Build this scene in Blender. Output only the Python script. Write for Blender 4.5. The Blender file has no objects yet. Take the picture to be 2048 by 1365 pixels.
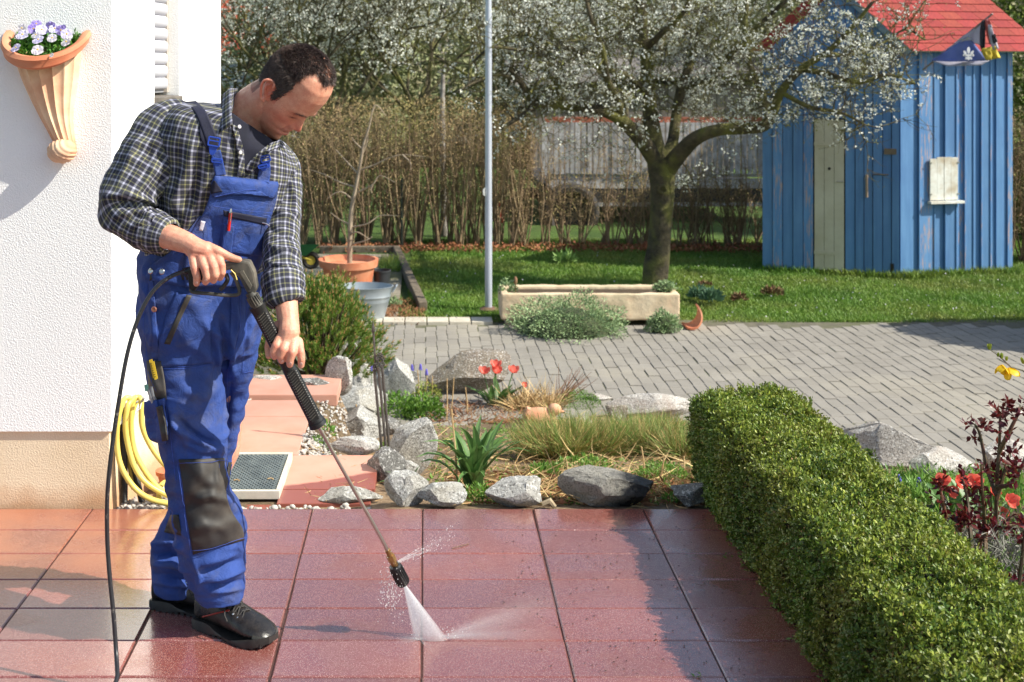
import bpy, bmesh, math, random
import numpy as np
from mathutils import Vector, Matrix, noise
from mathutils.bvhtree import BVHTree

# ---------------------------------------------------------------- camera, sky, sun, exposure
SC = bpy.context.scene
COL = SC.collection
F = 2350.0            # focal length in pixels of the 2048 px wide picture
VX, VY = 850.0, 134.0 # vanishing point / horizon
H = 1.65              # eye height over the terrace
YARD = -0.85          # driveway and lawn level
cam_d = bpy.data.cameras.new("camera")
cam = bpy.data.objects.new("camera", cam_d); COL.objects.link(cam)
cam.location = (0, 0, H); cam.rotation_euler = (math.pi/2, 0, 0)
cam_d.sensor_width = 36; cam_d.lens = 36*F/2048
cam_d.shift_x = (1024-VX)/2048; cam_d.shift_y = -(682.5-VY)/2048
cam_d.clip_start = .05; cam_d.clip_end = 500
cam_d.dof.use_dof = True; cam_d.dof.focus_distance = 3.7; cam_d.dof.aperture_fstop = 6.3
SC.camera = cam
SUN_EL, SUN_AZ = 42.0, -17.0      # azimuth measured from +X towards -Y
world = bpy.data.worlds.new("World"); SC.world = world; world.use_nodes = True
nt = world.node_tree; bgn = nt.nodes["Background"]
sky = nt.nodes.new("ShaderNodeTexSky"); sky.sky_type = 'NISHITA'; sky.sun_disc = False
sky.sun_elevation = math.radians(SUN_EL); sky.sun_rotation = math.radians(90-SUN_AZ)
sky.air_density = 1.0; sky.dust_density = 1.2; sky.ozone_density = 1.0
nt.links.new(sky.outputs[0], bgn.inputs[0]); bgn.inputs[1].default_value = 0.125
sd = Vector((math.cos(math.radians(SUN_EL))*math.cos(math.radians(SUN_AZ)), math.cos(math.radians(SUN_EL))*math.sin(math.radians(SUN_AZ)), math.sin(math.radians(SUN_EL))))
sun_d = bpy.data.lights.new("sun", 'SUN'); sun_d.energy = 4.8; sun_d.angle = math.radians(.53); sun_d.color = (1, .955, .88)
sun = bpy.data.objects.new("sun", sun_d); COL.objects.link(sun); sun.location = (20, -6, 20)
sun.rotation_euler = sd.to_track_quat('Z', 'Y').to_euler()
SC.view_settings.view_transform = 'Standard'; SC.view_settings.look = 'None'
SC.view_settings.exposure = 0.6; SC.view_settings.gamma = 1; SC.view_settings.use_curve_mapping = False
SC.view_settings.use_white_balance = True; SC.view_settings.white_balance_temperature = 6750; SC.view_settings.white_balance_tint = 6
SC.render.engine = 'CYCLES'; SC.cycles.max_bounces = 7; SC.cycles.transparent_max_bounces = 16
SC.cycles.use_denoising = True

R = random.Random(7)
NR = np.random.RandomState(11)

# ---------------------------------------------------------------- helpers
def S(r, g, b):
    f = lambda c: (c/255/12.92 if c/255 <= .04045 else ((c/255+.055)/1.055)**2.4)
    return (f(r), f(g), f(b), 1)
def W(px, py, D): return Vector(((px-VX)*D/F, D, H-(py-VY)*D/F))
def GP(px, py, z=0.0):
    D = F*(H-z)/(py-VY); return Vector(((px-VX)*D/F, D, z))
def sstep(a, b, x):
    t = np.clip((x-a)/(b-a), 0, 1); return t*t*(3-2*t)
def tag(o, label=None, cat=None, group=None, kind=None):
    if label: o['label'] = label
    if cat: o['category'] = cat
    if group: o['group'] = group
    if kind: o['kind'] = kind
    return o
def thing(name, label, cat, loc=(0, 0, 0), rz=0, group=None):
    o = bpy.data.objects.new(name, None); COL.objects.link(o); o.location = loc; o.rotation_euler = (0, 0, rz)
    o.empty_display_size = .1
    return tag(o, label, cat, group)
def link(name, me, mat=None, parent=None, kind=None, smooth=False):
    o = bpy.data.objects.new(name, me); COL.objects.link(o)
    if mat is not None:
        for m in (mat if isinstance(mat, (list, tuple)) else [mat]): me.materials.append(m)
    if parent is not None:
        o.parent = parent
        # builder meshes are given in world space: undo the parent's placement
        o.matrix_parent_inverse = wmat(parent).inverted()
    if kind: o['kind'] = kind
    if smooth: me.shade_smooth()
    return o
def wmat(o):
    m = Matrix.LocRotScale(o.location, o.rotation_euler, o.scale)
    return m if o.parent is None else wmat(o.parent) @ o.matrix_parent_inverse @ m
def npmesh(name, V, Fc, attrs=None):
    """fast mesh from arrays; Fc (n,k)"""
    V = np.asarray(V, np.float32); Fc = np.asarray(Fc, np.int32)
    me = bpy.data.meshes.new(name); n, k = Fc.shape
    me.vertices.add(len(V)); me.vertices.foreach_set('co', V.ravel())
    me.loops.add(n*k); me.loops.foreach_set('vertex_index', Fc.ravel())
    me.polygons.add(n); me.polygons.foreach_set('loop_start', np.arange(0, n*k, k, dtype=np.int32))
    me.polygons.foreach_set('loop_total', np.full(n, k, np.int32))
    me.update(calc_edges=True)
    for a, (t, d) in (attrs or {}).items():
        at = me.attributes.new(a, t, 'POINT'); at.data.foreach_set('vector' if t == 'FLOAT_VECTOR' else ('color' if t == 'FLOAT_COLOR' else 'value'), np.asarray(d, np.float32).ravel())
    return me
class MB:
    """collects boxes, tubes, lofts; build() links them as one mesh"""
    def __init__(s): s.v = []; s.f = []; s.mi = []; s.cur = 0
    def add(s, vs, fs):
        b = len(s.v); s.v += [tuple(v) for v in vs]; s.f += [tuple(i+b for i in f) for f in fs]; s.mi += [s.cur]*len(fs); return s
    def box(s, c, d, M=None, rz=0):
        c = Vector(c); hx, hy, hz = d[0]/2, d[1]/2, d[2]/2
        vs = [Vector((x*hx, y*hy, z*hz)) for z in (-1, 1) for y in (-1, 1) for x in (-1, 1)]
        if M is None: M = Matrix.Rotation(rz, 3, 'Z')
        return s.add([c+M@v for v in vs], [(0, 2, 3, 1), (4, 5, 7, 6), (0, 1, 5, 4), (2, 6, 7, 3), (0, 4, 6, 2), (1, 3, 7, 5)])
    def prism(s, poly, off):
        """poly (list of Vector) extruded by the vector off"""
        n = len(poly); off = Vector(off); a = [Vector(p) for p in poly]
        return s.add(a+[p+off for p in a], [tuple(range(n))[::-1], tuple(range(n, 2*n))]+[(i, (i+1) % n, (i+1) % n+n, i+n) for i in range(n)])
    def loft(s, rings, cap=True, close=True):
        n = len(rings[0]); vs = [p for r in rings for p in r]; fs = []
        for i in range(len(rings)-1):
            for j in range(n if close else n-1):
                k = (j+1) % n; fs.append((i*n+j, i*n+k, (i+1)*n+k, (i+1)*n+j))
        if cap and close: fs += [tuple(range(n))[::-1], tuple(range((len(rings)-1)*n, len(rings)*n))]
        return s.add(vs, fs)
    def tube(s, pts, rad, n=8, cap=True, flat=None):
        pts = [Vector(p) for p in pts]; m = len(pts)
        if not hasattr(rad, '__len__'): rad = [rad]*m
        rings = []; up = None
        for i, p in enumerate(pts):
            t = (pts[min(i+1, m-1)]-pts[max(i-1, 0)])
            t = t.normalized() if t.length > 1e-9 else Vector((0, 0, 1))
            if up is None:
                up = Vector((0, 0, 1)) if abs(t.z) < .9 else Vector((0, 1, 0))
            a = t.cross(up); a = a.normalized() if a.length > 1e-6 else t.orthogonal().normalized()
            b = t.cross(a).normalized(); up = -b
            fl = flat or 1
            rings.append([p+(a*math.cos(q)+b*math.sin(q)*fl)*rad[i] for q in [2*math.pi*j/n for j in range(n)]])
        return s.loft(rings, cap)
    def lathe(s, c, prof, n=24, cap=True, sx=1, sy=1, M=None):
        c = Vector(c); rings = []
        for r, z in prof:
            ring = [Vector((r*sx*math.cos(2*math.pi*j/n), r*sy*math.sin(2*math.pi*j/n), z)) for j in range(n)]
            rings.append([c+(M@v if M else v) for v in ring])
        return s.loft(rings, cap)
    def ball(s, c, r, seg=12, M=None):
        prof = [(math.sin(math.pi*i/(seg//2+1))*1.0, -math.cos(math.pi*i/(seg//2+1))) for i in range(1, seg//2+1)]
        if not hasattr(r, '__len__'): r = (r, r, r)
        c = Vector(c); M = M or Matrix.Identity(3); n = seg; vs = []; fs = []
        for a, z in prof:
            vs += [c+M@Vector((a*r[0]*math.cos(2*math.pi*j/n), a*r[1]*math.sin(2*math.pi*j/n), z*r[2])) for j in range(n)]
        m = len(prof); vs += [c+M@Vector((0, 0, -r[2])), c+M@Vector((0, 0, r[2]))]
        for i in range(m-1):
            fs += [(i*n+j, i*n+(j+1) % n, (i+1)*n+(j+1) % n, (i+1)*n+j) for j in range(n)]
        fs += [(m*n, (j+1) % n, j) for j in range(n)]+[(m*n+1, (m-1)*n+j, (m-1)*n+(j+1) % n) for j in range(n)]
        return s.add(vs, fs)
    def mesh(s, name):
        me = bpy.data.meshes.new(name); me.from_pydata(s.v, [], s.f); me.update()
        if any(s.mi): me.polygons.foreach_set('material_index', s.mi)
        return me
    def build(s, name, mat, parent=None, smooth=False, bevel=0, kind=None, sub=0):
        me = s.mesh(name)
        if bevel:
            bm = bmesh.new(); bm.from_mesh(me)
            bmesh.ops.recalc_face_normals(bm, faces=bm.faces)
            es = [e for e in bm.edges if len(e.link_faces) == 2 and e.calc_face_angle(0) > .5]
            bmesh.ops.bevel(bm, geom=es, offset=bevel, segments=2, affect='EDGES', profile=.6); bm.to_mesh(me); bm.free()
        o = link(name, me, mat, parent, kind)
        if smooth:
            me.shade_smooth()
            try: me.set_sharp_from_angle(angle=math.radians(40))
            except Exception: pass
        if sub:
            m = o.modifiers.new('s', 'SUBSURF'); m.levels = sub; m.render_levels = sub
        return o
def crv(pts, n=8):
    """Catmull-Rom through pts (any tuple length), n steps each"""
    P = [np.array(p, float) for p in pts]; P = [2*P[0]-P[1]]+P+[2*P[-1]-P[-2]]; out = []
    for i in range(1, len(P)-2):
        for k in range(n):
            t = k/n; a, b, c, d = P[i-1:i+3]
            out.append(.5*((2*b)+(-a+c)*t+(2*a-5*b+4*c-d)*t*t+(-a+3*b-3*c+d)*t**3))
    out.append(P[-2]); return out
def dup(root, loc=None, rot=None, scale=None, label=None):
    def cp(o, par):
        c = o.copy(); COL.objects.link(c)
        if par is not None: c.parent = par
        for ch in list(o.children): cp(ch, c)
        return c
    r = cp(root, root.parent)
    if loc is not None: r.location = loc
    if rot is not None: r.rotation_euler = rot
    if scale is not None: r.scale = scale
    if label: r['label'] = label
    return r

# ---------------------------------------------------------------- materials
MATS = {}
class NT:
    def __init__(s, name):
        s.m = bpy.data.materials.new(name); s.m.use_nodes = True; s.t = s.m.node_tree; s.b = s.t.nodes['Principled BSDF']; MATS[name] = s.m
    def n(s, typ, ins=None, **kw):
        x = s.t.nodes.new('ShaderNode'+typ)
        for k, v in kw.items(): setattr(x, k, v)
        for k, v in (ins or {}).items():
            if isinstance(v, bpy.types.NodeSocket): s.t.links.new(v, x.inputs[k])
            else: x.inputs[k].default_value = v
        return x
    def set(s, **kw):
        for k, v in kw.items():
            k = k.replace('_', ' ')
            if isinstance(v, bpy.types.NodeSocket): s.t.links.new(v, s.b.inputs[k])
            else: s.b.inputs[k].default_value = v
    def coord(s, which='Object'):
        if which == 'World': return s.n('NewGeometry').outputs['Position']
        return s.n('TexCoord').outputs[which]
    def noise(s, co, scale, detail=4, rough=.6, dist=0, out='Fac'):
        return s.n('TexNoise', {'Vector': co, 'Scale': scale, 'Detail': detail, 'Roughness': rough, 'Distortion': dist}).outputs[out]
    def ramp(s, fac, stops, interp='LINEAR'):
        r = s.n('ValToRGB', {'Fac': fac}); cr = r.color_ramp; cr.interpolation = interp
        while len(cr.elements) < len(stops): cr.elements.new(.5)
        for e, (p, c) in zip(cr.elements, stops): e.position = p; e.color = c if hasattr(c, '__len__') else (c, c, c, 1)
        return r.outputs['Color']
    def mix(s, f, a, b, mode='MIX'):
        x = s.n('Mix', data_type='RGBA', blend_type=mode, clamp_factor=True)
        for k, v in ((0, f), (6, a), (7, b)):
            if isinstance(v, bpy.types.NodeSocket): s.t.links.new(v, x.inputs[k])
            else: x.inputs[k].default_value = v
        return x.outputs[2]
    def math(s, op, a, b=0.0, c=0.0):
        x = s.n('Math', operation=op)
        for k, v in enumerate((a, b, c)):
            if isinstance(v, bpy.types.NodeSocket): s.t.links.new(v, x.inputs[k])
            else: x.inputs[k].default_value = v
        return x.outputs[0]
    def bump(s, h, strength=.3, dist=.01, normal=None):
        i = {'Height': h, 'Strength': strength, 'Distance': dist}
        if normal is not None: i['Normal'] = normal
        return s.n('Bump', i).outputs[0]
def mat(name, c1, c2=None, scale=8, rough=.7, bump=.3, bscale=None, bdist=.004, metal=0, spec=.5, coord='Object', island=0, rand=0, c3=None, s3=1.5, coat=0, detail=5, trans=0):
    """noise mix of two colours (+ a third in larger patches), bump, random per island / per object"""
    if name in MATS: return MATS[name]
    t = NT(name); co = t.coord(coord)
    c2 = c2 or tuple(x*.75 for x in c1[:3])+(1,)
    col = t.mix(t.ramp(t.noise(co, scale, detail), [(.35, 0.), (.65, 1.)]), c1, c2)
    if c3: col = t.mix(t.ramp(t.noise(co, s3, 4), [(.45, 0.), (.7, 1.)]), col, c3)
    if island or rand:
        src = t.n('NewGeometry').outputs['Random Per Island'] if island else t.n('ObjectInfo').outputs['Random']
        k = island or rand
        hv = t.n('HueSaturation', {'Color': col, 'Value': t.math('MULTIPLY_ADD', src, 2*k, 1-k)})
        h2 = t.math('FRACT', t.math('MULTIPLY', src, 7.31))
        t.t.links.new(t.math('MULTIPLY_ADD', h2, k*.12, .5-k*.06), hv.inputs['Hue']); col = hv.outputs[0]
    t.set(Base_Color=col, Roughness=rough, Metallic=metal)
    t.b.inputs['Specular IOR Level'].default_value = spec
    if coat: t.b.inputs['Coat Weight'].default_value = coat
    if bump: t.set(Normal=t.bump(t.noise(co, bscale or scale*4, 6, .7), bump, bdist))
    if trans:
        tr = t.n('BsdfTranslucent', {'Color': col}); mx = t.n('MixShader', {0: trans, 1: t.b.outputs[0], 2: tr.outputs[0]})
        t.t.links.new(mx.outputs[0], t.t.nodes['Material Output'].inputs['Surface'])
    return t.m

# scatter helpers ---------------------------------------------------------
def unit(a): return a/np.maximum(np.linalg.norm(a, axis=1, keepdims=True), 1e-9)
def rvec(n): return unit(NR.normal(size=(n, 3)))
def leafmesh(name, P, Dr, L, Wd, Nn=None, fold=.25, cup=0.0):
    """one folded rhombic leaf (2 tris + fold) at each point: P base, Dr direction, L length, Wd width"""
    n = len(P); Dr = unit(Dr); Nn = rvec(n) if Nn is None else Nn
    sd_ = unit(np.cross(Dr, Nn)); up = np.cross(sd_, Dr)
    L = np.broadcast_to(np.asarray(L, float), (n,))[:, None]; Wd = np.broadcast_to(np.asarray(Wd, float), (n,))[:, None]
    m = P+Dr*L*.5
    a = P; b = m+sd_*Wd*.5+up*Wd*fold; c = P+Dr*L+up*L*cup; d = m-sd_*Wd*.5+up*Wd*fold
    V = np.stack([a, b, c, d], 1).reshape(-1, 3); i = np.arange(n)[:, None]*4
    Fc = np.concatenate([i+np.array([[0, 1, 2]]), i+np.array([[0, 2, 3]])], 1).reshape(-1, 3)
    return npmesh(name, V, Fc)
def blademesh(name, P, Dr, L, Wd, bend=.4, side=None):
    """grass blades: 5 verts, base quad + tip triangle, bending over"""
    n = len(P); Dr = unit(Dr); L = np.broadcast_to(np.asarray(L, float), (n,))[:, None]; Wd = np.broadcast_to(np.asarray(Wd, float), (n,))[:, None]
    ang = NR.uniform(0, 2*np.pi, n); h = np.stack([np.cos(ang), np.sin(ang), 0*ang], 1)
    sd_ = unit(np.cross(Dr, h)+1e-6); bd = np.cross(Dr, sd_)
    bend = np.broadcast_to(np.asarray(bend, float), (n,))[:, None]
    m = P+Dr*L*.55+bd*L*bend*.25; t = P+Dr*L*(1-bend*.3)+bd*L*bend
    V = np.stack([P-sd_*Wd*.5, P+sd_*Wd*.5, m+sd_*Wd*.4, m-sd_*Wd*.4, t], 1).reshape(-1, 3); i = np.arange(n)[:, None]*5
    Fc = np.concatenate([i+np.array([[0, 1, 2]]), i+np.array([[0, 2, 3]]), i+np.array([[3, 2, 4]])], 1).reshape(-1, 3)
    return npmesh(name, V, Fc)
# ---------------------------------------------------------------- terrain
Y0 = 4.387   # far edge of the terrace
def drive_edge(x): return float(np.interp(x, [-3, -.6, 0, 1.5, 2.3, 3, 4, 6], [7.6, 7.9, 8.3, 8.6, 8.1, 7.5, 7.2, 7.0]))
def T(x, y):
    e = drive_edge(x); z = -.87*min(max((y-4.42)/(e-4.42), 0), 1.0)-.012
    p = -.075 if y < 6.45 else -.075-.8*min((y-6.45)/1.5, 1)
    b = float(sstep(-.52 if y > 5.2 else -.30, -.30 if y > 5.2 else -.12, x))
    z = p*(1-b)+z*b
    if y < 11.5: z += .02*noise.noise((x*2.1, y*2.1, 0))*(1 if y > 4.6 else 0)
    return max(z, -.88)
def TP(px, py):
    """point of the terrain seen at a pixel"""
    lo, hi = 4.4, 40.0; rx, rz = (px-VX)/F, -(py-VY)/F
    y = lo
    while y < hi:
        if H+rz*y <= T(rx*y, y): break
        y += .02
    return Vector((rx*y, y, T(rx*y, y)))
def gridmesh(name, xs, ys, zf):
    V = [(x, y, zf(x, y)) for y in ys for x in xs]; nx = len(xs)
    Fc = [(j*nx+i, j*nx+i+1, (j+1)*nx+i+1, (j+1)*nx+i) for j in range(len(ys)-1) for i in range(nx-1)]
    return npmesh(name, V, Fc)

# soil of the rock garden
t = NT('soil'); co = t.coord('World')
c = t.mix(t.ramp(t.noise(co, 9, 6), [(.35, 0.), (.65, 1.)]), S(122, 98, 74), S(168, 141, 110))
c = t.mix(t.ramp(t.noise(co, 60, 5), [(.5, 0.), (.75, 1.)]), c, S(196, 172, 142))
c = t.mix(t.ramp(t.noise(co, 2.2, 4), [(.5, 0.), (.62, .6)]), c, S(86, 74, 50))
t.set(Base_Color=c, Roughness=.95, Normal=t.bump(t.noise(co, 45, 8, .75), .9, .03))
me = gridmesh('garden_soil', list(np.arange(-4, 9, .09)), list(np.arange(4.40, 9.2, .07)), T)
tag(link('garden_soil', me, MATS['soil'], smooth=True), kind='structure')

# lawn ground out to the horizon
t = NT('lawn'); co = t.coord('World')
c = t.mix(t.ramp(t.noise(co, 1.3, 5), [(.35, 0.), (.65, 1.)]), S(70, 98, 34), S(96, 124, 48))
c = t.mix(t.ramp(t.noise(co, 14, 5), [(.45, 0.), (.7, 1.)]), c, S(58, 84, 26))
c = t.mix(t.ramp(t.noise(co, .45, 4), [(.55, 0.), (.75, .5)]), c, S(132, 128, 74))
t.set(Base_Color=c, Roughness=.9, Normal=t.bump(t.noise(co, 30, 8, .8), 1, .05))
xs = [-60, -30, -12, -6]+list(np.arange(-4, 9.1, .5))+[12, 30, 90]; ys = [9, 10, 11.2]+list(np.arange(11.6, 20, .5))+[24, 30, 45, 80, 160, 300]
def LZ(x, y): return YARD-.03+(.03*noise.noise((x*.6, y*.6, 2)) if y > 11.45 and y < 40 else -.0)
tag(link('lawn', gridmesh('lawn', xs, ys, LZ), MATS['lawn'], smooth=True), kind='structure')
# ground under the terrace, out to the sides and behind the camera
m_bed = mat('screed', S(96, 60, 46), S(70, 44, 36), 12, .8)
mb = MB(); mb.box((0, 1.2, -.09), (14, 6.36, .06)); ter = mb.build('terrace_base', m_bed, kind='structure')
mb = MB(); mb.box((0, -32, -.12), (160, 60, .04)); mb.box((-41.5, 6, -.13), (77, 16, .04)); mb.box((49, 6, -.9), (80, 16, .04)); mb.build('surrounding_ground', MATS['lawn'], kind='structure')

# ---------------------------------------------------------------- terrace tiles
t = NT('wet_tile'); co = t.coord('World'); rnd = t.n('ObjectInfo').outputs['Random']
sp = t.n('SeparateXYZ', {0: co})
c = t.mix(t.ramp(t.noise(co, 4, 5), [(.3, 0.), (.7, 1.)]), S(130, 62, 48), S(146, 78, 64))
c = t.mix(t.ramp(t.noise(co, 1.1, 3), [(.35, 0.), (.6, 1.)]), c, S(124, 68, 64))
vor = t.n('TexVoronoi', {'Vector': co, 'Scale': 300}, feature='F1')
c = t.mix(t.ramp(vor.outputs['Distance'], [(.16, .6), (.34, 0.)]), c, S(232, 200, 186))  # pale grain specks, also painting the sparkle of wet grains
vor2 = t.n('TexVoronoi', {'Vector': co, 'Scale': 190}, feature='F1')
c = t.mix(t.ramp(vor2.outputs['Distance'], [(.16, .5), (.3, 0.)]), c, S(70, 30, 26))
hv = t.n('HueSaturation', {'Color': c, 'Value': t.math('MULTIPLY_ADD', rnd, .3, .86), 'Saturation': .95})
# drier, browner patch along the left side, as the first rows there
dry = t.math('MULTIPLY', t.ramp(t.noise(co, 2.2, 3, .5), [(.45, 0.), (.55, 1.)]), t.ramp(sp.outputs[0], [(0, 1.), (.02, 1.)]))
lft = t.n('MapRange', {'Value': sp.outputs[0], 1: -1.15, 2: -.75, 3: 1.0, 4: 0.0}).outputs[0]
far = t.n('MapRange', {'Value': sp.outputs[1], 1: 3.7, 2: 3.95, 3: 0.0, 4: 1.0}).outputs[0]
dm = t.math('MULTIPLY', t.math('MULTIPLY', lft, far), t.ramp(t.noise(co, 3.5, 3), [(.35, 0.), (.6, .8)]))
c = t.mix(dm, hv.outputs[0], S(180, 116, 88))
fine = t.noise(co, 520, 2, .5); mid = t.noise(co, 38, 4, .6)
wet = t.ramp(t.math('ADD', t.noise(co, 2.6, 4, .55, .6), t.n('MapRange', {'Value': sp.outputs[0], 1: -1.0, 2: -.45, 3: .16, 4: 0.}).outputs[0]), [(.42, 0.), (.56, 1.)])
rg = t.math('MULTIPLY_ADD', wet, -.22, .36); rg = t.math('ADD', rg, t.math('MULTIPLY', dm, .4))
t.set(Base_Color=c, Roughness=rg); t.b.inputs['Specular IOR Level'].default_value = .5
nb = t.bump(fine, .35, .0012); rip = t.noise(co, 95, 3, .55, .3)
nb = t.bump(rip, .22, .003, nb); t.set(Normal=nb)
# the water film lying on the tiles
t.b.inputs['Coat Weight'].default_value = 1; t.b.inputs['Coat IOR'].default_value = 1.8
t.t.links.new(t.math('MULTIPLY_ADD', wet, -.16, .20), t.b.inputs['Coat Roughness'])
calm = t.math('MULTIPLY_ADD', wet, -.75, 1.0); nr = t.bump(t.noise(co, 55, 4, .6, .8), t.math('MULTIPLY', calm, .42), .005); nr = t.bump(t.noise(co, 300, 2), t.math('MULTIPLY', calm, .5), .0012, nr); t.t.links.new(nr, t.b.inputs['Coat Normal'])

def tile_mesh(name, w, d, h=.04, bev=.004):
    mb = MB(); mb.box((0, 0, -h/2), (w, d, h)); me = mb.mesh(name); bm = bmesh.new(); bm.from_mesh(me)
    es = [e for e in bm.edges if all(v.co.z > -.001 for v in e.verts)]
    bmesh.ops.bevel(bm, geom=es, offset=bev, segments=1, affect='EDGES'); bm.to_mesh(me); bm.free(); return me
TW, TD = .411, .2016; tm = tile_mesh('tile', TW-.0045, TD-.003); tm.materials.append(MATS['wet_tile'])
tmw = tile_mesh('tile_wide_joint', TW-.008, TD-.0045)
tmw.materials.append(MATS['wet_tile'])
for k in range(-7, 3):
    for r in range(0, 13):
        o = bpy.data.objects.new('tile', tm if not (k in (-2, -1) and r > 3) else tmw); COL.objects.link(o)
        o.parent = ter; o.location = (-.0093+TW*(k+.5)+R.uniform(-.001, .001), Y0-TD*(r+.5), R.uniform(-.0008, .0008))
        o.rotation_euler = (R.uniform(-.0015, .0015), R.uniform(-.002, .002), R.uniform(-.001, .001))
# wet sand in the joints
mb = MB(); mb.box((-.85, 2.9, -.0145), (4.1, 3.0, .016)); mb.build('joint_sand', mat('joint_sand', S(92, 58, 48), S(60, 40, 36), 60, .6), ter)

# ---------------------------------------------------------------- path of dry slabs
pm_ = mat('dry_slab', S(198, 150, 132), S(186, 134, 114), 5, .85, .25, 220, .002, coord='World', c3=S(188, 142, 126), s3=2)
pw = NT('damp_slab'); co = pw.coord('World'); c = pw.mix(pw.ramp(pw.noise(co, 5, 4), [(.3, 0.), (.7, 1.)]), S(206, 152, 134), S(196, 138, 118))
spx = pw.n('SeparateXYZ', {0: co})
edge = pw.math('ADD', spx.outputs[1], pw.math('MULTIPLY', pw.math('SUBTRACT', spx.outputs[0], -.4), -.45)); edge = pw.math('ADD', edge, pw.math('MULTIPLY', pw.noise(co, 5, 3), .10))
wm = pw.n('MapRange', {'Value': edge, 1: 4.93, 2: 4.91, 3: 0., 4: 1.}).outputs[0]
pw.set(Base_Color=pw.mix(wm, c, S(146, 84, 72)), Roughness=pw.math('MULTIPLY_ADD', wm, -.6, .85), Normal=pw.bump(pw.noise(co, 200, 4), .2, .002))
mb = MB(); mb.box((-1.3, 5.3, -.16), (1.4, 1.75, .05)); path = mb.build('garden_path', m_bed, kind='structure')
def slab(x0, x1, y0, y1, z, m=pm_, h=.045):
    mb = MB(); mb.box(((x0+x1)/2, (y0+y1)/2, z-h/2), (x1-x0-.006, y1-y0-.006, h)); return mb.build('slab', m, path, bevel=.004)
def px2(px, py, z): g = GP(px, py, z); return g.x, g.y
zp = -.06
yA, yB, yC, yD, yE = [F*(H-zp)/(y-VY) for y in (1008, 979, 910, 833, 800)]
slab(-.92, -.60, yB-.26, yB-.12, zp-.015, pw.m)
slab(-.585, -.21, yA, yB, zp, pw.m); slab(-.585, -.20, yB, yC, zp, pw.m)
slab(-1.0, -.56, yC, yD, zp, pm_); slab(-1.42, -1.0, yC, yD, zp); slab(-1.1, -.575, yD, yE, zp); slab(-1.55, -1.1, yD, yE, zp)
for x0, x1 in ((-1.5, -1.0), (-1.0, -.45)): slab(x0, x1, yE+.02, yE+.42, zp+.02, pm_, .06)

# ---------------------------------------------------------------- driveway
t = NT('paver'); co = t.coord('World'); rnd = t.n('ObjectInfo').outputs['Random']
c = t.mix(t.ramp(t.noise(co, 3, 5), [(.3, 0.), (.7, 1.)]), S(138, 132, 123), S(152, 146, 137))
c = t.mix(t.ramp(t.noise(co, 150, 4), [(.4, 0.), (.75, .6)]), c, S(112, 108, 104))
c = t.mix(t.ramp(t.noise(co, .9, 4), [(.5, 0.), (.7, .5)]), c, S(166, 158, 142))
isl = t.n('NewGeometry').outputs['Random Per Island']
hv = t.n('HueSaturation', {'Color': c, 'Value': t.math('ADD', t.math('MULTIPLY_ADD', rnd, .10, .86), t.math('MULTIPLY', isl, .12))})
t.set(Base_Color=hv.outputs[0], Roughness=.85, Normal=t.bump(t.noise(co, 120, 5), .4, .003))
m_j = mat('joint_dirt', S(112, 106, 90), S(84, 80, 70), 14, .95, .5, coord='World', c3=S(92, 98, 58), s3=1.2)
mb = MB(); V_ = []
xs = list(np.arange(-4, 10.1, .25)); ys = np.linspace(0, 1, 12)
me = gridmesh('driveway', xs, list(ys), lambda x, y: 0)
co_ = np.empty(len(me.vertices)*3, np.float32); me.vertices.foreach_get('co', co_); co_ = co_.reshape(-1, 3)
for v in co_: y0 = drive_edge(float(v[0]))-.35; v[1] = y0+(11.62-y0)*v[1]; v[2] = YARD-.0055
me.vertices.foreach_set('co', co_.ravel()); me.update()
drive = tag(link('driveway', me, m_j), kind='structure')
pv = tile_mesh('paver', .0972, .190, .04, .004); pv.materials.append(MATS['paver'])
cells = []
for k in range(-30, 66):
    x = k*.1+.05; off = (k*.045) % .2
    for j in range(0, 26):
        y = 7.0+j*.2+off
        if y < drive_edge(x)-.15 or y > 11.35+.05*math.sin(x*3) or (x < -.62 and y > 9.5): continue
        px, py = VX+x*F/y, VY+(H-YARD)*F/y
        if -150 < px < 2120: cells.append((y, x))
cells.sort(); stuff = MB()
for i, (y, x) in enumerate(cells):
    z = YARD+R.uniform(-.002, .003); x += .0065*(int(round((y-7.0-((int(round((x-.05)/.1))*.045) % .2))/.2)) % 2)+R.uniform(-.0012, .0012)
    px = VX+x*F/y
    if i < 420 and 700 < px < 2060 and sum(1 for c_ in drive.children) < 298:
        o = bpy.data.objects.new('paver', pv); COL.objects.link(o); o.parent = drive; o.location = (x, y, z); o.rotation_euler = (R.uniform(-.01, .01), R.uniform(-.012, .012), R.uniform(-.006, .006))
    else:
        b = len(stuff.v); zz = z; w, d, e = .0972/2, .190/2, .004
        stuff.add([(x-w, y-d, zz-e), (x+w, y-d, zz-e), (x+w, y+d, zz-e), (x-w, y+d, zz-e), (x-w+e, y-d+e, zz), (x+w-e, y-d+e, zz), (x+w-e, y+d-e, zz), (x-w+e, y+d-e, zz)],
                  [(0, 1, 5, 4), (1, 2, 6, 5), (2, 3, 7, 6), (3, 0, 4, 7), (4, 5, 6, 7)])
stuff.build('far_pavers', MATS['paver'], drive, kind='stuff')
# border course of larger pale stones in front of the lawn strip at left
m_pale = mat('pale_stone', S(206, 197, 180), S(184, 176, 160), 8, .9, .4, coord='World', rand=.06)
for i in range(6):
    mb = MB(); mb.box((-.52+i*.215, 11.50, YARD+.004), (.205, .22, .05)); mb.build('border_stone', m_pale, drive, bevel=.006)
mb = MB(); mb.box((-.95, 13.6, YARD-.02), (1.35, 4.2, .035)); old = mb.build('gravel_yard', mat('old_gravel', S(168, 158, 142), S(128, 120, 104), 22, .95, .8, 90, .02, coord='World', c3=S(112, 110, 74), s3=1.3), kind='structure')
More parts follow.
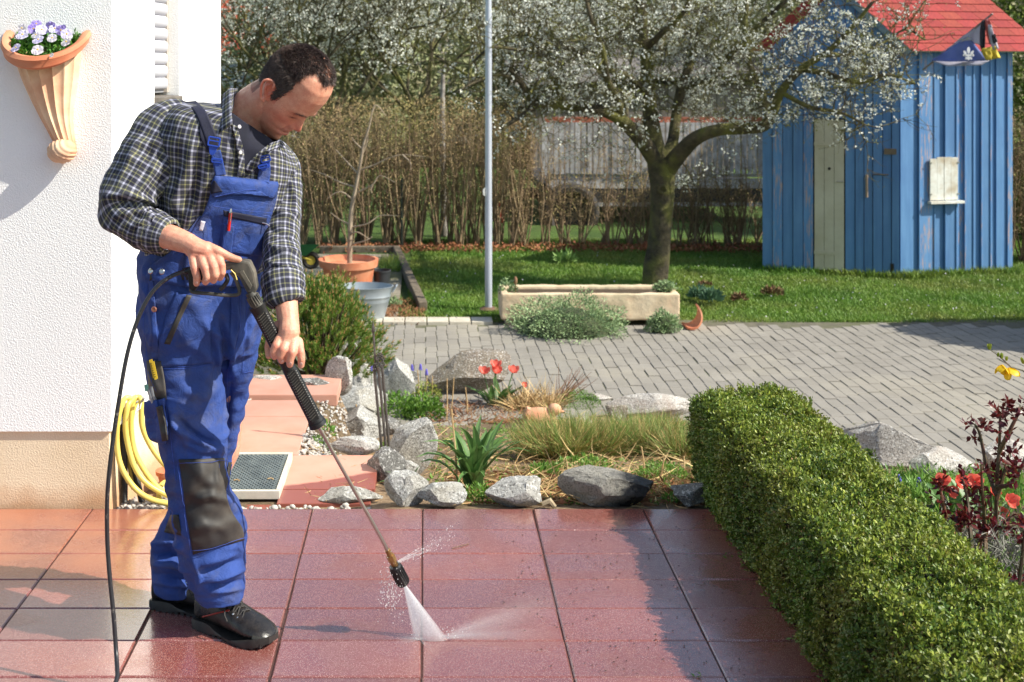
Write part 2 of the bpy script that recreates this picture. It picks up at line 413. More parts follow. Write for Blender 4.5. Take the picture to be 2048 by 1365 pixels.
# kerb stones along the lawn
m_kerb = mat('kerb', S(124, 110, 94), S(92, 84, 70), 18, .9, .6, coord='World')
kb = thing('lawn_kerb', 'low weathered brown kerb dividing the gravel strip from the lawn', 'kerb', (-.22, 11.8, YARD))
a, b = GP(846, 612, YARD+.04), GP(792, 497, YARD+.04)
for i in range(7):
    p, q = a.lerp(b, i/7), a.lerp(b, (i+.97)/7); d = q-p
    mb = MB(); mb.box((p+q)/2+Vector((0, 0, -.03)), (.09, d.length, .14), rz=math.atan2(-d.x, d.y)); mb.build('kerb_stone', m_kerb, kb, bevel=.01)
a2, b2 = GP(792, 497, YARD+.04), GP(640, 497, YARD+.04)
mb = MB(); mb.box((a2+b2)/2+Vector((0, 0, -.03)), ((a2-b2).length, .09, .12)); mb.build('kerb_stone', m_kerb, kb, bevel=.01)
# ---------------------------------------------------------------- house
t = NT('plaster'); co = t.coord('World')
n1 = t.noise(co, 150, 3, .55, .4); vo = t.n('TexVoronoi', {'Vector': co, 'Scale': 210}, feature='SMOOTH_F1').outputs['Distance']
hgt = t.math('ADD', n1, t.math('MULTIPLY', vo, .5))
c = t.mix(t.ramp(t.noise(co, 1.2, 4), [(.4, 0.), (.7, 1.)]), S(250, 250, 249), S(246, 246, 245))
t.set(Base_Color=c, Roughness=.9, Normal=t.bump(hgt, .5, .0045))
t = NT('plinth_plaster'); co = t.coord('World'); sp = t.n('SeparateXYZ', {0: co})
c = t.mix(t.ramp(t.noise(co, 3, 5), [(.35, 0.), (.65, 1.)]), S(236, 216, 186), S(226, 202, 168))
low = t.n('MapRange', {'Value': t.math('ADD', sp.outputs[2], t.math('MULTIPLY', t.noise(co, 6, 4), -.16)), 1: .02, 2: -.08, 3: 0., 4: .7}).outputs[0]
c = t.mix(low, c, S(188, 134, 92)); t.set(Base_Color=c, Roughness=.92, Normal=t.bump(t.noise(co, 150, 4, .6), .5, .006))
hd = Vector((.149, 1)).normalized(); A = Vector((-1.1715, 4.388)); q = 1/math.hypot(.149, 1)
def hs(t_, off=0): p = A+hd*(t_/q); return Vector((p.x+off*hd.y, p.y-off*hd.x))
house = thing('house', 'white rough plastered house corner with cream plinth and a shuttered window', 'house', (A.x, A.y, 0))
def wallpiece(name, t0, t1, z0, z1, m, d=.3, off=0):
    a, b = hs(t0, off), hs(t1, off); c_, e = hs(t1, -d), hs(t0, -d)
    mb = MB(); mb.prism([(a.x, a.y, z0), (b.x, b.y, z0), (c_.x, c_.y, z0), (e.x, e.y, z0)], (0, 0, z1-z0)); return mb
zpl = .288; ztop = 4.6
# facade towards the camera and the long side wall, cut for the window
mb = MB(); mb.prism([(-5, 4.388, zpl), (A.x, A.y, zpl), (hs(0.31).x, hs(.31).y, zpl), (-5, 4.70, zpl)], (0, 0, ztop-zpl))
w0, w1, zs = .395, .707, 1.54
for t0, t1, z0, z1 in ((.31, w0+.03, zpl, ztop), (w0+.03, w1, zpl, zs-.05), (w1, 1.265, zpl, ztop)):
    if t1 > t0: mb.v, mb.f, mb.mi = mb.v+[], mb.f, mb.mi; x = wallpiece('', t0, t1, z0, z1, None); mb.add(x.v, x.f)
mb.build('wall', MATS['plaster'], house)
mb = MB(); x = hs(1.255, -.01); y_ = hs(1.255, -3.8)
mb.prism([(-5, 4.40, -.2), (A.x-.012, 4.40, -.2), (hs(1.262, -.012).x, hs(1.262).y, -.2), (-5, 5.6, -.2)], (0, 0, zpl+.2-.001))
mb.build('plinth', MATS['plinth_plaster'], house)
mb = MB(); mb.prism([(-5, 4.8, zpl+.01), (A.x-.3, 4.8, zpl+.01), (hs(1.25, -.31).x, hs(1.25).y-.02, zpl+.01), (-5, 5.6, zpl+.01)], (0, 0, ztop-zpl-.02)); mb.build('inner_wall', MATS['plaster'], house)
win = MB(); 
a, b = hs(w0-.0, -.075), hs(w1-.02, -.075); win.prism([(a.x, a.y, zs), (b.x, b.y, zs), (b.x-.02, b.y, zs), (a.x-.02, a.y, zs)], (0, 0, 3))
winp = win.build('window', mat('dark_glass', S(40, 44, 48), rough=.1, bump=0), house)
m_sh = mat('shutter_plastic', S(196, 196, 204), S(188, 188, 196), 3, .5, .05, coord='World')
for i in range(44):
    z = zs+.012+.053*i+.0265
    if z > 4.1: break
    a, b = hs(w0-.02, -.050), hs(w1-.035, -.050); rings = []
    for p in (a, b):
        rings.append([Vector((p.x+.018*math.sin(g)*1.0*hd.y-.004, p.y-.018*math.sin(g)*hd.x, z-.0258*math.cos(g))) for g in [math.pi*k/8 for k in range(9)]]+[Vector((p.x-.01, p.y, z+.0255)), Vector((p.x-.01, p.y, z-.0255))])
    mb = MB(); mb.loft(rings); mb.build('shutter_slat', m_sh, winp, smooth=True)
mb = MB(); a, b = hs(w0-.02, -.058), hs(w1-.03, -.058); mb.prism([(a.x, a.y, zs), (b.x, b.y, zs), (b.x-.008, b.y, zs), (a.x-.008, a.y, zs)], (0, 0, 3)); mb.build('shutter_backing', mat('shutter_gap', S(150, 150, 156), bump=0), winp)
m_dk = mat('dark_trim', S(120, 112, 104), S(96, 90, 84), 20, .6, .1)
mb = MB(); a = hs(w1-.018, -.060); mb.box((a.x, a.y, zs+1.3), (.030, .03, 2.6)); mb.build('shutter_guide', mat('guide', S(186, 176, 166), rough=.5, bump=0), winp)
mb = MB(); p, r_ = hs(w0+.028, .020), hs(w1-.008, .020); p2, r2 = hs(w1-.008, -.2), hs(w0+.028, -.2)
mb.prism([(p.x, p.y, zs-.045), (r_.x, r_.y, zs-.045), (p2.x, p2.y, zs-.035), (r2.x, r2.y, zs-.035)], (0, 0, .03)); mb.build('sill', m_dk, winp, bevel=.004)
mb = MB(); p, r_ = hs(w0+.028, .002), hs(w1-.03, .002); mb.prism([(p.x, p.y, zs-.10), (r_.x, r_.y, zs-.10), (r_.x-.1, r_.y, zs-.10), (p.x-.1, p.y, zs-.10)], (0, 0, .05)); mb.build('sill_apron', m_dk, winp)
# fill between window reveal and room
mb = MB(); p, r_ = hs(w0-.02, -.19), hs(w1+.0, -.19); mb.prism([(p.x, p.y, zpl+.05), (r_.x, r_.y, zpl+.05), (r_.x-.1, r_.y, zpl+.05), (p.x-.1, p.y, zpl+.05)], (0, 0, 4.2)); mb.build('window_recess', m_dk, house)

# ---------------------------------------------------------------- terracotta wall planter (fluted horn with a curled tip)
t = NT('terracotta_wash'); co = t.coord('World'); sp = t.n('SeparateXYZ', {0: co})
c = t.mix(t.ramp(t.noise(co, 9, 5), [(.35, 0.), (.65, 1.)]), S(234, 204, 170), S(220, 170, 136))
c = t.mix(t.ramp(t.noise(co, 3.1, 3, .5, .5), [(.5, 0.), (.62, .8)]), c, S(202, 132, 98))
t.set(Base_Color=c, Roughness=.85, Normal=t.bump(t.noise(co, 60, 4), .25, .004))
m_tc = mat('terracotta', S(206, 128, 92), S(190, 108, 76), 7, .8, .2, 60, coord='World', c3=S(212, 150, 116), s3=4)
yw = 4.387
planter = thing('wall_planter', 'fluted terracotta horn planter hanging on the white house wall', 'planter', W(130, 320, yw))
def hx(px, py, off=0): p = W(px, py, yw); p.y -= off; return p
def rimz(g): return -.098*math.sin(g)**.9
rings = []
for px, py, hw, dep in crv([(97, 96, 67, .122), (99, 116, 66, .120), (102, 150, 59, .108), (107, 190, 47, .092), (113, 225, 36, .078), (121, 255, 28, .066), (129, 280, 23, .056), (136, 300, 19, .05)], 4):
    r = hw*yw/F; ring = []; kt = max(0, 1-(py-96)/60)
    for j in range(97):
        g = math.pi*j/96; fl = 1-.11*abs(math.sin(g*7.5+.3))**.55
        ring.append(Vector((hx(px, py).x+r*math.cos(g)*fl, yw-dep*math.sin(g)**.75*fl, hx(px, py).z+rimz(g)*.55*kt+.02*kt)))
    for j in range(7): ring.append(Vector((hx(px, py).x-r+2*r*(j+.5)/7, yw-.001, hx(px, py).z+.02*kt)))
    rings.append(ring)
mb = MB(); mb.loft(rings); o = mb.build('horn_body', MATS['terracotta_wash'], planter, smooth=True)
rings = []
for j in range(-3, 52):
    g = math.pi*max(0, min(48, j))/48; ca, sa = math.cos(g), math.sin(g)**.8; cx, cz = hx(97, 70).x, hx(97, 70).z
    ctr = Vector((cx+.142*ca, yw-.003-.160*sa, cz+rimz(g)+.004)); nrm = Vector((ca, -sa, 0)).normalized(); ring = []
    for a_, b_ in ((-.016, -.014), (.000, -.036), (.010, -.030), (.013, -.016), (.020, -.004), (.014, .012), (.000, .014), (-.016, .004)): ring.append(ctr+nrm*a_+Vector((0, 0, b_)))
    rings.append(ring)
mb = MB(); mb.loft(rings); mb.build('rim', m_tc, planter, smooth=True)
mb = MB(); pl = [Vector((hx(97, 86).x+.130*math.cos(math.pi*j/20), yw-.003-.148*math.sin(math.pi*j/20)**.8, hx(97, 84).z+rimz(math.pi*j/20)+.0)) for j in range(21)]
mb.prism(pl, (0, 0, -.006)); mb.build('potting_soil', mat('dark_soil', S(60, 46, 36), rough=.95), planter)
# curled tip: ribbed ball
mb = MB(); ctr = hx(131, 301, .042); n_, mrow = 56, 28; rings = []
for i in range(1, mrow):
    a_ = math.pi*i/mrow; ring = []
    for j in range(n_):
        b_ = 2*math.pi*j/n_; v = Vector((math.sin(a_)*math.cos(b_), math.sin(a_)*math.sin(b_), math.cos(a_)))
        rib = 1+.045*math.sin(20*(v.x*.75+v.z*.65)+7*v.y*v.y+3*v.x*v.z); ring.append(ctr+Vector((v.x*.054, v.y*.040, v.z*.045))*rib)
    rings.append(ring)
mb.loft(rings); mb.build('curled_tip', MATS['terracotta_wash'], planter, smooth=True)
# pansies growing in it
pans = thing('pansy_plant', 'pale violet and white pansies filling the terracotta wall planter', 'flowers', hx(97, 86, .05))
N = 900; P = []
while len(P) < N:
    x_, y_ = R.uniform(-.118, .118), R.uniform(0, .135); g_ = math.acos(max(-1, min(1, x_/.13)))
    if y_ < .14*math.sin(g_): P.append((hx(97, 0).x+x_, yw-y_, hx(0, 84).z-.098*(y_/.148)+R.uniform(0, .035)))
P = np.array(P)
D = rvec(N); D[:, 2] = np.abs(D[:, 2]); D[:, 1] -= .5
m_pl = mat('pansy_leaf', S(70, 118, 40), S(96, 146, 58), 30, .5, 0, island=.25, trans=.25)
link('leaves', leafmesh('leaves', P, D, NR.uniform(.015, .03, N), NR.uniform(.010, .017, N)), m_pl, pans, kind='stuff')
m_pe = mat('pansy_petal', S(206, 200, 232), S(226, 222, 240), 30, .6, 0, coord='World', rand=.05, trans=.3)
m_pv = mat('pansy_petal_violet', S(140, 118, 200), S(180, 164, 222), 30, .6, 0, coord='World', rand=.05, trans=.3)
m_wh = mat('pansy_petal_white', S(236, 232, 232), S(220, 214, 226), 30, .6, 0, coord='World', trans=.3); m_y = mat('yellow_eye', S(230, 190, 40), bump=0)
def pansy(c, d, s, m, par):
    d = Vector(d).normalized(); q_ = d.to_track_quat('Z', 'Y').to_matrix(); mb = MB(); k = 0
    for a_, rr in ((90, .5), (150, .55), (30, .55), (215, .62), (325, .62), (270, .6)):
        a_ = math.radians(a_); ctr = Vector((math.cos(a_)*.45, math.sin(a_)*.45, .02*k)); k += 1; vs = [ctr+Vector((0, 0, .02))]
        for j in range(8): g = 2*math.pi*j/8; vs.append(ctr+Vector((math.cos(g)*rr, math.sin(g)*rr, .12*math.sin(3*g+k)+.1)))
        mb.add([Vector(c)+q_@v*s for v in vs], [(0, j+1, (j+1) % 8+1) for j in range(8)])
    o = mb.build('bloom', m, par); e = MB(); e.ball(Vector(c)+d*s*.18, s*.16, 6); e.build('bloom_eye', m_y, o)
for px, py, s, m in ((62, 72, 13, m_pe), (78, 60, 12, m_pv), (55, 58, 10, m_wh), (95, 62, 13, m_pe), (110, 55, 12, m_pv), (97, 82, 12, m_pe), (60, 98, 11, m_pe), (103, 102, 12, m_wh), (122, 78, 10, m_wh), (133, 62, 11, m_pv), (147, 70, 12, m_pe), (153, 86, 11, m_wh), (80, 50, 11, m_pv), (120, 60, 12, m_pe), (137, 58, 8, m_pv), (88, 72, 9, m_wh), (134, 112, 5, m_wh)):
    pansy(hx(px, py, .03+.0022*(py-45)), (R.uniform(-.6, .6), -1, R.uniform(.1, .9)), s*yw/F, m, pans)

# ---------------------------------------------------------------- gravel strip, conduits, hose
m_peb = mat('pebble', S(190, 184, 176), S(160, 152, 146), 30, .7, .2, coord='World', island=.22)
def pebbles(name, spots, n, smin, smax):
    V = []; Fc = []; ico = bmesh.new(); bmesh.ops.create_icosphere(ico, subdivisions=1, radius=1); iv = np.array([v.co[:] for v in ico.verts]); fi = np.array([[v.index for v in f.verts] for f in ico.faces])
    for k in range(n):
        x0, x1, y0, y1, z = spots[k % len(spots)]; s = R.uniform(smin, smax)
        c = np.array([R.uniform(x0, x1), R.uniform(y0, y1), 0]); c[2] = (T(c[0], c[1]) if z is None else z)+R.uniform(0, smin); q = np.array(Matrix.Rotation(R.uniform(0, 6), 3, 'Z')@Matrix.Rotation(R.uniform(0, 6), 3, 'X'))
        V.append((iv*np.array([s, s*R.uniform(.6, .9), s*R.uniform(.4, .7)])*(1+NR.uniform(-.15, .15, (12, 1))))@q.T+c); Fc.append(fi+12*k)
    return tag(link(name, npmesh(name, np.concatenate(V), np.concatenate(Fc)), m_peb), kind='stuff')
mb = MB(); mb.box((-.85, 4.47, -.10), (.9, .15, .04)); mb.build('gravel_bed', m_bed, kind='structure')
pebbles('gravel', [(-1.18, -.78, 4.41, 4.62, -.045), (-.75, -.2, 4.41, 4.56, -.06), (-1.18, -.85, 4.41, 4.55, -.035)], 520, .007, .017)
pebbles('gravel', [(-.56, -.40, 5.22, 6.35, None), (-.57, -.30, 5.2, 5.5, None), (-1.05, -.9, 5.9, 6.3, None)], 900, .006, .014)
m_blk = mat('black_conduit', S(38, 38, 40), S(24, 24, 26), 20, .5, 0)
def corrug(pts, r, par, name):
    c = crv(pts, 10); pts2 = []; rr = []
    for i in range(len(c)-1):
        a_, b_ = Vector(c[i]), Vector(c[i+1]); k = max(2, int((b_-a_).length/.0025))
        for j in range(k): pts2.append(a_.lerp(b_, j/k)); rr.append(r*(1.0 if (len(rr) % 2) else .88))
    mb = MB(); mb.tube(pts2, rr, 10); return mb.build(name, m_blk, par)
cd = thing('cable_conduit', 'black corrugated conduits rising from the gravel beside the house corner', 'cable conduit', W(248, 1000, 4.5))
corrug([W(249, 1004, 4.50), W(249, 950, 4.50), W(247, 880, 4.50), W(244, 815, 4.50)], .013, cd, 'conduit_pipe')
corrug([W(284, 1004, 4.52), W(274, 960, 4.52), W(262, 900, 4.51), W(256, 840, 4.50)], .013, cd, 'conduit_pipe')
mb = MB(); mb.tube([W(233, 1000, 4.44), W(229, 930, 4.44), W(230, 860, 4.44)], .0016, 5); mb.build('thin_cable', mat('grey_cable', S(120, 120, 116), rough=.6, bump=0), cd)
m_yh = mat('yellow_hose', S(226, 206, 112), S(214, 190, 92), 6, .38, .1, 60, coord='World')
yh = thing('garden_hose', 'pale yellow garden hose coiled and hung behind the man at the house corner', 'garden hose', W(270, 800, 4.46))
def loop(pts, r=.0105): mb = MB(); mb.tube([W(*p) for p in crv(pts, 10)], r, 10); mb.build('hose_coil', m_yh, yh, smooth=True)
loop([(262, 796, 4.46), (248, 800, 4.44), (236, 840, 4.42), (234, 890, 4.42), (243, 935, 4.42), (268, 975, 4.42), (300, 998, 4.42), (345, 1010, 4.43)])
loop([(268, 796, 4.48), (256, 812, 4.44), (251, 850, 4.43), (257, 895, 4.43), (272, 940, 4.43), (300, 972, 4.43), (350, 998, 4.45)])
loop([(282, 795, 4.50), (268, 800, 4.48), (262, 840, 4.47), (266, 890, 4.47), (282, 930, 4.47), (315, 975, 4.48), (360, 1005, 4.50)])
loop([(270, 794, 4.51), (282, 800, 4.48), (284, 850, 4.47), (300, 890, 4.47), (325, 925, 4.47), (360, 960, 4.5)])
loop([(276, 795, 4.55), (264, 830, 4.53), (258, 880, 4.53), (260, 930, 4.53), (268, 978, 4.53)])
loop([(318, 1000, 4.50), (320, 975, 4.52), (334, 964, 4.54), (356, 962, 4.56)])
mb = MB(); mb.tube([W(262, 806, 4.62), W(284, 803, 4.46), W(288, 796, 4.45)], .005, 8); mb.build('hose_hook', mat('galvanised', S(170, 172, 174), S(140, 142, 146), 20, .45, 0, metal=.6), yh)
mb = MB(); mb.tube([W(278, 812, 4.42), W(274, 824, 4.41), W(280, 818, 4.41), W(283, 806, 4.42)], .002, 5); mb.build('tie', mat('white_tie', S(236, 236, 230), bump=0), yh)
pot = thing('flower_pot', 'small orange terracotta pot standing on stones behind the yellow hose', 'flower pot', W(330, 962, 4.75))
c0 = W(333, 963, 4.75)
mb = MB(); mb.lathe(c0, [(.028, 0), (.036, .028), (.042, .029), (.044, .046), (.038, .046), (.030, .01)], 24); mb.build('pot_body', m_tc, pot, smooth=True)

# ---------------------------------------------------------------- boot scraper grate
gr = thing('doormat_grate', 'galvanised mesh boot scraper grate in a pale frame on the path', 'doormat', (-.8, 4.9, -.05))
m_fr = mat('pale_frame', S(214, 210, 196), S(190, 184, 168), 12, .6, .2, coord='World'); gx0, gx1, gy0, gy1, gz = -1.04, -.588, 4.66, 5.11, -.032
m_zn = mat('zinc', S(150, 160, 162), S(120, 130, 134), 14, .5, .1, metal=.55)
for c_, d_ in (((gx0+gx1)/2, gy0, ), (gx1-gx0+.024, .016)), (((gx0+gx1)/2, gy1), (gx1-gx0+.024, .016)), ((gx0, (gy0+gy1)/2), (.016, gy1-gy0)), ((gx1+.004, (gy0+gy1)/2), (.016, gy1-gy0)):
    mb = MB(); mb.box((c_[0], c_[1], gz-.014), (d_[0], d_[1], .034)); mb.build('frame_bar', m_fr, gr, bevel=.002)
mb = MB()
nx, ny = 22, 30
for i in range(nx):
    for j in range(ny):
        x = gx0+.012+(gx1-gx0-.02)*(i+.5*(j % 2))/nx; y = gy0+.012+(gy1-gy0-.024)*j/ny; w = (gx1-gx0)/nx/2; d = (gy1-gy0)/ny
        if x+w > gx1-.006: continue
        for s_ in (-1, 1): mb.prism([(x, y, gz), (x+s_*w, y+d*.98, gz), (x+s_*w, y+d*.98+.0035, gz), (x, y+.0035, gz)], (0, 0, -.006))
mb.build('mesh_grid', m_zn, gr, kind='stuff')
mb = MB(); mb.box(((gx0+gx1)/2, (gy0+gy1)/2, gz-.024), (gx1-gx0, gy1-gy0, .008)); mb.build('tray', mat('tray_dirt', S(86, 92, 90), S(66, 68, 66), 20, .7), gr)
for px, py in ((472, 963), (540, 960)):
    g = GP(px, py, gz); mb = MB(); mb.tube([g+Vector((-.01, 0, .004)), g+Vector((.004, .004, .006)), g+Vector((.014, -.002, .003))], .003, 5)
    tag(mb.build('dry_leaf', mat('dead_leaf', S(196, 170, 130), S(160, 130, 92), 40, .8)), 'curled dry leaf fragment on the grate, the one by the trouser leg' if px < 500 else 'curled dry leaf fragment on the grate near its right frame bar', 'leaf')
# ---------------------------------------------------------------- rocks
def rockmat(name, a, b, c_, dark=S(58, 56, 54)):
    t = NT(name); co = t.coord('World')
    c = t.mix(t.ramp(t.noise(co, 6, 5), [(.35, 0.), (.65, 1.)]), a, b)
    c = t.mix(t.ramp(t.noise(co, 130, 3, .7), [(.52, 0.), (.62, .75)]), c, dark)
    c = t.mix(t.ramp(t.noise(co, 90, 3, .7, 0), [(.36, .8), (.46, 0.)]), c, S(232, 230, 226))
    c = t.mix(t.ramp(t.noise(co, 3, 4, .6, 1), [(.5, 0.), (.68, .55)]), c, c_)
    h = t.math('ADD', t.noise(co, 24, 8, .75), t.math('MULTIPLY', t.noise(co, 90, 4), .3))
    t.set(Base_Color=c, Roughness=.85, Normal=t.bump(h, .9, .02)); return t.m
m_gr = rockmat('granite', S(186, 184, 179), S(162, 160, 155), S(146, 136, 114))
m_gd = rockmat('granite_dark', S(140, 138, 134), S(116, 114, 112), S(90, 88, 80))
m_gb = rockmat('boulder_brown', S(152, 140, 124), S(120, 108, 96), S(104, 100, 84))
m_gw = rockmat('rock_pale', S(196, 190, 182), S(170, 164, 158), S(150, 128, 112))
t = NT('granite_wet'); co = t.coord('World')
wx = t.n('SeparateXYZ', {0: co}).outputs[0]; wetf = t.n('MapRange', {'Value': t.math('ADD', wx, t.math('MULTIPLY', t.noise(co, 7, 4), .25)), 1: .83, 2: .90, 3: 0., 4: 1.}).outputs[0]
c = t.mix(t.ramp(t.noise(co, 130, 3, .7), [(.5, 0.), (.62, .7)]), S(150, 146, 138), S(84, 82, 76)); c = t.mix(t.ramp(t.noise(co, 4, 4), [(.5, 0.), (.7, .6)]), c, S(128, 122, 96))
t.set(Base_Color=t.mix(wetf, c, S(40, 39, 38)), Roughness=t.math('MULTIPLY_ADD', wetf, -.65, .88), Normal=t.bump(t.noise(co, 24, 8, .75), .9, .02)); m_gq = t.m
def rock(px, pb, w, h, seed, label, m=None, dep=.7, lean=0, sharp=13, D=None, sink=.12, name='rock', rz=0, cat='rock'):
    rr = random.Random(seed); p = TP(px, pb) if D is None else W(px, pb, D); k = p.y/F
    wm, hm = w*k, h*k; bm = bmesh.new(); bmesh.ops.create_icosphere(bm, subdivisions=4, radius=1)
    pl = []
    for i in range(sharp): n = Vector((rr.uniform(-1, 1), rr.uniform(-1, 1), rr.uniform(-.5, 1))).normalized(); pl.append((n, rr.uniform(.42, .74)))
    pl.append((Vector((rr.uniform(-.15, .15), rr.uniform(-.3, 0), 1)).normalized(), .66))
    for v in bm.verts:
        q = v.co.copy()
        for n, d in pl:
            e = q.dot(n)-d
            if e > 0: q -= n*e
        q += v.co*.05*noise.noise(v.co*1.7+Vector((seed, 0, 0)))+v.co*.03*noise.noise(v.co*6+Vector((0, seed, 0)))+v.co*.022*noise.noise(v.co*15)
        v.co = q
    co = np.array([v.co[:] for v in bm.verts]); mn, mx = co.min(0), co.max(0)
    for v in bm.verts:
        q = Vector(((v.co[i]-mn[i])/(mx[i]-mn[i])-(.5 if i < 2 else 0) for i in range(3)))
        q.x *= wm; q.y *= wm*dep; q.z = q.z*hm*(1+sink)-hm*sink; q.x += lean*q.z
        if rz: q = Matrix.Rotation(rz, 3, 'Z')@q
        v.co = q+p+Vector((0, wm*dep*.4, 0))
    me = bpy.data.meshes.new(name); bm.to_mesh(me); bm.free()
    o = link(name, me, m or m_gr); me.shade_smooth()
    try: me.set_sharp_from_angle(angle=math.radians(16))
    except Exception: pass
    # origin at the rock's foot
    me.transform(Matrix.Translation(-p)); o.location = p
    return tag(o, label, cat)
rock(785, 772, 112, 56, 1, 'low grey boulder at the driveway edge behind the standing granite blocks', m_gd, .5)
rock(674, 788, 58, 72, 2, 'pale upright granite block at the left end of the stone group', None, .6, .1)
rock(722, 782, 60, 92, 3, 'pointed tall granite block, the highest of the group beside the pine', None, .5, -.15, 11)
rock(716, 786, 46, 40, 4, 'small squared granite block at the foot of the pointed stone', None, .8)
rock(703, 790, 34, 17, 5, 'small flat granite piece lying on the long block, left one', None, .8)
rock(738, 789, 44, 18, 6, 'small flat granite piece lying on the long block, right one', None, .8)
rock(716, 848, 118, 66, 7, 'big squared pale granite block beside the iron garden spikes', None, .5, 0, 11)
rock(806, 810, 80, 92, 8, 'bright slanting granite slab behind the iron garden spikes', None, .5, -.35, 11)
rock(708, 888, 118, 62, 9, 'wedge shaped pale granite rock below the big squared block', None, .6, .2)
rock(778, 872, 60, 34, 10, 'grey rock half hidden behind the iron garden spikes', m_gd, .6)
rock(706, 914, 106, 34, 11, 'long flat granite rock touching the far edge of the damp slab', None, .5, 0, 11)
rock(820, 952, 100, 112, 12, 'tall leaning granite rock beside the broad green leaves', None, .6, .1, 11)
rock(772, 976, 82, 74, 13, 'dark grey rounded rock standing beside the damp path slab', m_gd, .7)
rock(816, 968, 46, 42, 14, 'small pointed granite rock wedged between the tall and the low rocks', None, .7)
rock(812, 1016, 92, 62, 15, 'angular granite rock at the terrace edge behind the steel lance tube', None, .8)
rock(884, 1018, 102, 42, 16, 'rounded speckled granite rock at the terrace edge under the green leaves', m_gr, .6)
rock(700, 1019, 132, 36, 17, 'low broad granite rock at the terrace edge crossed by the steel lance', None, .35, 0, 11)
rock(1028, 1018, 116, 54, 18, 'speckled grey granite rock at the terrace edge, between leaves and dark boulder', m_gr, .6)
rock(1218, 1018, 196, 70, 52, 'large boulder at the terrace edge with its right half wet and black', m_gq, .5, 0, 11)
rock(1392, 1018, 92, 44, 20, 'dark boulder at the terrace edge in the shade of the box hedge', m_gd, .6)
rock(930, 800, 165, 92, 21, 'big brown weathered boulder standing behind the red tulips', m_gb, .5, .15, 11)
rock(1305, 838, 180, 44, 22, 'long flat grey rock bordering the driveway behind the grass tufts', m_gw, .35)
rock(1200, 812, 60, 20, 23, 'small flat pinkish rock at the driveway edge behind the clay bird', m_gw, .5)
rock(1235, 846, 48, 34, 24, 'small dark rock with a rusty spot at the driveway edge', m_gb, .6)
rock(1170, 852, 30, 16, 31, 'small white stone lying among the grass tufts', m_gw, .7)
rock(1765, 936, 230, 84, 25, 'long pale rock with a deep shaded face behind the box hedge', m_gw, .35, .2, 11, rz=-.35)
rock(1895, 962, 150, 56, 26, 'low grey rock behind the red rose shoots', m_gw, .5)
rock(2025, 950, 110, 66, 27, 'pale rock at the right picture edge behind the rose bush', m_gw, .6)
rock(530, 778, 72, 22, 28, 'low pale stone at the top of the path by the blue trousers', m_gw, .5)
rock(630, 784, 58, 24, 29, 'grey stone under the pine at the top of the path', m_gd, .5)
rock(496, 812, 44, 26, 30, 'small white stone beside the upper path slab', m_gw, .6, D=6.1)
mb = MB(); a = W(1085, 1010, 4.43); mb.tube([a, W(1100, 1003, 4.43), W(1110, 1015, 4.42)], [.012, .014, .009], 8); tag(mb.build('branch_stub', mat('wood_pale', S(176, 158, 128), S(140, 122, 96), 20, .8)), 'short pale branch stub between two rocks at the terrace edge', 'branch')

# ---------------------------------------------------------------- leafy plants
m_lf = mat('strap_leaf', S(78, 116, 58), S(102, 140, 78), 12, .45, .1, coord='World', island=.2, trans=.25)
m_lg = mat('fresh_leaf', S(88, 128, 44), S(120, 156, 66), 12, .5, .1, coord='World', island=.25, trans=.3)
m_straw = mat('straw', S(206, 180, 132), S(170, 138, 92), 20, .8, 0, coord='World', island=.2)
m_strawb = mat('brown_litter', S(158, 112, 76), S(120, 82, 56), 20, .9, 0, coord='World', island=.25)
def strap(mb, p, d, L, w, droop, n=7, fold=.2):
    """broad arching leaf"""
    d = Vector(d).normalized(); h = Vector((d.x, d.y, 0)); h = h.normalized() if h.length > .01 else Vector((1, 0, 0)); s = Vector((-h.y, h.x, 0)); vs = []; q = Vector(p); el = math.asin(max(-1, min(1, d.z)))
    for i in range(n):
        t_ = i/(n-1); ww = w*(math.sin(math.pi*min(1, .12+t_*.88))**.7)*.5+.0006
        up = Vector((-h.x*math.sin(el), -h.y*math.sin(el), math.cos(el)))
        vs += [q-s*ww+up*ww*fold, q-up*ww*fold, q+s*ww+up*ww*fold]; q = q+(h*math.cos(el)+Vector((0, 0, math.sin(el))))*L/(n-1); el -= droop/(n-1)*(.4+t_*1.6)
    mb.add(vs, [f for i in range(n-1) for f in ((i*3, i*3+1, i*3+4, i*3+3), (i*3+1, i*3+2, i*3+5, i*3+4))])
def strap_plant(name, label, px, py, hpx, n, w, seed, m=m_lf, spread=.7, droop=1.4, group=None, cat='plant'):
    rr = random.Random(seed); p = TP(px, py); L0 = hpx*p.y/F; th = thing(name, label, cat, p, group=group)
    for i in range(n):
        a_ = rr.uniform(0, 6.28); e = rr.uniform(.1, spread); mb = MB()
        strap(mb, p+Vector((rr.uniform(-.03, .03), rr.uniform(-.03, .03), -.005)), (math.cos(a_)*e, math.sin(a_)*e, 1), L0*rr.uniform(.75, 1.25), w*rr.uniform(.7, 1.1), droop*rr.uniform(.4, 1.4)); mb.build('leaf', m, th, smooth=True)
    return th
strap_plant('lily_plant', 'arching broad green strap leaves growing behind the terrace rocks', 945, 985, 150, 34, .036, 5)
strap_plant('lily_plant', 'small clump of thin leaves against the tall leaning granite rock', 812, 985, 52, 12, .01, 6, spread=.9)
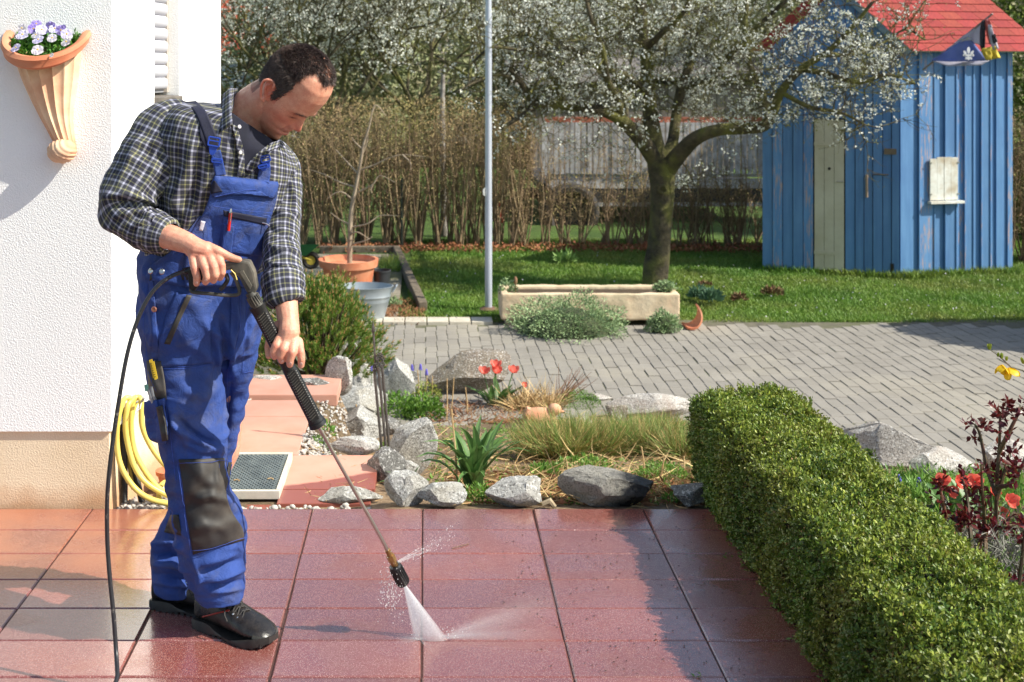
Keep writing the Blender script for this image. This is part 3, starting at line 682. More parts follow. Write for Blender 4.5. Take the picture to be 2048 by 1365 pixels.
def leafy(name, label, px, py, wpx, hpx, n, ls, m, seed, cat='plant', up=.6, dome=1.0, group=None, kindof='leaf', dep=1):
    p = TP(px, py); k = p.y/F; a_ = NR.uniform(0, 2*np.pi, n); r = np.sqrt(NR.uniform(0, 1, n)); x = r*np.cos(a_)*wpx*k/2; y = r*np.sin(a_)*wpx*k/2*dep
    z = (1-r**2)**.5*hpx*k*NR.uniform(.25, 1.0, n)*dome
    P = np.stack([p.x+x, p.y+y+wpx*k*.3*dep, p.z+z*.95+np.array([T(p.x+a, p.y+b+wpx*k*.3*dep)-p.z for a, b in zip(x, y)])], 1)
    D = np.stack([x, y, np.full(n, up*wpx*k/2)], 1)+NR.normal(size=(n, 3))*wpx*k*.2
    th = thing(name, label, cat, p, group=group)
    o = link('leaves', leafmesh('leaves', P, D, ls*NR.uniform(.7, 1.3, n), ls*.45*NR.uniform(.7, 1.2, n)), m, th, kind='stuff')
    return th
leafy('herb_plant', 'low bright green leafy clump at the foot of the slanting slab', 790, 846, 120, 50, 900, .035, m_lg, 1)
leafy('herb_plant', 'bright green leafy clump just right of the slanting slab', 848, 846, 80, 52, 700, .035, m_lg, 2)
leafy('herb_plant', 'round leaved green weed at the terrace edge by the speckled rock', 1090, 955, 60, 22, 120, .03, m_lg, 3)
leafy('herb_plant', 'feathery pale green plant in front of the box hedge end', 1330, 965, 110, 40, 900, .016, m_lg, 4)
leafy('herb_plant', 'low green weed between the strap leaves and the speckled rock', 960, 1010, 70, 40, 350, .02, m_lg, 5)
leafy('herb_plant', 'green weeds growing at the foot of the iron garden spikes', 775, 905, 90, 22, 250, .022, m_lg, 6)
leafy('herb_plant', 'pale leafed weed in front of the grass tufts', 1170, 945, 120, 30, 420, .022, m_lg, 7)
leafy('herb_plant', 'tiny green rosette on bare soil before the clay bird', 1010, 875, 60, 20, 160, .02, m_lg, 8)
leafy('cushion_plant', 'rounded green cushion plant behind the grass tufts', 1160, 822, 95, 34, 1800, .014, m_lg, 9)
leafy('herb_plant', 'yellow green moss and muscari leaves beside the big brown boulder', 850, 812, 70, 46, 700, .02, mat('yellow_leaf', S(150, 150, 62), S(112, 128, 52), 20, .6, 0, coord='World', island=.2), 10)
leafy('herb_plant', 'small weed in the stones beside the path slab', 655, 868, 26, 22, 40, .03, m_lg, 11)
leafy('herb_plant', 'small green weed at the path edge by the flat granite rock', 650, 905, 50, 16, 80, .02, m_lg, 12)
leafy('herb_plant', 'low green growth in the dark corner beside the box hedge', 1345, 1012, 40, 22, 90, .02, m_lg, 13)
# scattered seedlings and dry straw over the soil
n = 3600; P = []
while len(P) < n:
    px, py = R.uniform(860, 1420), R.uniform(800, 1012); p = TP(px, py)
    if p.y < 8.2 and noise.noise(p*1.7) > -.25: P.append((p.x, p.y, p.z))
P = np.array(P); D = NR.normal(size=(n, 3)); D[:, 2] = np.abs(D[:, 2])*.8+.2
tag(link('seedlings', leafmesh('seedlings', P, D, NR.uniform(.012, .035, n), NR.uniform(.005, .014, n)), m_lg), kind='stuff')
def litter(name, x0, x1, y0, y1, n, m, l0, l1, w, up=.15, lim=8.4):
    P = []
    while len(P) < n:
        p = TP(R.uniform(x0, x1), R.uniform(y0, y1))
        if p.y < lim: P.append((p.x, p.y, p.z+R.uniform(.002, .02)))
    P = np.array(P); D = NR.normal(size=(n, 3)); D[:, 2] = np.abs(D[:, 2])*up
    return tag(link(name, blademesh(name, P, D, NR.uniform(l0, l1, n), NR.uniform(w*.6, w*1.3, n), .15), m), kind='stuff')
litter('dry_straw', 860, 1420, 800, 1014, 900, m_straw, .04, .22, .004)
litter('dry_straw', 1000, 1400, 900, 1014, 420, m_straw, .05, .25, .005, .4)
litter('brown_leaf_litter', 900, 1420, 950, 1014, 1400, m_strawb, .02, .06, .009)
litter('brown_leaf_litter', 860, 1100, 790, 850, 1600, m_strawb, .03, .12, .006, .6, 8.8)
litter('dry_straw', 1020, 1110, 775, 830, 900, m_straw, .10, .3, .006, .7, 8.8)
litter('fallen_needles', 620, 760, 900, 1012, 160, m_straw, .02, .08, .003)
# bare reddish shrub stems and dry stalks
th = thing('dry_shrub', 'thin reddish bare twigs standing at the driveway edge behind the clay bird', 'dry shrub', TP(1120, 805))
for i in range(34):
    p = TP(R.uniform(1105, 1130), R.uniform(806, 815)); mb = MB(); e = Vector((R.uniform(-.2, 1.4), R.uniform(-.3, .3), 1)).normalized()
    L = R.uniform(.12, .34); mb.tube([p, p+e*L*.5, p+e*L+Vector((.02, 0, .0))], [.003, .0025, .0012], 5); mb.build('stem', mat('red_stem', S(150, 104, 74), S(120, 84, 62), 20, .7), th)
for i, (px, py, h_, dx) in enumerate(((1317, 968, 50, 11), (1365, 955, 42, 3), (1132, 975, 50, 2), (1053, 880, 52, 3), (893, 848, 90, 1), (900, 840, 85, 8), (935, 835, 60, -4), (838, 905, 72, 2), (838, 800, 60, -3), (850, 800, 52, 4), (862, 800, 48, 3), (1289, 960, 66, -6), (1358, 835, 40, 2), (734, 905, 96, -22), (915, 985, 165, -12))):
    p = TP(px, py); q = W(px+dx, py-h_, p.y); mb = MB(); mb.tube([p, p.lerp(q, .5)+Vector((.004, 0, 0)), q], [.0045, .004, .003], 6)
    tag(mb.build('dry_stalk', m_straw), ['cut brown stalk standing before the box hedge', 'thin straw stalk before the hedge face', 'reddish stalk stub above the wet boulder', 'single straw stalk left of the grass tufts', 'straw stalk in the bare soil, longer one', 'straw stalk in the bare soil, tilted one', 'short straw stalk near the tulips', 'pale stalk beside the tall leaning rock', 'pale stalk beside the brown boulder, first from left', 'pale stalk beside the brown boulder, middle one', 'pale stalk beside the brown boulder, third from left', 'brown stalk in the leaf litter', 'thin stem in front of the long flat border rock', 'long bent grass stalk crossing the wedge rock', 'tall straw stalk rising through the strap leaves'][i], 'stalk')

# grass tufts
m_ga = mat('tuft_green', S(104, 134, 58), S(134, 156, 84), 12, .6, 0, coord='World', island=.25, trans=.25)
m_gs = mat('tuft_straw', S(204, 180, 124), S(170, 144, 88), 12, .8, 0, coord='World', island=.2)
def tuft(label, px, py, wpx, hpx, n, lean=(0, 0)):
    p = TP(px, py); k = p.y/F; th = thing('grass_tuft', label, 'grass tuft', p, group='ornamental grass tufts in the rock garden')
    for m, nn, hh, nm in ((m_ga, n, 1.0, 'green_blades'), (m_gs, int(n*1.3), .85, 'straw_blades')):
        a_ = NR.uniform(0, 2*np.pi, nn); r = np.sqrt(NR.uniform(0, 1, nn))*wpx*k*.33
        P = np.stack([p.x+r*np.cos(a_), p.y+r*np.sin(a_)*.8+.1, np.zeros(nn)], 1); P[:, 2] = [T(a, b)-.01 for a, b in P[:, :2]]
        D = np.stack([r*np.cos(a_)*1.6+lean[0]*.1, r*np.sin(a_)*1.6, np.full(nn, wpx*k*.6)], 1)+NR.normal(size=(nn, 3))*.04
        link(nm, blademesh(nm, P, D, hpx*k*hh*NR.uniform(.5, 1.15, nn), NR.uniform(.002, .0045, nn), NR.uniform(.05, .5, nn)), m, th, kind='stuff')
tuft('large grass tuft with straw base right of the clay bird', 1120, 925, 130, 115, 1500, (-.5, 0))
tuft('green grass tuft leaning right in front of the flat border rock', 1200, 918, 110, 105, 1100, (.6, 0))
tuft('sparse mixed grass tuft between the two bigger tufts and the hedge', 1290, 915, 120, 100, 900)
tuft('bluish grass tuft touching the end of the box hedge', 1372, 925, 60, 95, 600)
tuft('thin grass tuft behind the sparse one by the border rock', 1330, 870, 90, 60, 500)
# iris-like blades by bed behind hedge
# ---------------------------------------------------------------- tulips and muscari
m_tu = mat('tulip_petal', S(244, 116, 98), S(236, 128, 112), 20, .5, 0, coord='World', trans=.35)
m_st = mat('stem_green', S(104, 136, 84), bump=0, rough=.6)
def flower(c, d, s, par, m=m_tu, openn=.75, n=6):
    d = Vector(d).normalized(); q = d.to_track_quat('Z', 'Y').to_matrix(); c = Vector(c)
    for i in range(n):
        mb = MB(); a_ = 6.283*i/n+.3; vs = []
        for j, (t_, w) in enumerate(((0, .12), (.3, .34), (.6, .38), (.85, .24), (1, .02))):
            rr = .06+math.sin(t_*1.5)*openn*(.8 if i % 2 else 1); z = t_*(1.15-openn*.45)
            ca, sa = math.cos(a_), math.sin(a_)
            for u in (-1, 0, 1): vs.append(c+q@Vector((ca*(rr-.05*abs(u))-sa*u*w, sa*(rr-.05*abs(u))+ca*u*w, z))*s)
        mb.add(vs, [f for j in range(4) for f in ((j*3, j*3+1, j*3+4, j*3+3), (j*3+1, j*3+2, j*3+5, j*3+4))]); mb.build('petal', m, par, smooth=True)
def tulip(label, base, top, leaves, s=.045, seed=1, group='red tulips in the rock garden', dirv=(0, -.35, 1)):
    rr = random.Random(seed); th = thing('tulip', label, 'tulip', base, group=group)
    mb = MB(); mb.tube([base, base.lerp(top, .5)+Vector((rr.uniform(-.01, .01), 0, 0)), top], .004, 6); mb.build('stem', m_st, th)
    for i in range(leaves):
        mb = MB(); a_ = rr.uniform(0, 6.28); strap(mb, base, (math.cos(a_)*.75, math.sin(a_)*.6, 1), (top-base).length*rr.uniform(.7, 1.05), .045, rr.uniform(.2, 1.2)); mb.build('leaf', m_lf, th, smooth=True)
    flower(top, dirv, s, th); return th
b0 = TP(990, 818); DT = b0.y
for i, (px, py, bx, lab) in enumerate(((991, 729, 990, 'red tulip, the highest bloom of the clump before the brown boulder'), (992, 741, 994, 'red tulip directly under the highest bloom of the clump'), (968, 742, 984, 'red tulip at the left side of the clump'), (1026, 740, 1000, 'red tulip at the right side of the clump'))):
    q = TP(bx, 818); q = Vector((q.x, DT+R.uniform(-.03, .03), b0.z)); tp = W(px, py, q.y); tp.z -= .02
    tulip(lab, q, tp, 4, .056, i+3, dirv=(R.uniform(-.3, .3), -.5, 1))
q = TP(1043, 815); tulip('short single red tulip bud right of the tulip clump', q, W(1046, 772, q.y), 1, .034, 9, dirv=(.5, -.5, .6))
m_mu = mat('muscari_blue', S(92, 84, 190), S(120, 110, 206), 40, .6, 0)
def muscari(px, py, pb, lab, D=None):
    b_ = TP(px, pb); tp = W(px, py, b_.y); th = thing('grape_hyacinth', lab, 'flower', b_, group='blue grape hyacinths')
    mb = MB(); mb.tube([b_, tp], .0025, 5); mb.build('stem', m_st, th); mb = MB()
    for k in range(26): a_ = k*2.4; z = k/26; r = .011*(1-z*.8); mb.ball(tp+Vector((math.cos(a_)*r, math.sin(a_)*r, -.02+z*.045)), .0048, 4)
    mb.build('bell_cluster', m_mu, th)
for px, py, pb, lab in ((853, 745, 800, 'blue grape hyacinth, nearest to the brown boulder'), (841, 735, 795, 'blue grape hyacinth, middle of the three'), (824, 736, 795, 'blue grape hyacinth on the left of the three'), (743, 737, 790, 'blue grape hyacinth behind the pointed granite block'), (1798, 962, 985, 'blue grape hyacinth behind the box hedge, left one'), (1838, 968, 988, 'blue grape hyacinth behind the box hedge, right one')):
    muscari(px, py, pb, lab)
# ---------------------------------------------------------------- iron garden spikes
m_ir = mat('rusty_iron', S(104, 98, 94), S(74, 68, 66), 40, .55, .3, metal=.4)
sp_ = thing('garden_spikes', 'bundle of grey wrought iron garden rods with a scrolled head', 'garden ornament', TP(770, 895)); Dk = 5.35
def rod(a, b, r=.0065): mb = MB(); mb.tube([a, b], r, 8); mb.build('rod', m_ir, sp_)
rod(W(764, 905, Dk), W(748, 735, Dk)); rod(W(772, 898, Dk-.02), W(757, 735, Dk-.02)); rod(W(778, 892, Dk+.02), W(764, 730, Dk+.02)); rod(W(752, 740, Dk), W(747, 668, Dk), .005)
mb = MB(); mb.lathe(W(746.5, 668, Dk), [(.003, 0), (.009, .012), (.007, .03), (.001, .055)], 8); mb.build('finial', m_ir, sp_, smooth=True)
mb = MB()
for i in range(7):
    c_ = W(756+R.uniform(-9, 9), 722+R.uniform(-12, 22), Dk-.01); r = R.uniform(.012, .02)
    mb.tube([c_+Vector((math.cos(g)*r*(1-g/14), R.uniform(-.004, .004), math.sin(g)*r*1.2*(1-g/14))) for g in [k*.6 for k in range(14)]], .0028, 5)
mb.build('scroll_head', m_ir, sp_)

# ---------------------------------------------------------------- clay bird
m_cl = mat('clay', S(224, 172, 140), S(206, 146, 112), 9, .85, .4, 60, .004, coord='World')
p = TP(1080, 846); k = p.y/F; th = thing('clay_bird', 'terracotta garden bird figure resting among the straw', 'garden figure', p)
mb = MB(); rings = []
for x, z, r in crv([(-38, -2, 8), (-30, 6, 17), (-12, 8, 22), (8, 9, 21), (24, 12, 14), (32, 16, 8)], 4):
    rings.append([p+Vector((x*k, 0, z*k))+Vector((0, .7*r*k*math.cos(g), r*k*math.sin(g))) for g in [6.283*j/20 for j in range(20)]])
mb.loft(rings); mb.build('body', m_cl, th, smooth=True)
mb = MB(); mb.ball(p+Vector((29*k, -.01, 27*k)), (14*k, 12*k, 12*k), 16); mb.build('head', m_cl, th, smooth=True)
mb = MB(); mb.lathe(p+Vector((40*k, -.02, 24*k)), [(.012, 0), (.009, .01), (.002, .03)], 8, M=Matrix.Rotation(1.6, 3, 'Y')); mb.build('beak', m_cl, th, smooth=True)
for i in range(5):
    mb = MB(); a0 = p+Vector(((-30+i*6)*k, -.7*20*k, (22-i*5)*k)); strap(mb, a0, (.1, 0, -.4), 20*k, 8*k, .5); mb.build('feather_ridge', m_cl, th)
mb = MB(); mb.prism([p+Vector((-34*k, -.02, 14*k)), p+Vector((-26*k, -.02, 30*k)), p+Vector((-12*k, -.02, 26*k)), p+Vector((-10*k, -.02, 18*k))], (0, .06, 0)); mb.build('tail', m_cl, th, bevel=.006)

# ---------------------------------------------------------------- mountain pine
m_nd = mat('pine_needle', S(88, 120, 44), S(122, 144, 58), 10, .5, 0, coord='World', island=.3, trans=.15)
m_bk = mat('bark', S(108, 92, 74), S(76, 64, 52), 18, .9, .8, 60, .02, coord='World')
m_cd = mat('pine_candle', S(186, 146, 96), S(160, 122, 76), 30, .7)
pb = Vector((-.64, 7.0, -.20)); pine = thing('mountain_pine', 'dense bushy dwarf mountain pine growing behind the man at the path top', 'pine', pb)
mb = MB(); Pn = []; Dn = []; cands = MB()
for i in range(1300):
    a_ = R.uniform(0, 6.28); el = R.uniform(.05, 1.5); rr = R.uniform(.55, 1.0)*(1+.16*noise.noise(Vector((math.cos(a_)*2, math.sin(a_)*2, el*2))))
    tip = pb+Vector((math.cos(a_)*math.cos(el)*.42*rr, math.sin(a_)*math.cos(el)*.42*rr, math.sin(el)*.52*rr+.03))
    if i < 60: mb.tube([pb, pb.lerp(tip, .5)+Vector((0, 0, -.05)), tip], [.016, .009, .004], 5)
    d = Vector((math.cos(a_)*math.cos(el), math.sin(a_)*math.cos(el), math.sin(el)+.7)).normalized(); L = R.uniform(.04, .075)
    cands.tube([tip+d*L, tip+d*(L+.02)], [.004, .0015], 5)
    for k_ in range(46):
        t_ = R.random(); Pn.append(tip+d*L*t_); v = Vector((R.gauss(0, 1), R.gauss(0, 1), R.gauss(0, 1))).normalized(); v -= d*v.dot(d); Dn.append(v.normalized()*.9+d*1.0)
mb.build('branches', m_bk, pine); cands.build('candle_buds', m_cd, pine, kind='stuff')
Pn = np.array([p_[:] for p_ in Pn]); Dn = np.array([p_[:] for p_ in Dn])
link('needles', blademesh('needles', Pn, Dn, NR.uniform(.02, .036, len(Pn)), .0026, .1), m_nd, pine, kind='stuff')

# ---------------------------------------------------------------- box hedge
m_bx = mat('box_leaf', S(78, 102, 34), S(106, 128, 46), 3, .45, 0, coord='World', island=.35, c3=S(138, 138, 58), s3=5, trans=.2)  # darkened, so the shade on the hedge sides is in the leaf colour
m_br = mat('box_leaf_old', S(156, 132, 74), S(128, 100, 56), 6, .6, 0, coord='World', island=.25)
hedge = thing('box_hedge', 'long clipped green box hedge running along the right side of the terrace', 'hedge', (1.3, 3.3, 0))
HX0, HX1, HY0, HY1, HZ0, HZ1 = 1.06, 1.50, 1.9, 4.72, -.05, .37
def hsurf(n):
    out = []; nr = []
    A1 = (HY1-HY0)*(HX1-HX0); A2 = (HY1-HY0)*(HZ1-HZ0); A3 = (HX1-HX0)*(HZ1-HZ0); tot = A1*1.25+A2*1.25+A2*.5+A3
    u = NR.uniform(0, tot, n); a_ = NR.uniform(0, 1, n); b_ = NR.uniform(0, 1, n); P = np.zeros((n, 3)); N_ = np.zeros((n, 3))
    s1 = u < A1*1.25; s2 = (~s1) & (u < A1*1.25+A2*1.25); s3 = (~s1) & (~s2) & (u < A1*1.25+A2*1.75); s4 = ~(s1 | s2 | s3)
    yy = HY0+(HY1-HY0)*a_
    P[s1] = np.stack([HX0+(HX1-HX0)*b_, yy, np.full(n, HZ1)], 1)[s1]; N_[s1] = (0, 0, 1)
    P[s2] = np.stack([np.full(n, HX0), yy, HZ0+(HZ1-HZ0)*b_], 1)[s2]; N_[s2] = (-1, 0, 0)
    P[s3] = np.stack([np.full(n, HX1), yy, HZ0+(HZ1-HZ0)*b_], 1)[s3]; N_[s3] = (1, 0, 0)
    P[s4] = np.stack([HX0+(HX1-HX0)*a_, np.full(n, HY1), HZ0+(HZ1-HZ0)*b_], 1)[s4]; N_[s4] = (0, 1, 0)
    # round the edges, add lumps
    c = np.array([(HX0+HX1)/2, (HY0+HY1)/2, .1]); 
    for i in range(n):
        p = P[i]; ex = max(0, abs(p[0]-c[0])-.14)/.08; ez = max(0, p[2]-.27)/.10; r = max(0, ex+ez-1)
        if r > 0: P[i, 0] -= math.copysign(min(r, 1)*.026, p[0]-c[0]); P[i, 2] -= min(r, 1)*.026
        ey = max(0, p[1]-(HY1-.1))/.1
        if ez+ey > 1 : P[i, 1] -= .03*(ez+ey-1); P[i, 2] -= .03*(ez+ey-1)
        v = Vector(P[i]); l = noise.noise(v*5)*.034+noise.noise(v*17)*.022+noise.noise(v*2)*.02
        P[i] += N_[i]*l
        # the foot of the hedge pulls in
        if p[2] < .05 and N_[i, 0]: P[i, 0] -= N_[i, 0]*(.05-p[2])*.5
    return P, N_
nb_ = 21000; P, N_ = hsurf(nb_); P -= N_*(NR.uniform(0, 1, (nb_, 1))**1.5)*.06
# sprigs: each point carries a small whorl of leaves
D = N_*1.0+NR.normal(size=(nb_, 3))*.55+np.array([0, 0, .35]); D = unit(D)
k = 9; PP = np.repeat(P, k, 0); DD = np.repeat(D, k, 0); t_ = np.tile(np.arange(k)/k, nb_)[:, None]; L = np.repeat(NR.uniform(.012, .034, nb_), k)[:, None]
PP = PP+DD*t_*L; LD = unit(rvec(nb_*k)*.95+DD*.75)
lm = leafmesh('leaves', PP, LD, NR.uniform(.009, .015, nb_*k), NR.uniform(.005, .008, nb_*k), DD, .18)
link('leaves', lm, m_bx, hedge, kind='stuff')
m_bn = mat('box_leaf_new_lit', S(158, 168, 70), S(134, 152, 58), 5, .5, 0, coord='World', island=.3, trans=.25)  # young growth kept to the top, painting the lit top against shaded sides
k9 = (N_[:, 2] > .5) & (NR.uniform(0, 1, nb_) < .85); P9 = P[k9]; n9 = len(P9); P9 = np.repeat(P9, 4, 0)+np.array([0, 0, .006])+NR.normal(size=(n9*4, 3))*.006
link('new_lit_leaves', leafmesh('new_lit_leaves', P9, rvec(n9*4)*.9+np.array([0, 0, .9]), NR.uniform(.010, .018, n9*4), NR.uniform(.006, .009, n9*4), None, .15), m_bn, hedge, kind='stuff')
nb2 = 9000; P2, N2 = hsurf(nb2); P2 -= N2*NR.uniform(.0, .05, (nb2, 1)); link('faded_leaves', leafmesh('faded_leaves', P2, rvec(nb2)+N2*.4, NR.uniform(.008, .014, nb2), .006), m_br, hedge, kind='stuff')
mb = MB()
for i in range(46):
    x, y = R.uniform(HX0+.1, HX1-.1), HY0+.06+i*(HY1-HY0-.1)/46; mb.tube([(x, y, -.07), (x+R.uniform(-.04, .04), y, .12), (x+R.uniform(-.1, .1), y+R.uniform(-.05, .05), .3)], [.012, .008, .003], 5)
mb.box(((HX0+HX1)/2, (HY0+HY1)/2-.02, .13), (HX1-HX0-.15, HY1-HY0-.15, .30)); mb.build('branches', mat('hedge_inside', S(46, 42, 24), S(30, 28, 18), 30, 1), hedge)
# sprigs sticking out at the far end
tp_ = [(1540, 775), (1570, 790), (1615, 800), (1512, 792), (1470, 800), (1640, 835), (1740, 905), (1702, 880), (1440, 812)]
Q = []; DQ = []
for px, py in tp_:
    b_ = W(px, py+26, 4.60) if px < 1650 else W(px, py+26, 4.2)
    for s_ in range(5):
        d = Vector((R.uniform(-.4, .4), R.uniform(-.3, .3), 1)).normalized(); o_ = b_+Vector((R.uniform(-.02, .02), R.uniform(-.02, .02), 0))
        for k in range(26): Q.append((o_+d*.055*R.random())[:]); DQ.append((d*.8+Vector((R.gauss(0, .7), R.gauss(0, .7), R.gauss(0, .7))))[:])
link('top_sprigs', leafmesh('top_sprigs', np.array(Q), np.array(DQ), .014, .0075), m_bx, hedge, kind='stuff')
# ground strip under and beyond the hedge
t = NT('damp_soil'); mat('bed_soil', S(92, 74, 54), S(64, 52, 40), 30, .9, .8, 60, .02, coord='World')
mb = MB(); me = gridmesh('border_soil', list(np.arange(1.16, 7.1, .08)), list(np.arange(-2.0, 4.46, .08)), lambda x, y: .006+.018*noise.noise((x*5, y*5, 1))-.02*max(0, min(1, (x-1.9)))-.004)
tag(link('border_soil', me, MATS['bed_soil'], smooth=True), kind='structure')

# ---------------------------------------------------------------- rose shoots, tulips and lavender behind the hedge
m_ro = mat('rose_red_leaf', S(112, 34, 36), S(84, 26, 32), 20, .35, 0, coord='World', island=.3, trans=.25)
m_rs = mat('rose_stem', S(96, 60, 52), S(72, 70, 44), 16, .6, .3, coord='World')
m_rt = mat('rose_thorny', S(84, 88, 52), S(110, 60, 44), 16, .6, .3, coord='World')
def rose(label, canes, seed, nl=30):
    rr = random.Random(seed); b_ = W(*canes[0][0]); th = thing('rose_bush', label, 'rose bush', b_, group='red leaved rose bushes behind the hedge')
    P = []; D = []
    for c in canes:
        pts = [Vector(v) for v in crv([tuple(W(*q)) for q in c], 6)]; mb = MB(); n_ = len(pts); r0 = c[0][3] if len(c[0]) > 3 else .008
        mb.tube(pts, [r0*(1-.6*i/n_) for i in range(n_)], 7)
        for i in range(n_*2):
            q = pts[min(n_-1, i//2)]; d = Vector((rr.uniform(-1, 1), rr.uniform(-1, 1), .2)).normalized(); mb.tube([q, q+d*(r0*.7+.006)], [.0022, .0004], 4)
        mb.build('cane', m_rt if rr.random() < .5 else m_rs, th)
        for i in range(nl):
            j = int(n_*(.35+.65*rr.random()))-1; q = pts[max(j, 0)]
            d0 = Vector((rr.uniform(-1, 1), rr.uniform(-1, 1), rr.uniform(.1, 1))).normalized(); st = .02+.03*rr.random()
            for s_ in range(5): P.append((q+d0*st*(.4+.3*s_/2))[:]); D.append((d0*.7+Vector((rr.gauss(0, .6), rr.gauss(0, .6), rr.gauss(0, .6))))[:])
    link('leaves', leafmesh('leaves', np.array(P), np.array(D), NR.uniform(.016, .034, len(P)), NR.uniform(.009, .017, len(P)), None, .15), m_ro, th, kind='stuff'); return th
def W3(px, py, D, r): return (px, py, D)
rose('tall rose bush with dark red young leaves and thick forked cane at right edge', [
    [(1993, 1180, 3.9), (1992, 1080, 3.88), (1993, 975, 3.86), (1998, 900, 3.86), (2000, 840, 3.86), (1995, 815, 3.86)],
    [(1993, 990, 3.86), (1975, 940, 3.9), (1960, 870, 3.92), (1950, 850, 3.92)],
    [(1995, 975, 3.86), (2020, 968, 3.8), (2040, 940, 3.8), (2060, 890, 3.8)],
    [(1998, 905, 3.86), (2015, 870, 3.84), (2035, 830, 3.84), (2040, 815, 3.84)],
    [(1993, 1000, 3.86), (2010, 940, 3.86), (2022, 900, 3.9)],
    [(2040, 1290, 3.5), (2036, 1200, 3.5), (2046, 1100, 3.5), (2050, 1050, 3.5)]], 3, 13)
rose('low rose bush with several thin dark canes just behind the hedge top', [
    [(1900, 1110, 3.75), (1898, 1060, 3.8), (1884, 1000, 3.8), (1878, 960, 3.8)],
    [(1945, 1130, 3.7), (1940, 1060, 3.75), (1935, 1000, 3.8), (1925, 960, 3.8)],
    [(1970, 1150, 3.7), (1970, 1060, 3.8), (1965, 990, 3.8), (1962, 930, 3.8)],
    [(1955, 1130, 3.8), (1962, 1080, 3.8), (1990, 1060, 3.8), (2030, 1050, 3.8)],
    [(1900, 1075, 3.75), (1925, 1050, 3.75), (1940, 1040, 3.75)]], 8, 15)
# tulips right
for i, (px, py, s_) in enumerate(((1885, 962, .036), (1915, 965, .040), (1950, 964, .038), (1982, 982, .036), (2018, 1003, .038), (2003, 1028, .036), (1900, 985, .032))):
    q = W(px+R.uniform(-8, 8), py+75, 4.35); tulip('wide open red tulip behind the rose shoots, number counted among its neighbours', q, W(px, py, 4.3), 3, s_, 20+i, 'red tulips behind the box hedge', (R.uniform(-.6, .6), -.9, .5))['label'] = ['leftmost wide open red tulip behind the box hedge', 'wide open red tulip second from left behind the hedge', 'red tulip half hidden by the middle rose shoot', 'red tulip just behind the thick forked rose cane', 'rightmost red tulip beyond the thick rose cane', 'lowest red tulip beside the grey lavender', 'red tulip tucked under the leftmost one behind the hedge'][i]
m_la = mat('lavender_grey', S(152, 150, 140), S(118, 116, 108), 16, .8, 0, coord='World', island=.2)
lav = thing('lavender_bush', 'grey dry lavender bush between the hedge and the rose canes', 'lavender', W(2010, 1200, 3.75))
n = 4200; c_ = W(2010, 1150, 3.85); P = np.array([c_[:]])+NR.normal(size=(n, 3))*np.array([.12, .12, .07]); D = rvec(n)+np.array([0, 0, .9])
link('twigs', blademesh('twigs', P, D, NR.uniform(.03, .08, n), NR.uniform(.002, .004, n), .3), m_la, lav, kind='stuff')
n = 2600; P = []
for _ in range(n):
    q = TP(R.uniform(1700, 2046), R.uniform(955, 1010)); P.append(q[:])
P = np.array(P); D = rvec(n); D[:, 2] = np.abs(D[:, 2])+.8
tag(link('ground_cover', blademesh('ground_cover', P, D, NR.uniform(.03, .10, n), NR.uniform(.004, .009, n), .4), m_lg), kind='stuff')
n = 2600; P = np.stack([NR.uniform(1.58, 2.5, n), NR.uniform(3.7, 4.7, n), NR.uniform(-.04, .06, n)], 1); D = rvec(n); D[:, 2] = np.abs(D[:, 2])+.6
tag(link('ground_cover', leafmesh('ground_cover', P, D, NR.uniform(.02, .05, n), NR.uniform(.006, .014, n)), m_lg), kind='stuff')
# forsythia twig reaching in from the right
m_fo = mat('forsythia_petal', S(246, 208, 40), S(236, 190, 30), 20, .5, 0, coord='World', trans=.3)
fs = thing('forsythia_twig', 'forsythia branch tip with yellow flowers reaching in at the right edge', 'branch', W(2060, 748, 3.9))
c = [W(*q) for q in ((2075, 760, 3.9), (2045, 741, 3.9), (2022, 735, 3.9), (1998, 712, 3.9), (1981, 701, 3.9))]
mb = MB(); mb.tube(c, [.003, .0026, .0022, .002, .0015], 6); mb.build('twig', m_rs, fs)
for px, py, s_ in ((1979, 694, 1.0), (2003, 712, .8), (2013, 716, .6), (2046, 722, 1.0), (1996, 708, .5)):
    mb = MB()
    for q in range(3): strap(mb, W(px, py+6, 3.9), (R.uniform(-.4, .4), R.uniform(-.4, .4), 1), .018*s_+.006, .009*s_+.003, .1, 5)
    mb.build('bud_leaf', mat('young_leaf', S(170, 176, 70), S(140, 156, 60), 30, .5, 0, trans=.3), fs)
flower(W(2004, 730, 3.9), (-.2, -.4, -.9), .035, fs, m_fo, .6, 4); flower(W(2016, 736, 3.9), (.35, -.5, -1), .042, fs, m_fo, .6, 4)
# ---------------------------------------------------------------- lawn blades
m_gb2 = mat('grass_blade', S(92, 130, 46), S(122, 152, 62), 1.6, .55, 0, coord='World', island=.22, c3=S(138, 146, 72), s3=.9, trans=.25)
n = 190000; u = NR.uniform(0, 1, n); y = 11.52+(17.2-11.52)*u**1.25; px = NR.uniform(780, 2060, n); x = (px-VX)*y/F
keep = ~((x < -.18) & (y < 16.2)); x, y = x[keep], y[keep]; n = len(x)
hh = NR.uniform(.02, .065, n)*(1+.5*np.array([noise.noise((a*1.1, b*1.1, 5)) for a, b in zip(x, y)]))
z = np.array([LZ(a, b) for a, b in zip(x, y)]); D = NR.normal(size=(n, 3))*.4; D[:, 2] = 1
o = tag(link('lawn_grass', blademesh('lawn_grass', np.stack([x, y, z], 1), D, hh, NR.uniform(.005, .011, n), NR.uniform(.1, .6, n)), m_gb2), kind='stuff')
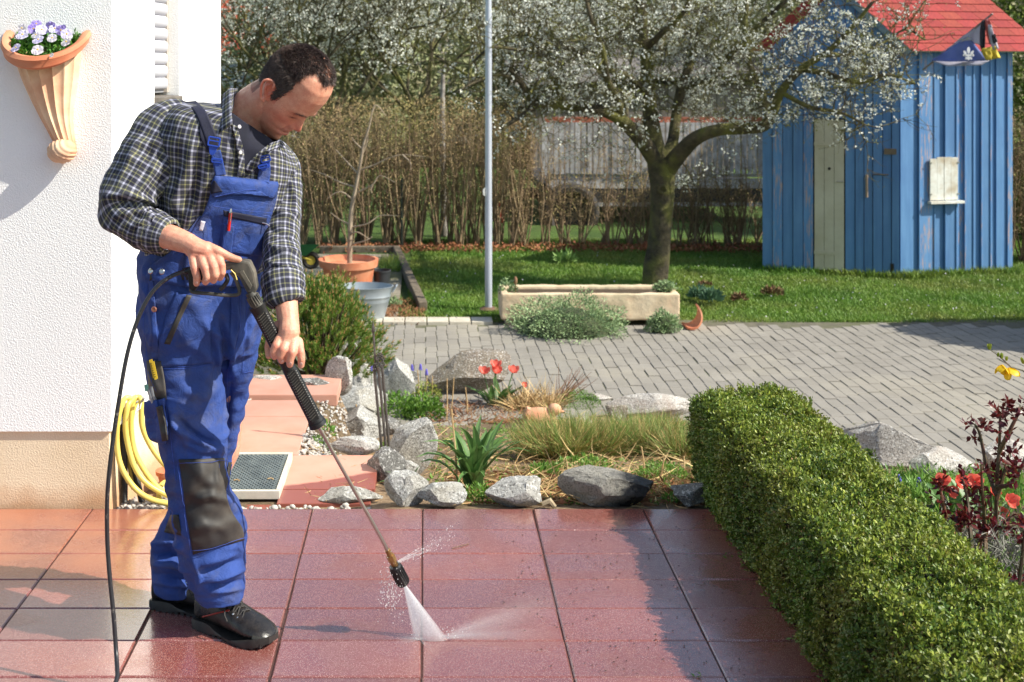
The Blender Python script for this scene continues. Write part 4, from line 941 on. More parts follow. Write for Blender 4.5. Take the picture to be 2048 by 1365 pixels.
# longer tufts at the foot of the shed
def footgrass(x0, y0, x1, y1, n, h=.1):
    t_ = NR.uniform(0, 1, n); P = np.stack([x0+(x1-x0)*t_+NR.normal(size=n)*.03, y0+(y1-y0)*t_+NR.normal(size=n)*.03, np.full(n, YARD-.03)], 1); D = NR.normal(size=(n, 3))*.3; D[:, 2] = 1
    tag(link('long_grass', blademesh('long_grass', P, D, h*NR.uniform(.5, 1.3, n), .012, NR.uniform(.1, .5, n)), m_gb2), kind='stuff')
# daisies and violets in the lawn
n = 160; P = []
for _ in range(n):
    g = GP(R.uniform(860, 2040), R.uniform(505, 640), YARD+.045); P.append(g[:])
tag(link('daisies', leafmesh('daisies', np.array(P), rvec(n), NR.uniform(.014, .024, n), .018), m_wh), kind='stuff')
n = 2600; P = []
for _ in range(n): g = GP(R.uniform(640, 1530), R.uniform(490, 503), YARD+.01); P.append(g[:])
P = np.array(P); P[:, 2] += NR.uniform(0, .03, n); D = rvec(n)
tag(link('fallen_leaves', leafmesh('fallen_leaves', P, D, NR.uniform(.03, .07, n), .03), mat('fallen_leaf', S(166, 108, 70), S(128, 84, 56), 8, .8, 0, coord='World', island=.25)), kind='stuff')
def yplant(label, px, py, wpx, hpx, n, ls, m, cat='plant', z=YARD, name='border_plant', D=None):
    p = GP(px, py, z) if D is None else W(px, py, D); k = p.y/F; a_ = NR.uniform(0, 2*np.pi, n); r = np.sqrt(NR.uniform(0, 1, n)); x = r*np.cos(a_)*wpx*k/2; y = r*np.sin(a_)*wpx*k/2*.6
    zz = (1.02-r**2)**.5*hpx*k*NR.uniform(.2, 1, n); P = p+0*p; P = np.stack([p.x+x, p.y+y, p.z+zz], 1); D_ = np.stack([x, y, np.full(n, wpx*k*.35)], 1)+NR.normal(size=(n, 3))*wpx*k*.16
    th = thing(name, label, cat, p); link('leaves', leafmesh('leaves', P, D_, ls*NR.uniform(.7, 1.3, n), ls*.4, None), m, th, kind='stuff'); return th
yplant('pale leafy weed in the middle of the lawn', 1130, 525, 36, 18, 60, .09, mat('pale_leaf', S(140, 172, 96), bump=0, trans=.2))
yplant('blue green iris clump right of the trough, left one', 1395, 600, 22, 20, 80, .09, mat('glaucous', S(96, 130, 100), bump=0, trans=.2))
yplant('blue green iris clump right of the trough, right one', 1424, 606, 26, 24, 110, .09, MATS['glaucous'])
m_rd = mat('reddish_plant', S(132, 92, 70), S(110, 100, 60), 12, .8, 0, coord='World', island=.2)
yplant('brown withered plant in the lawn border near the shed, right one', 1545, 590, 40, 14, 200, .05, m_rd); yplant('brown withered plant in the lawn border, nearest to the trough', 1478, 602, 26, 12, 120, .05, m_rd); yplant('small brown withered plant in the lawn behind the trough', 1410, 572, 26, 8, 90, .04, m_rd)
mat('bare_patch', S(150, 136, 96), S(120, 124, 72), 9, .95, .4, coord='World')
# ---------------------------------------------------------------- stone trough
t = NT('trough_stone'); co = t.coord('World')
c = t.mix(t.ramp(t.noise(co, 3, 5), [(.35, 0.), (.65, 1.)]), S(224, 204, 174), S(206, 182, 150)); c = t.mix(t.ramp(t.noise(co, 2.1, 5, .6, 1), [(.5, 0.), (.66, .6)]), c, S(170, 164, 132))
c = t.mix(t.ramp(t.noise(co, 9, 5), [(.55, 0.), (.7, .5)]), c, S(190, 148, 120)); t.set(Base_Color=c, Roughness=.9, Normal=t.bump(t.noise(co, 40, 7, .7), .5, .01))
a = GP(1002, 652, YARD); k = a.y/F; x0, x1 = a.x, a.x+358*k; yy = a.y; dp = .46; zt = W(0, 588, yy).z; zb = YARD+.055
tr = thing('stone_trough', 'long pale stone trough planter at the edge of the driveway', 'trough', (x0, yy, YARD))
bm = bmesh.new(); mb = MB(); 
for c_, d_ in ((((x0+x1)/2, yy+.03, (zt+zb)/2), (x1-x0, .07, zt-zb)), (((x0+x1)/2, yy+dp-.03, (zt+zb)/2+.005), (x1-x0, .07, zt-zb)), ((x0+.035, yy+dp/2, (zt+zb)/2), (.07, dp-.13, zt-zb)), ((x1-.035, yy+dp/2, (zt+zb)/2), (.07, dp-.13, zt-zb)), (((x0+x1)/2, yy+dp/2, zb+.02), (x1-x0-.1, dp-.1, .05))): mb.box(c_, d_)
o = mb.build('basin', MATS['trough_stone'], tr); md = o.modifiers.new('r', 'REMESH'); md.mode = 'VOXEL'; md.voxel_size = .014; md.use_smooth_shade = True
tx = bpy.data.textures.new('lumps', 'CLOUDS'); tx.noise_scale = .16; d_ = o.modifiers.new('d', 'DISPLACE'); d_.texture = tx; d_.strength = .022; d_.mid_level = .5; d_.texture_coords = 'OBJECT'
mb = MB(); mb.box(((x0+x1)/2, yy+dp/2, zt-.045), (x1-x0-.12, dp-.12, .03)); mb.build('soil', MATS['bed_soil'], tr)
for sx in (x0+.09, x1-.16): mb = MB(); mb.box((sx, yy+.14, YARD+.03), (.09, .2, .06)); mb.build('foot', MATS['trough_stone'], tr, bevel=.006)
m_cu = mat('cushion_leaf', S(124, 150, 100), S(156, 176, 130), 14, .7, 0, coord='World', island=.25)
def cushion(label, px, py, wpx, hpx, n, D=None, dep=.7):
    p = GP(px, py, YARD) if D is None else W(px, py, D); k = p.y/F; v = rvec(n); v[:, 2] = np.abs(v[:, 2]); r = 1+.55*np.array([noise.noise(Vector(a)*2.4+Vector((px, 0, 0))) for a in v])
    v *= (r*NR.uniform(.82, 1.05, n))[:, None]; P = v*np.array([wpx*k/2, wpx*k/2*dep, hpx*k])+np.array(p[:]); th = thing('cushion_plant', label, 'plant', p)
    link('leaves', leafmesh('leaves', P, v+rvec(n)*.7, NR.uniform(.018, .034, n), .012), m_cu, th, kind='stuff')
    b_ = MB(); b_.ball(p, (wpx*k*.40, wpx*k*.40*dep, hpx*k*.78), 16); b_.build('core', mat('cushion_core', S(74, 84, 56), S(56, 62, 42), 20, 1, .5, coord='World'), th, smooth=True)
cushion('large grey green cushion plant spreading in front of the stone trough', 1135, 664, 220, 60, 6500, 11.05)
cushion('small grey green cushion plant at the right end of the stone trough', 1326, 660, 62, 34, 1400, 11.08)
cushion('green tuft growing on top of the right end of the trough', 1328, 580, 42, 16, 500, yy+.15)
yplant('small pale herb growing on the left end of the trough', 1015, 592, 32, 36, 160, .04, m_cu, D=yy+.2); 
th = thing('dry_seedhead', 'dead stem with a seed head on the left end of the trough', 'dry flower', W(1031, 590, yy+.2)); mb = MB(); mb.tube([W(1031, 592, yy+.2), W(1031, 560, yy+.2)], .006, 5); mb.ball(W(1031, 562, yy+.2), (.02, .02, .045), 8); mb.build('stalk', m_rd, th)
# broken terracotta shard
th = thing('broken_pot_shard', 'curved terracotta shard leaning against the right end of the trough', 'pot shard', GP(1385, 655, YARD)); p = W(1376, 626, 11.3); k = p.y/F; rings = []
for j in range(15):
    g = math.radians(-118+j*12); w_ = .10*math.sin(math.pi*min(1, .25+j/15*.9))**.6+.02; r = 27*k; c_ = p+Vector((0, -.05, 0)); ring = []
    for rr, yy_ in ((r, -w_), (r, w_), (r-.018, w_), (r-.018, -w_)): ring.append(c_+Vector((math.cos(g)*rr*.85, yy_, math.sin(g)*rr)))
    rings.append(ring)
mb = MB(); mb.loft(rings); mb.build('shard', m_tc, th, smooth=True)
# ---------------------------------------------------------------- flagpole
g = GP(977, 618, YARD); k = g.y/F; fp = thing('flagpole', 'tall white aluminium flagpole standing in the lawn left of the trough', 'flagpole', g)
m_pole = mat('aluminium', S(196, 202, 214), S(184, 190, 204), 2, .4, .05, metal=.35)
mb = MB(); mb.tube([g+Vector((0, 0, -.05)), g+Vector((0, 0, 1.05))], 7.2*k, 20); mb.build('pole', m_pole, fp, smooth=True)
mb = MB(); mb.tube([g+Vector((0, 0, 1.05)), g+Vector((0, 0, 3.1))], 6.8*k, 20); mb.build('pole', m_pole, fp, smooth=True); mb = MB(); mb.tube([g+Vector((0, 0, 3.1)), g+Vector((.01, 0, 6))], 6.0*k, 20); mb.build('pole', m_pole, fp, smooth=True)
mb = MB(); mb.lathe(g+Vector((0, 0, -.03)), [(.09, 0), (.10, .03), (.06, .05)], 16); mb.build('foot', mat('rust_brown', S(110, 84, 66)), fp)
mb = MB(); mb.box(W(968, 384, g.y-.02), (.02, .03, .06)); mb.tube([W(970, 376, g.y-.03), W(966, 382, g.y-.03), W(969, 392, g.y-.03)], .006, 6); mb.build('cleat', MATS['white_tie'], fp)

# ---------------------------------------------------------------- trees
m_bark = mat('bark_mossy', S(98, 88, 66), S(64, 58, 44), 8, .9, 1, 40, .03, coord='World', c3=S(122, 122, 54), s3=3.2)
m_blo = mat('blossom', S(244, 246, 240), S(226, 228, 212), 3, .7, 0, coord='World', island=.14, trans=.3)
m_bud = mat('leaf_bud', S(150, 156, 84), S(128, 128, 66), 3, .7, 0, coord='World', island=.2, trans=.2)
def blossoms(pts, sz, per, par, m=m_blo, spread=1.6, nm='blossoms'):
    P = np.repeat(np.array([p[:] for p in pts]), per, 0); P += NR.normal(size=P.shape)*sz*spread*.5; n = len(P)
    A_ = leafmesh(nm, np.concatenate([P, P]), np.concatenate([rvec(n), rvec(n)]), sz*NR.uniform(.7, 1.25, 2*n), sz*.9, None, .35); return link(nm, A_, m, par, kind='stuff')
def grow(mb, p, d, L, r, lv, tips, rr, n=5, curl=.35, up=.15, tipr=.0025):
    pts = [p]; q = Vector(p); dd = Vector(d).normalized()
    for i in range(n):
        dd = (dd+Vector((rr.gauss(0, curl), rr.gauss(0, curl), rr.gauss(0, curl)+up))*.5).normalized(); q = q+dd*L/n; pts.append(q)
        if lv > 0 and i > 0:
            for _ in range(2 if lv > 1 else 3):
                if rr.random() < .8:
                    s_ = Vector((rr.gauss(0, 1), rr.gauss(0, 1), rr.gauss(0, .8)+.2)); s_ -= dd*s_.dot(dd)*.6; grow(mb, q, dd*.55+s_.normalized()*.8, L*rr.uniform(.4, .68), max(r*.5, tipr), lv-1, tips, rr, n, curl, up, tipr)
        if lv == 0: tips += [q, q.lerp(pts[-2], .5)]
        elif lv == 1 and rr.random() < .6: tips.append(q)
    mb.tube(pts, [max(r*(1-.75*i/n), tipr*.6) for i in range(n+1)], 5 if lv < 2 else 7, cap=False)
TD0 = 13.45
tree = thing('blossom_tree', 'mossy fruit tree in white blossom standing behind the stone trough', 'tree', GP(1310, 568, YARD))
def WT(px, py, dd=0): return W(px, py, TD0+dd)
kk = TD0/F
limbs = [
 ([(1308, 580, 0), (1313, 530, 0), (1320, 460, 0), (1325, 400, 0), (1324, 350, 0), (1320, 318, 0)], [27, 24, 22.5, 22.5, 27, 27]),
 ([(1316, 330, 0), (1290, 290, -.1), (1262, 258, -.2), (1232, 234, -.3), (1190, 219, -.4), (1130, 212, -.5), (1078, 209, -.6), (1058, 192, -.6), (1042, 165, -.7), (1015, 135, -.8)], [17, 16, 14, 12, 10, 9, 8, 7, 6, 3]),
 ([(1078, 209, -.6), (1050, 228, -.7), (1022, 245, -.8), (1000, 262, -.9)], [6, 5, 4, 2]),
 ([(1318, 330, 0), (1306, 270, .1), (1300, 220, .1), (1296, 160, .1), (1290, 100, .1), (1284, 40, .1), (1280, -30, 0), (1272, -120, 0), (1290, -230, .1)], [20, 18, 15, 13, 12, 11, 9, 7, 4]),
 ([(1330, 325, 0), (1345, 285, .3), (1352, 235, .4), (1362, 180, .5), (1386, 110, .6), (1405, 50, .6), (1425, -30, .7), (1450, -120, .7), (1440, -210, .7)], [14, 12, 11, 10, 9, 8, 7, 5, 3]),
 ([(1330, 345, 0), (1362, 305, -.2), (1395, 275, -.4), (1440, 260, -.5), (1490, 258, -.6), (1528, 252, -.7), (1545, 228, -.7), (1562, 185, -.8), (1602, 138, -.9), (1650, 108, -1.0), (1700, 60, -1.1), (1745, 5, -1.2)], [19, 16, 14, 12, 11, 11, 9.5, 8, 7, 5.5, 4.5, 3]),
 ([(1540, 240, -.7), (1525, 190, -.5), (1500, 130, -.4), (1490, 60, -.4), (1500, -40, -.3)], [8, 7, 6, 5, 3]),
 ([(1602, 138, -.9), (1660, 150, -1), (1720, 165, -1.2), (1775, 150, -1.3), (1830, 168, -1.4)], [6, 5, 4, 3, 2]),
 ([(1562, 185, -.8), (1620, 215, -1), (1680, 225, -1.1), (1730, 250, -1.2)], [5, 4, 3, 2]),
 ([(1298, 190, .1), (1250, 150, -.2), (1200, 138, -.4), (1150, 100, -.5), (1100, 90, -.6), (1050, 60, -.8)], [8, 7, 6, 5, 4, 3]),
 ([(1250, 258, -.2), (1235, 200, -.4), (1215, 160, -.6), (1205, 100, -.8), (1180, 30, -.9), (1160, -60, -.9)], [9, 7, 6, 5, 4, 3]),
 ([(1290, 100, .1), (1330, 60, -.3), (1370, 20, -.6), (1400, -60, -.8)], [7, 6, 5, 3]),
 ([(1362, 180, .5), (1420, 150, .3), (1470, 100, 0), (1530, 40, -.2), (1600, -20, -.4), (1680, -60, -.5)], [8, 7, 6, 5, 4, 3]),
 ([(1130, 212, -.5), (1110, 165, -.4), (1080, 130, -.3), (1060, 70, -.2), (1020, 20, -.1)], [6, 5, 4, 3, 2]),
 ([(1284, 40, .1), (1230, 0, .4), (1170, -60, .8), (1100, -110, 1.0)], [7, 6, 5, 3]),
 ([(1650, 108, -1), (1700, 110, -.7), (1760, 90, -.5), (1810, 60, -.4), (1850, 80, -.3)], [5, 4, 3, 2, 2]),
 ([(1296, 160, .1), (1310, 110, .8), (1340, 50, 1.5), (1350, -30, 2.0)], [8, 7, 5, 3]),
 ([(1042, 165, -.7), (1000, 150, -.9), (950, 165, -1.1), (905, 190, -1.2)], [4, 3, 2, 2]),
 ([(1100, 90, -.6), (1040, 100, -.9), (985, 95, -1.2), (940, 130, -1.3)], [4, 3, 3, 2]),
]
tips = []; rr_ = random.Random(4)
for i, (pts, rad) in enumerate(limbs):
    c_ = crv([tuple(WT(*p))+(r*kk,) for p, r in zip(pts, rad)], 4); mb = MB(); mb.tube([Vector(q[:3]) for q in c_], [q[3] for q in c_], 12 if i else 20, cap=False)
    if i == 0:
        mb.v = [tuple(Vector(v)+(Vector(v)-Vector(WT(1320, 450)))*0+Vector((1, .6, 0))*.018*noise.noise(Vector(v)*4)) for v in mb.v]; mb.build('trunk', m_bark, tree, smooth=True)
        mb = MB(); q = WT(1325, 379, -.145); mb.lathe(q, [(.050, -.01), (.055, .012), (.036, .02), (.028, -.02)], 14, M=Matrix.Rotation(1.5, 3, 'X')); mb.build('branch_scar', m_bark, tree, smooth=True)
    else: mb.build('limb', m_bark, tree, smooth=True)
    if i:
        tw = MB()
        for q in c_[3:]:
            for _ in range(2 if i < 8 else 2):
                if rr_.random() < .72 and (q[2] > W(0, 232, q[1]).z or rr_.random() < .12 or (i == 7 or i == 8)):
                    d = Vector((rr_.gauss(0, 1), rr_.gauss(0, 1), rr_.gauss(.25, .8))); grow(tw, Vector(q[:3]), d, rr_.uniform(.28, .72), .008, 2 if q[3] > .02 else 1, tips, rr_, 4, .5, .1)
        tw.build('twigs', m_bark, tree, kind='stuff')
rr_.shuffle(tips); print('tree tips', len(tips))
tsel = tips[:9000]
blossoms(tsel[:4600], .024, 3, tree, spread=1.9); blossoms(tips[9000:14000] if len(tips) > 12000 else tips[:4000], .018, 1, tree, m_bud, 2, 'leaf_buds')

def small_tree(name, label, base, hgt, spread, seed, n1=8, nb=3500, trunk_r=.07, lv=3, sz=.038, per=3, clear=.3, m=m_blo, up=.25):
    rr = random.Random(seed); th = thing(name, label, 'tree', base, group=None); mb = MB(); tips = []
    fork = base+Vector((rr.uniform(-.1, .1), 0, hgt*clear)); mb.tube([base, base.lerp(fork, .5)+Vector((.04, 0, 0)), fork], [trunk_r, trunk_r*.85, trunk_r*.75], 10); mb.build('trunk', m_bark, th, smooth=True)
    br = MB()
    for i in range(n1):
        a_ = 6.283*i/n1+rr.uniform(-.3, .3); grow(br, fork+Vector((0, 0, rr.uniform(-.1, .2))), (math.cos(a_)*spread, math.sin(a_)*spread, rr.uniform(.4, 1.4)), hgt*rr.uniform(.45, .62), trunk_r*.5, lv, tips, rr, 4, .35, up, .004)
    br.build('branches', m_bark, th, kind='stuff'); rr.shuffle(tips)
    blossoms(tips[:int(nb*.68)], sz*.85, per, th, m, 1.9); return th
small_tree('blossom_tree', 'white flowering tree behind the bare hedge next to the house corner', Vector((-3.2, 19.5, YARD)), 4.4, .8, 21, 9, 3200, clear=.32)
small_tree('blossom_tree', 'white flowering tree right behind the man\'s head beyond the hedge', Vector((-1.6, 18.6, YARD)), 4.5, .9, 22, 10, 4200, clear=.32)
small_tree('blossom_tree', 'white flowering tree behind the hedge with yellow lichen on its limbs', Vector((-.25, 19.2, YARD)), 4.3, .8, 23, 9, 3600, clear=.38)
small_tree('blossom_tree', 'sparser flowering tree behind the flagpole', Vector((1.4, 21.5, YARD)), 4.6, .9, 24, 8, 2600, clear=.35)
small_tree('blossom_tree', 'flowering tree behind the farm wagon between trunk and shed', Vector((4.2, 24.5, YARD)), 5.2, .9, 25, 8, 2600, clear=.35)
# birch trunk
b_ = Vector(W(888, 385, 17.6)); bt = thing('birch_trunk', 'slim pale birch trunk standing in the bare hedge', 'tree', Vector((b_.x, 17.6, YARD)))
mb = MB(); mb.tube([Vector((b_.x, 17.6, YARD-.03)), W(887, 330, 17.6), W(884, 240, 17.6), W(886, 150, 17.6)], [.055, .05, .045, .03], 10); mb.build('trunk', mat('birch_bark', S(176, 170, 162), S(112, 104, 98), 9, .8, .3, coord='World'), bt, smooth=True)

# ---------------------------------------------------------------- bare hedge
m_tw = mat('hedge_twig', S(156, 134, 104), S(122, 104, 80), 4, .9, 0, coord='World', island=.25)
m_dl = mat('hedge_leaf', S(172, 146, 108), S(148, 130, 84), 3, .8, 0, coord='World', island=.3, c3=S(140, 142, 74), s3=1.1)
bh = thing('beech_hedge', 'leafless brown hedge of upright stems along the back of the lawn', 'hedge', (1.3, 16.5, YARD))
def hedgerun(x0, x1, yb, top0, top1, nst, nleaf):
    mb = MB(); P = []; D = []; st = int((x1-x0)/.24)
    for s_ in range(st):
        xs_ = x0+(x1-x0)*(s_+R.uniform(.2, .8))/st
        for i in range(nst):
            y = yb+R.uniform(-.16, .16); x = xs_+R.uniform(-.04, .04); hgt = (top0+(top1-top0)*(xs_-x0)/(x1-x0))*R.uniform(.72, 1.04); dx, dy = R.gauss(0, .16), R.gauss(0, .14); p = Vector((x, y, YARD-.02)); pts = [p]
            for j in range(1, 5): p = p+Vector((dx*.3+R.gauss(0, .035), dy*.3+R.gauss(0, .03), hgt/4)); pts.append(p)
            r = R.uniform(.005, .014); mb.tube(pts, [r, r*.85, r*.7, r*.5, .002], 4, cap=False)
            for _ in range(12):
                t_ = R.uniform(.25, .98); k_ = min(3, int(t_*4)); q = pts[k_].lerp(pts[k_+1], t_*4-k_); e = q+Vector((R.gauss(0, .11), R.gauss(0, .08), R.uniform(.02, .2))); mb.tube([q, e], [.0035, .0015], 3, cap=False)
                if R.random() < .5: P.append(e[:]); D.append((R.gauss(0, 1), R.gauss(0, 1), -.3))
    mb.build('stems', m_tw, bh, kind='stuff')
    n = nleaf; X = NR.uniform(x0, x1, n); Z = YARD+.3+NR.beta(1.4, 1.2, n)*(top0-.2); Y = yb+NR.normal(size=n)*.16
    P = np.concatenate([np.array(P), np.stack([X, Y, Z], 1)]); D = rvec(len(P)); D[:, 2] -= .4
    link('dead_leaves', leafmesh('dead_leaves', P, D, NR.uniform(.015, .034, len(P)), .014), m_dl, bh, kind='stuff')
hedgerun(-2.1, 1.55, 16.5, 2.0, 1.85, 18, 20000); hedgerun(-2.1, 1.5, 16.9, 1.95, 1.8, 9, 9000); hedgerun(1.6, 4.9, 16.5, 1.6, 1.45, 5, 1800); hedgerun(2.75, 4.9, 16.6, .95, .9, 11, 2500); hedgerun(1.6, 2.7, 16.6, .95, .9, 6, 900); hedgerun(6.9, 9.2, 15.2, 1.9, 2.0, 18, 9000)
# dark fence post in the hedge
mb = MB(); g = GP(804, 489, YARD); mb.tube([Vector((g.x, 16.3, YARD-.02)), Vector((g.x, 16.3, YARD+.95))], .018, 6); tag(mb.build('fence_post', mat('dark_green_steel', S(34, 44, 34), bump=0)), 'thin dark steel post in front of the bare hedge', 'post')
th = thing('red_toy', 'small red object lying behind the hedge near the flagpole', 'object', W(1000, 440, 17.2)); mb = MB(); mb.ball(W(1000, 437, 17.2), (.055, .05, .09), 10); mb.box(W(1000, 415, 17.2), (.05, .04, .14), rz=.3); mb.build('body', mat('red_plastic', S(206, 60, 44), bump=0), th, smooth=True)

# ---------------------------------------------------------------- farm wagon behind the hedge
m_wd = mat('grey_board', S(186, 184, 186), S(140, 136, 136), 5, .85, .4, coord='World', rand=.2); m_wk = mat('dark_steel', S(64, 62, 64), S(48, 46, 48), 6, .6, .1)
Dw = 19.0; wg = thing('farm_wagon', 'old farm wagon with a grey slatted side and a big wheel behind the hedge', 'wagon', W(1300, 480, Dw))
xl, xr = W(1084, 0, Dw).x, W(1530, 0, Dw).x; zt_, zb_ = W(0, 246, Dw).z, W(0, 348, Dw).z; i = 0; x = xl
while x < xr:
    w_ = R.uniform(.055, .085); mb = MB(); mb.box((x+w_/2, Dw+R.uniform(-.01, .01), (zt_+zb_)/2+R.uniform(-.02, .02)), (w_, .02, zt_-zb_)); mb.build('slat', m_wd, wg); x += w_+R.uniform(.015, .035)
for z_, h_, m_ in ((zb_-.03, .05, m_wd), (zb_-.16, .16, m_wd), (zb_-.36, .2, m_wk), (zb_-.5, .06, m_wd)): mb = MB(); mb.box(((xl+xr)/2+.1, Dw+.06, z_), (xr-xl, .06, h_)); mb.build('side_rail', m_, wg)
mb = MB(); mb.box(((xl+xr)/2, Dw+1.6, zb_-.24), (xr-xl, 3.0, .14)); mb.build('bed', m_wk, wg)
mb = MB(); mb.box(((xl+xr)/2+.2, Dw+.02, zt_+.05), (xr-xl+.3, .03, .085)); mb.build('rust_red_rail', mat('rust_red', S(178, 104, 80), S(150, 86, 66), 5, .8, .3, coord='World'), wg)
mb = MB(); c_ = W(1140, 425, Dw-.1); r_ = 58*Dw/F
def torus(mb, c, Rr, r, n=30, m=10, ax='Y'):
    V = []; 
    for i in range(n):
        a_ = 6.283*i/n
        for j in range(m): b_ = 6.283*j/m; rad = Rr+r*math.cos(b_); q = (rad*math.cos(a_), r*math.sin(b_)*1.2, rad*math.sin(a_)); V.append(Vector(c)+Vector(q if ax == 'Y' else (q[1], q[0], q[2])))
    mb.add(V, [(i*m+j, i*m+(j+1) % m, ((i+1) % n)*m+(j+1) % m, ((i+1) % n)*m+j) for i in range(n) for j in range(m)])
m_tyre = mat('tyre', S(44, 42, 42), S(60, 54, 50), 10, .85, .3)
wh = MB(); torus(wh, c_, r_-.09, .10); whl = wh.build('wheel', m_tyre, wg, smooth=True); mb = MB(); mb.lathe(c_, [(r_-.17, -.04), (r_-.15, -.06), (r_-.15, .05)], 30, M=Matrix.Rotation(math.pi/2, 3, 'X'), cap=False); mb.build('rim', mat('white_rim', S(232, 230, 224), S(210, 208, 204), rough=.5, bump=0), whl, smooth=True)
mb = MB(); mb.lathe(c_, [(r_-.18, -.02), (.08, -.04), (.05, .02)], 30, M=Matrix.Rotation(math.pi/2, 3, 'X')); mb.build('hub', m_wk, whl, smooth=True)
mb = MB(); c2 = W(1062, 430, Dw+1.4); torus(mb, c2, r_-.09, .10); mb.build('wheel', m_tyre, wg, smooth=True)
# ---------------------------------------------------------------- buildings far behind
m_rt = mat('red_roof', S(206, 96, 66), S(186, 80, 58), 4, .85, .2, coord='World', c3=S(214, 120, 92), s3=.6); m_gw2 = mat('far_wall', S(222, 208, 196), S(206, 196, 186), 2, .9, .1, coord='World')
def tiledroof(name, x0, x1, y0, z0, y1, z1, par, m, dx=.30, dy=.36):
    mb = MB(); nx_ = int((x1-x0)/dx); ny_ = int(math.hypot(y1-y0, z1-z0)/dy)
    for j in range(ny_):
        a, b = Vector((0, y0+(y1-y0)*j/ny_, z0+(z1-z0)*j/ny_+.03)), Vector((0, y0+(y1-y0)*(j+1)/ny_, z0+(z1-z0)*(j+1)/ny_))
        for i in range(nx_): xa, xb = x0+i*dx, x0+(i+1)*dx-.02; mb.add([(xa, a.y, a.z), ((xa+xb)/2, a.y, a.z+.05), (xb, a.y, a.z), (xb, b.y, b.z), ((xa+xb)/2, b.y, b.z+.05), (xa, b.y, b.z)], [(0, 1, 4, 5), (1, 2, 3, 4)])
    return mb.build(name, m, par, kind='stuff')
h1 = thing('far_house', 'house with a bright red tiled roof behind the blossom at the left', 'house', (-5.6, 31, YARD))
a, b = W(425, 105, 31), W(572, 105, 31); mb = MB(); mb.box(((a.x+b.x)/2-1, 34, (a.z+YARD)/2), (b.x-a.x+1.6, 5.5, a.z-YARD)); mb.build('wall', mat('bluish_wall', S(178, 184, 196), S(160, 166, 178), 2, .9, .1), h1)
tiledroof('roof_tiles', a.x-2.4, b.x, 31, a.z, 34.5, a.z+3.6, h1, m_rt, .25, .34); mb = MB(); mb.prism([(a.x-2.4, 31.1, a.z-.03), (b.x-.05, 31.1, a.z-.03), (b.x-.05, 34.5, a.z+3.55), (a.x-2.4, 34.5, a.z+3.55)], (0, .05, -.1)); mb.build('roof', m_rt, h1)
w_ = MB(); w_.box(W(505, 0, 31.3)+Vector((0, .2, .1)), (.9, .06, .5)); f_ = w_.build('roof_window', m_wk, h1); 
h2 = thing('far_house', 'pale rendered house wall behind the flowering trees near the flagpole', 'house', (1.2, 36, YARD))
a, b = W(880, 85, 36), W(1130, 85, 36); mb = MB(); mb.box(((a.x+b.x)/2, 39, 2), (b.x-a.x, 6, 5.4)); mb.build('wall', m_gw2, h2)
for i in range(2):
    c_ = W(930+i*70, 60, 35.98); mb = MB(); mb.box(c_, (.6, .05, .8)); f_ = mb.build('window', mat('white_frame', S(230, 230, 228), bump=0), h2); mb = MB(); mb.box(c_+Vector((0, -.03, 0)), (.5, .03, .7)); mb.build('pane', MATS['dark_glass'], f_)
mb = MB(); mb.prism([(a.x-.4, 35.6, 4.7), (b.x+.4, 35.6, 4.7), (b.x+.4, 39, 7.4), (a.x-.4, 39, 7.4)], (0, .1, .2)); mb.build('roof', mat('grey_roof', S(92, 88, 90), S(74, 72, 76), 6, .8, .3), h2)
h3 = thing('barn', 'grey boarded barn with a low dark roof behind the wagon', 'barn', (4.5, 29, YARD))
a, b = W(1060, 200, 29), W(1560, 200, 29); x = a.x
while x < b.x: mb = MB(); mb.box((x+.1, 29, (1.2+YARD)/2), (.2-.02, .05, 1.2-YARD)); mb.build('board', mat('barn_board', S(140, 128, 122), S(110, 100, 96), 3, .9, .3, coord='World', rand=.15), h3); x += .2
mb = MB(); mb.prism([(a.x-.5, 28.7, 1.18), (b.x+.4, 28.7, 1.55), (b.x+.4, 33, 2.6), (a.x-.5, 33, 2.2)], (0, .05, .1)); mb.build('roof', mat('barn_roof', S(128, 122, 118), S(104, 100, 98), 5, .85, .3, coord='World'), h3)
# evergreen trees and far bank
m_fg = mat('far_foliage', S(112, 120, 82), S(142, 146, 106), 1.2, .8, 0, coord='World', island=.3, c3=S(158, 146, 116), s3=.5); m_fc = mat('conifer', S(84, 104, 34), S(118, 132, 50), 2, .8, 0, coord='World', island=.3)
def mass(name, label, c_, rad, n, ls, m, cat='tree', sq=1, trunk=True):
    th = thing(name, label, cat, (c_[0], c_[1], YARD)); v = rvec(n); rr = np.array([1+.28*noise.noise(Vector(a)*2.2+Vector(c_)) for a in v]); P = v*(rr*NR.uniform(.45, 1.02, n)**.6)[:, None]*np.array(rad)+np.array(c_)
    link('crown', leafmesh('crown', P, v+rvec(n), ls*NR.uniform(.6, 1.3, n), ls*.5), m, th, kind='stuff')
    if trunk: mb = MB(); mb.tube([(c_[0], c_[1], YARD-.05), (c_[0], c_[1], c_[2]+rad[2]*.5)], [.12, .04], 8); mb.build('trunk', m_bk, th)
    return th
mass('conifer', 'yellow green conifer rising right of the blue shed', (9.0, 17.5, 1.7), (1.3, 1.1, 2.9), 26000, .09, m_fc)
mass('conifer', 'conifer added out of view to throw the shadow over the driveway', (7.25, 10.5, .1), (.85, .8, 1.25), 30000, .11, m_fc)  # unseen, added to cast the driveway shadow; its kind is assumed
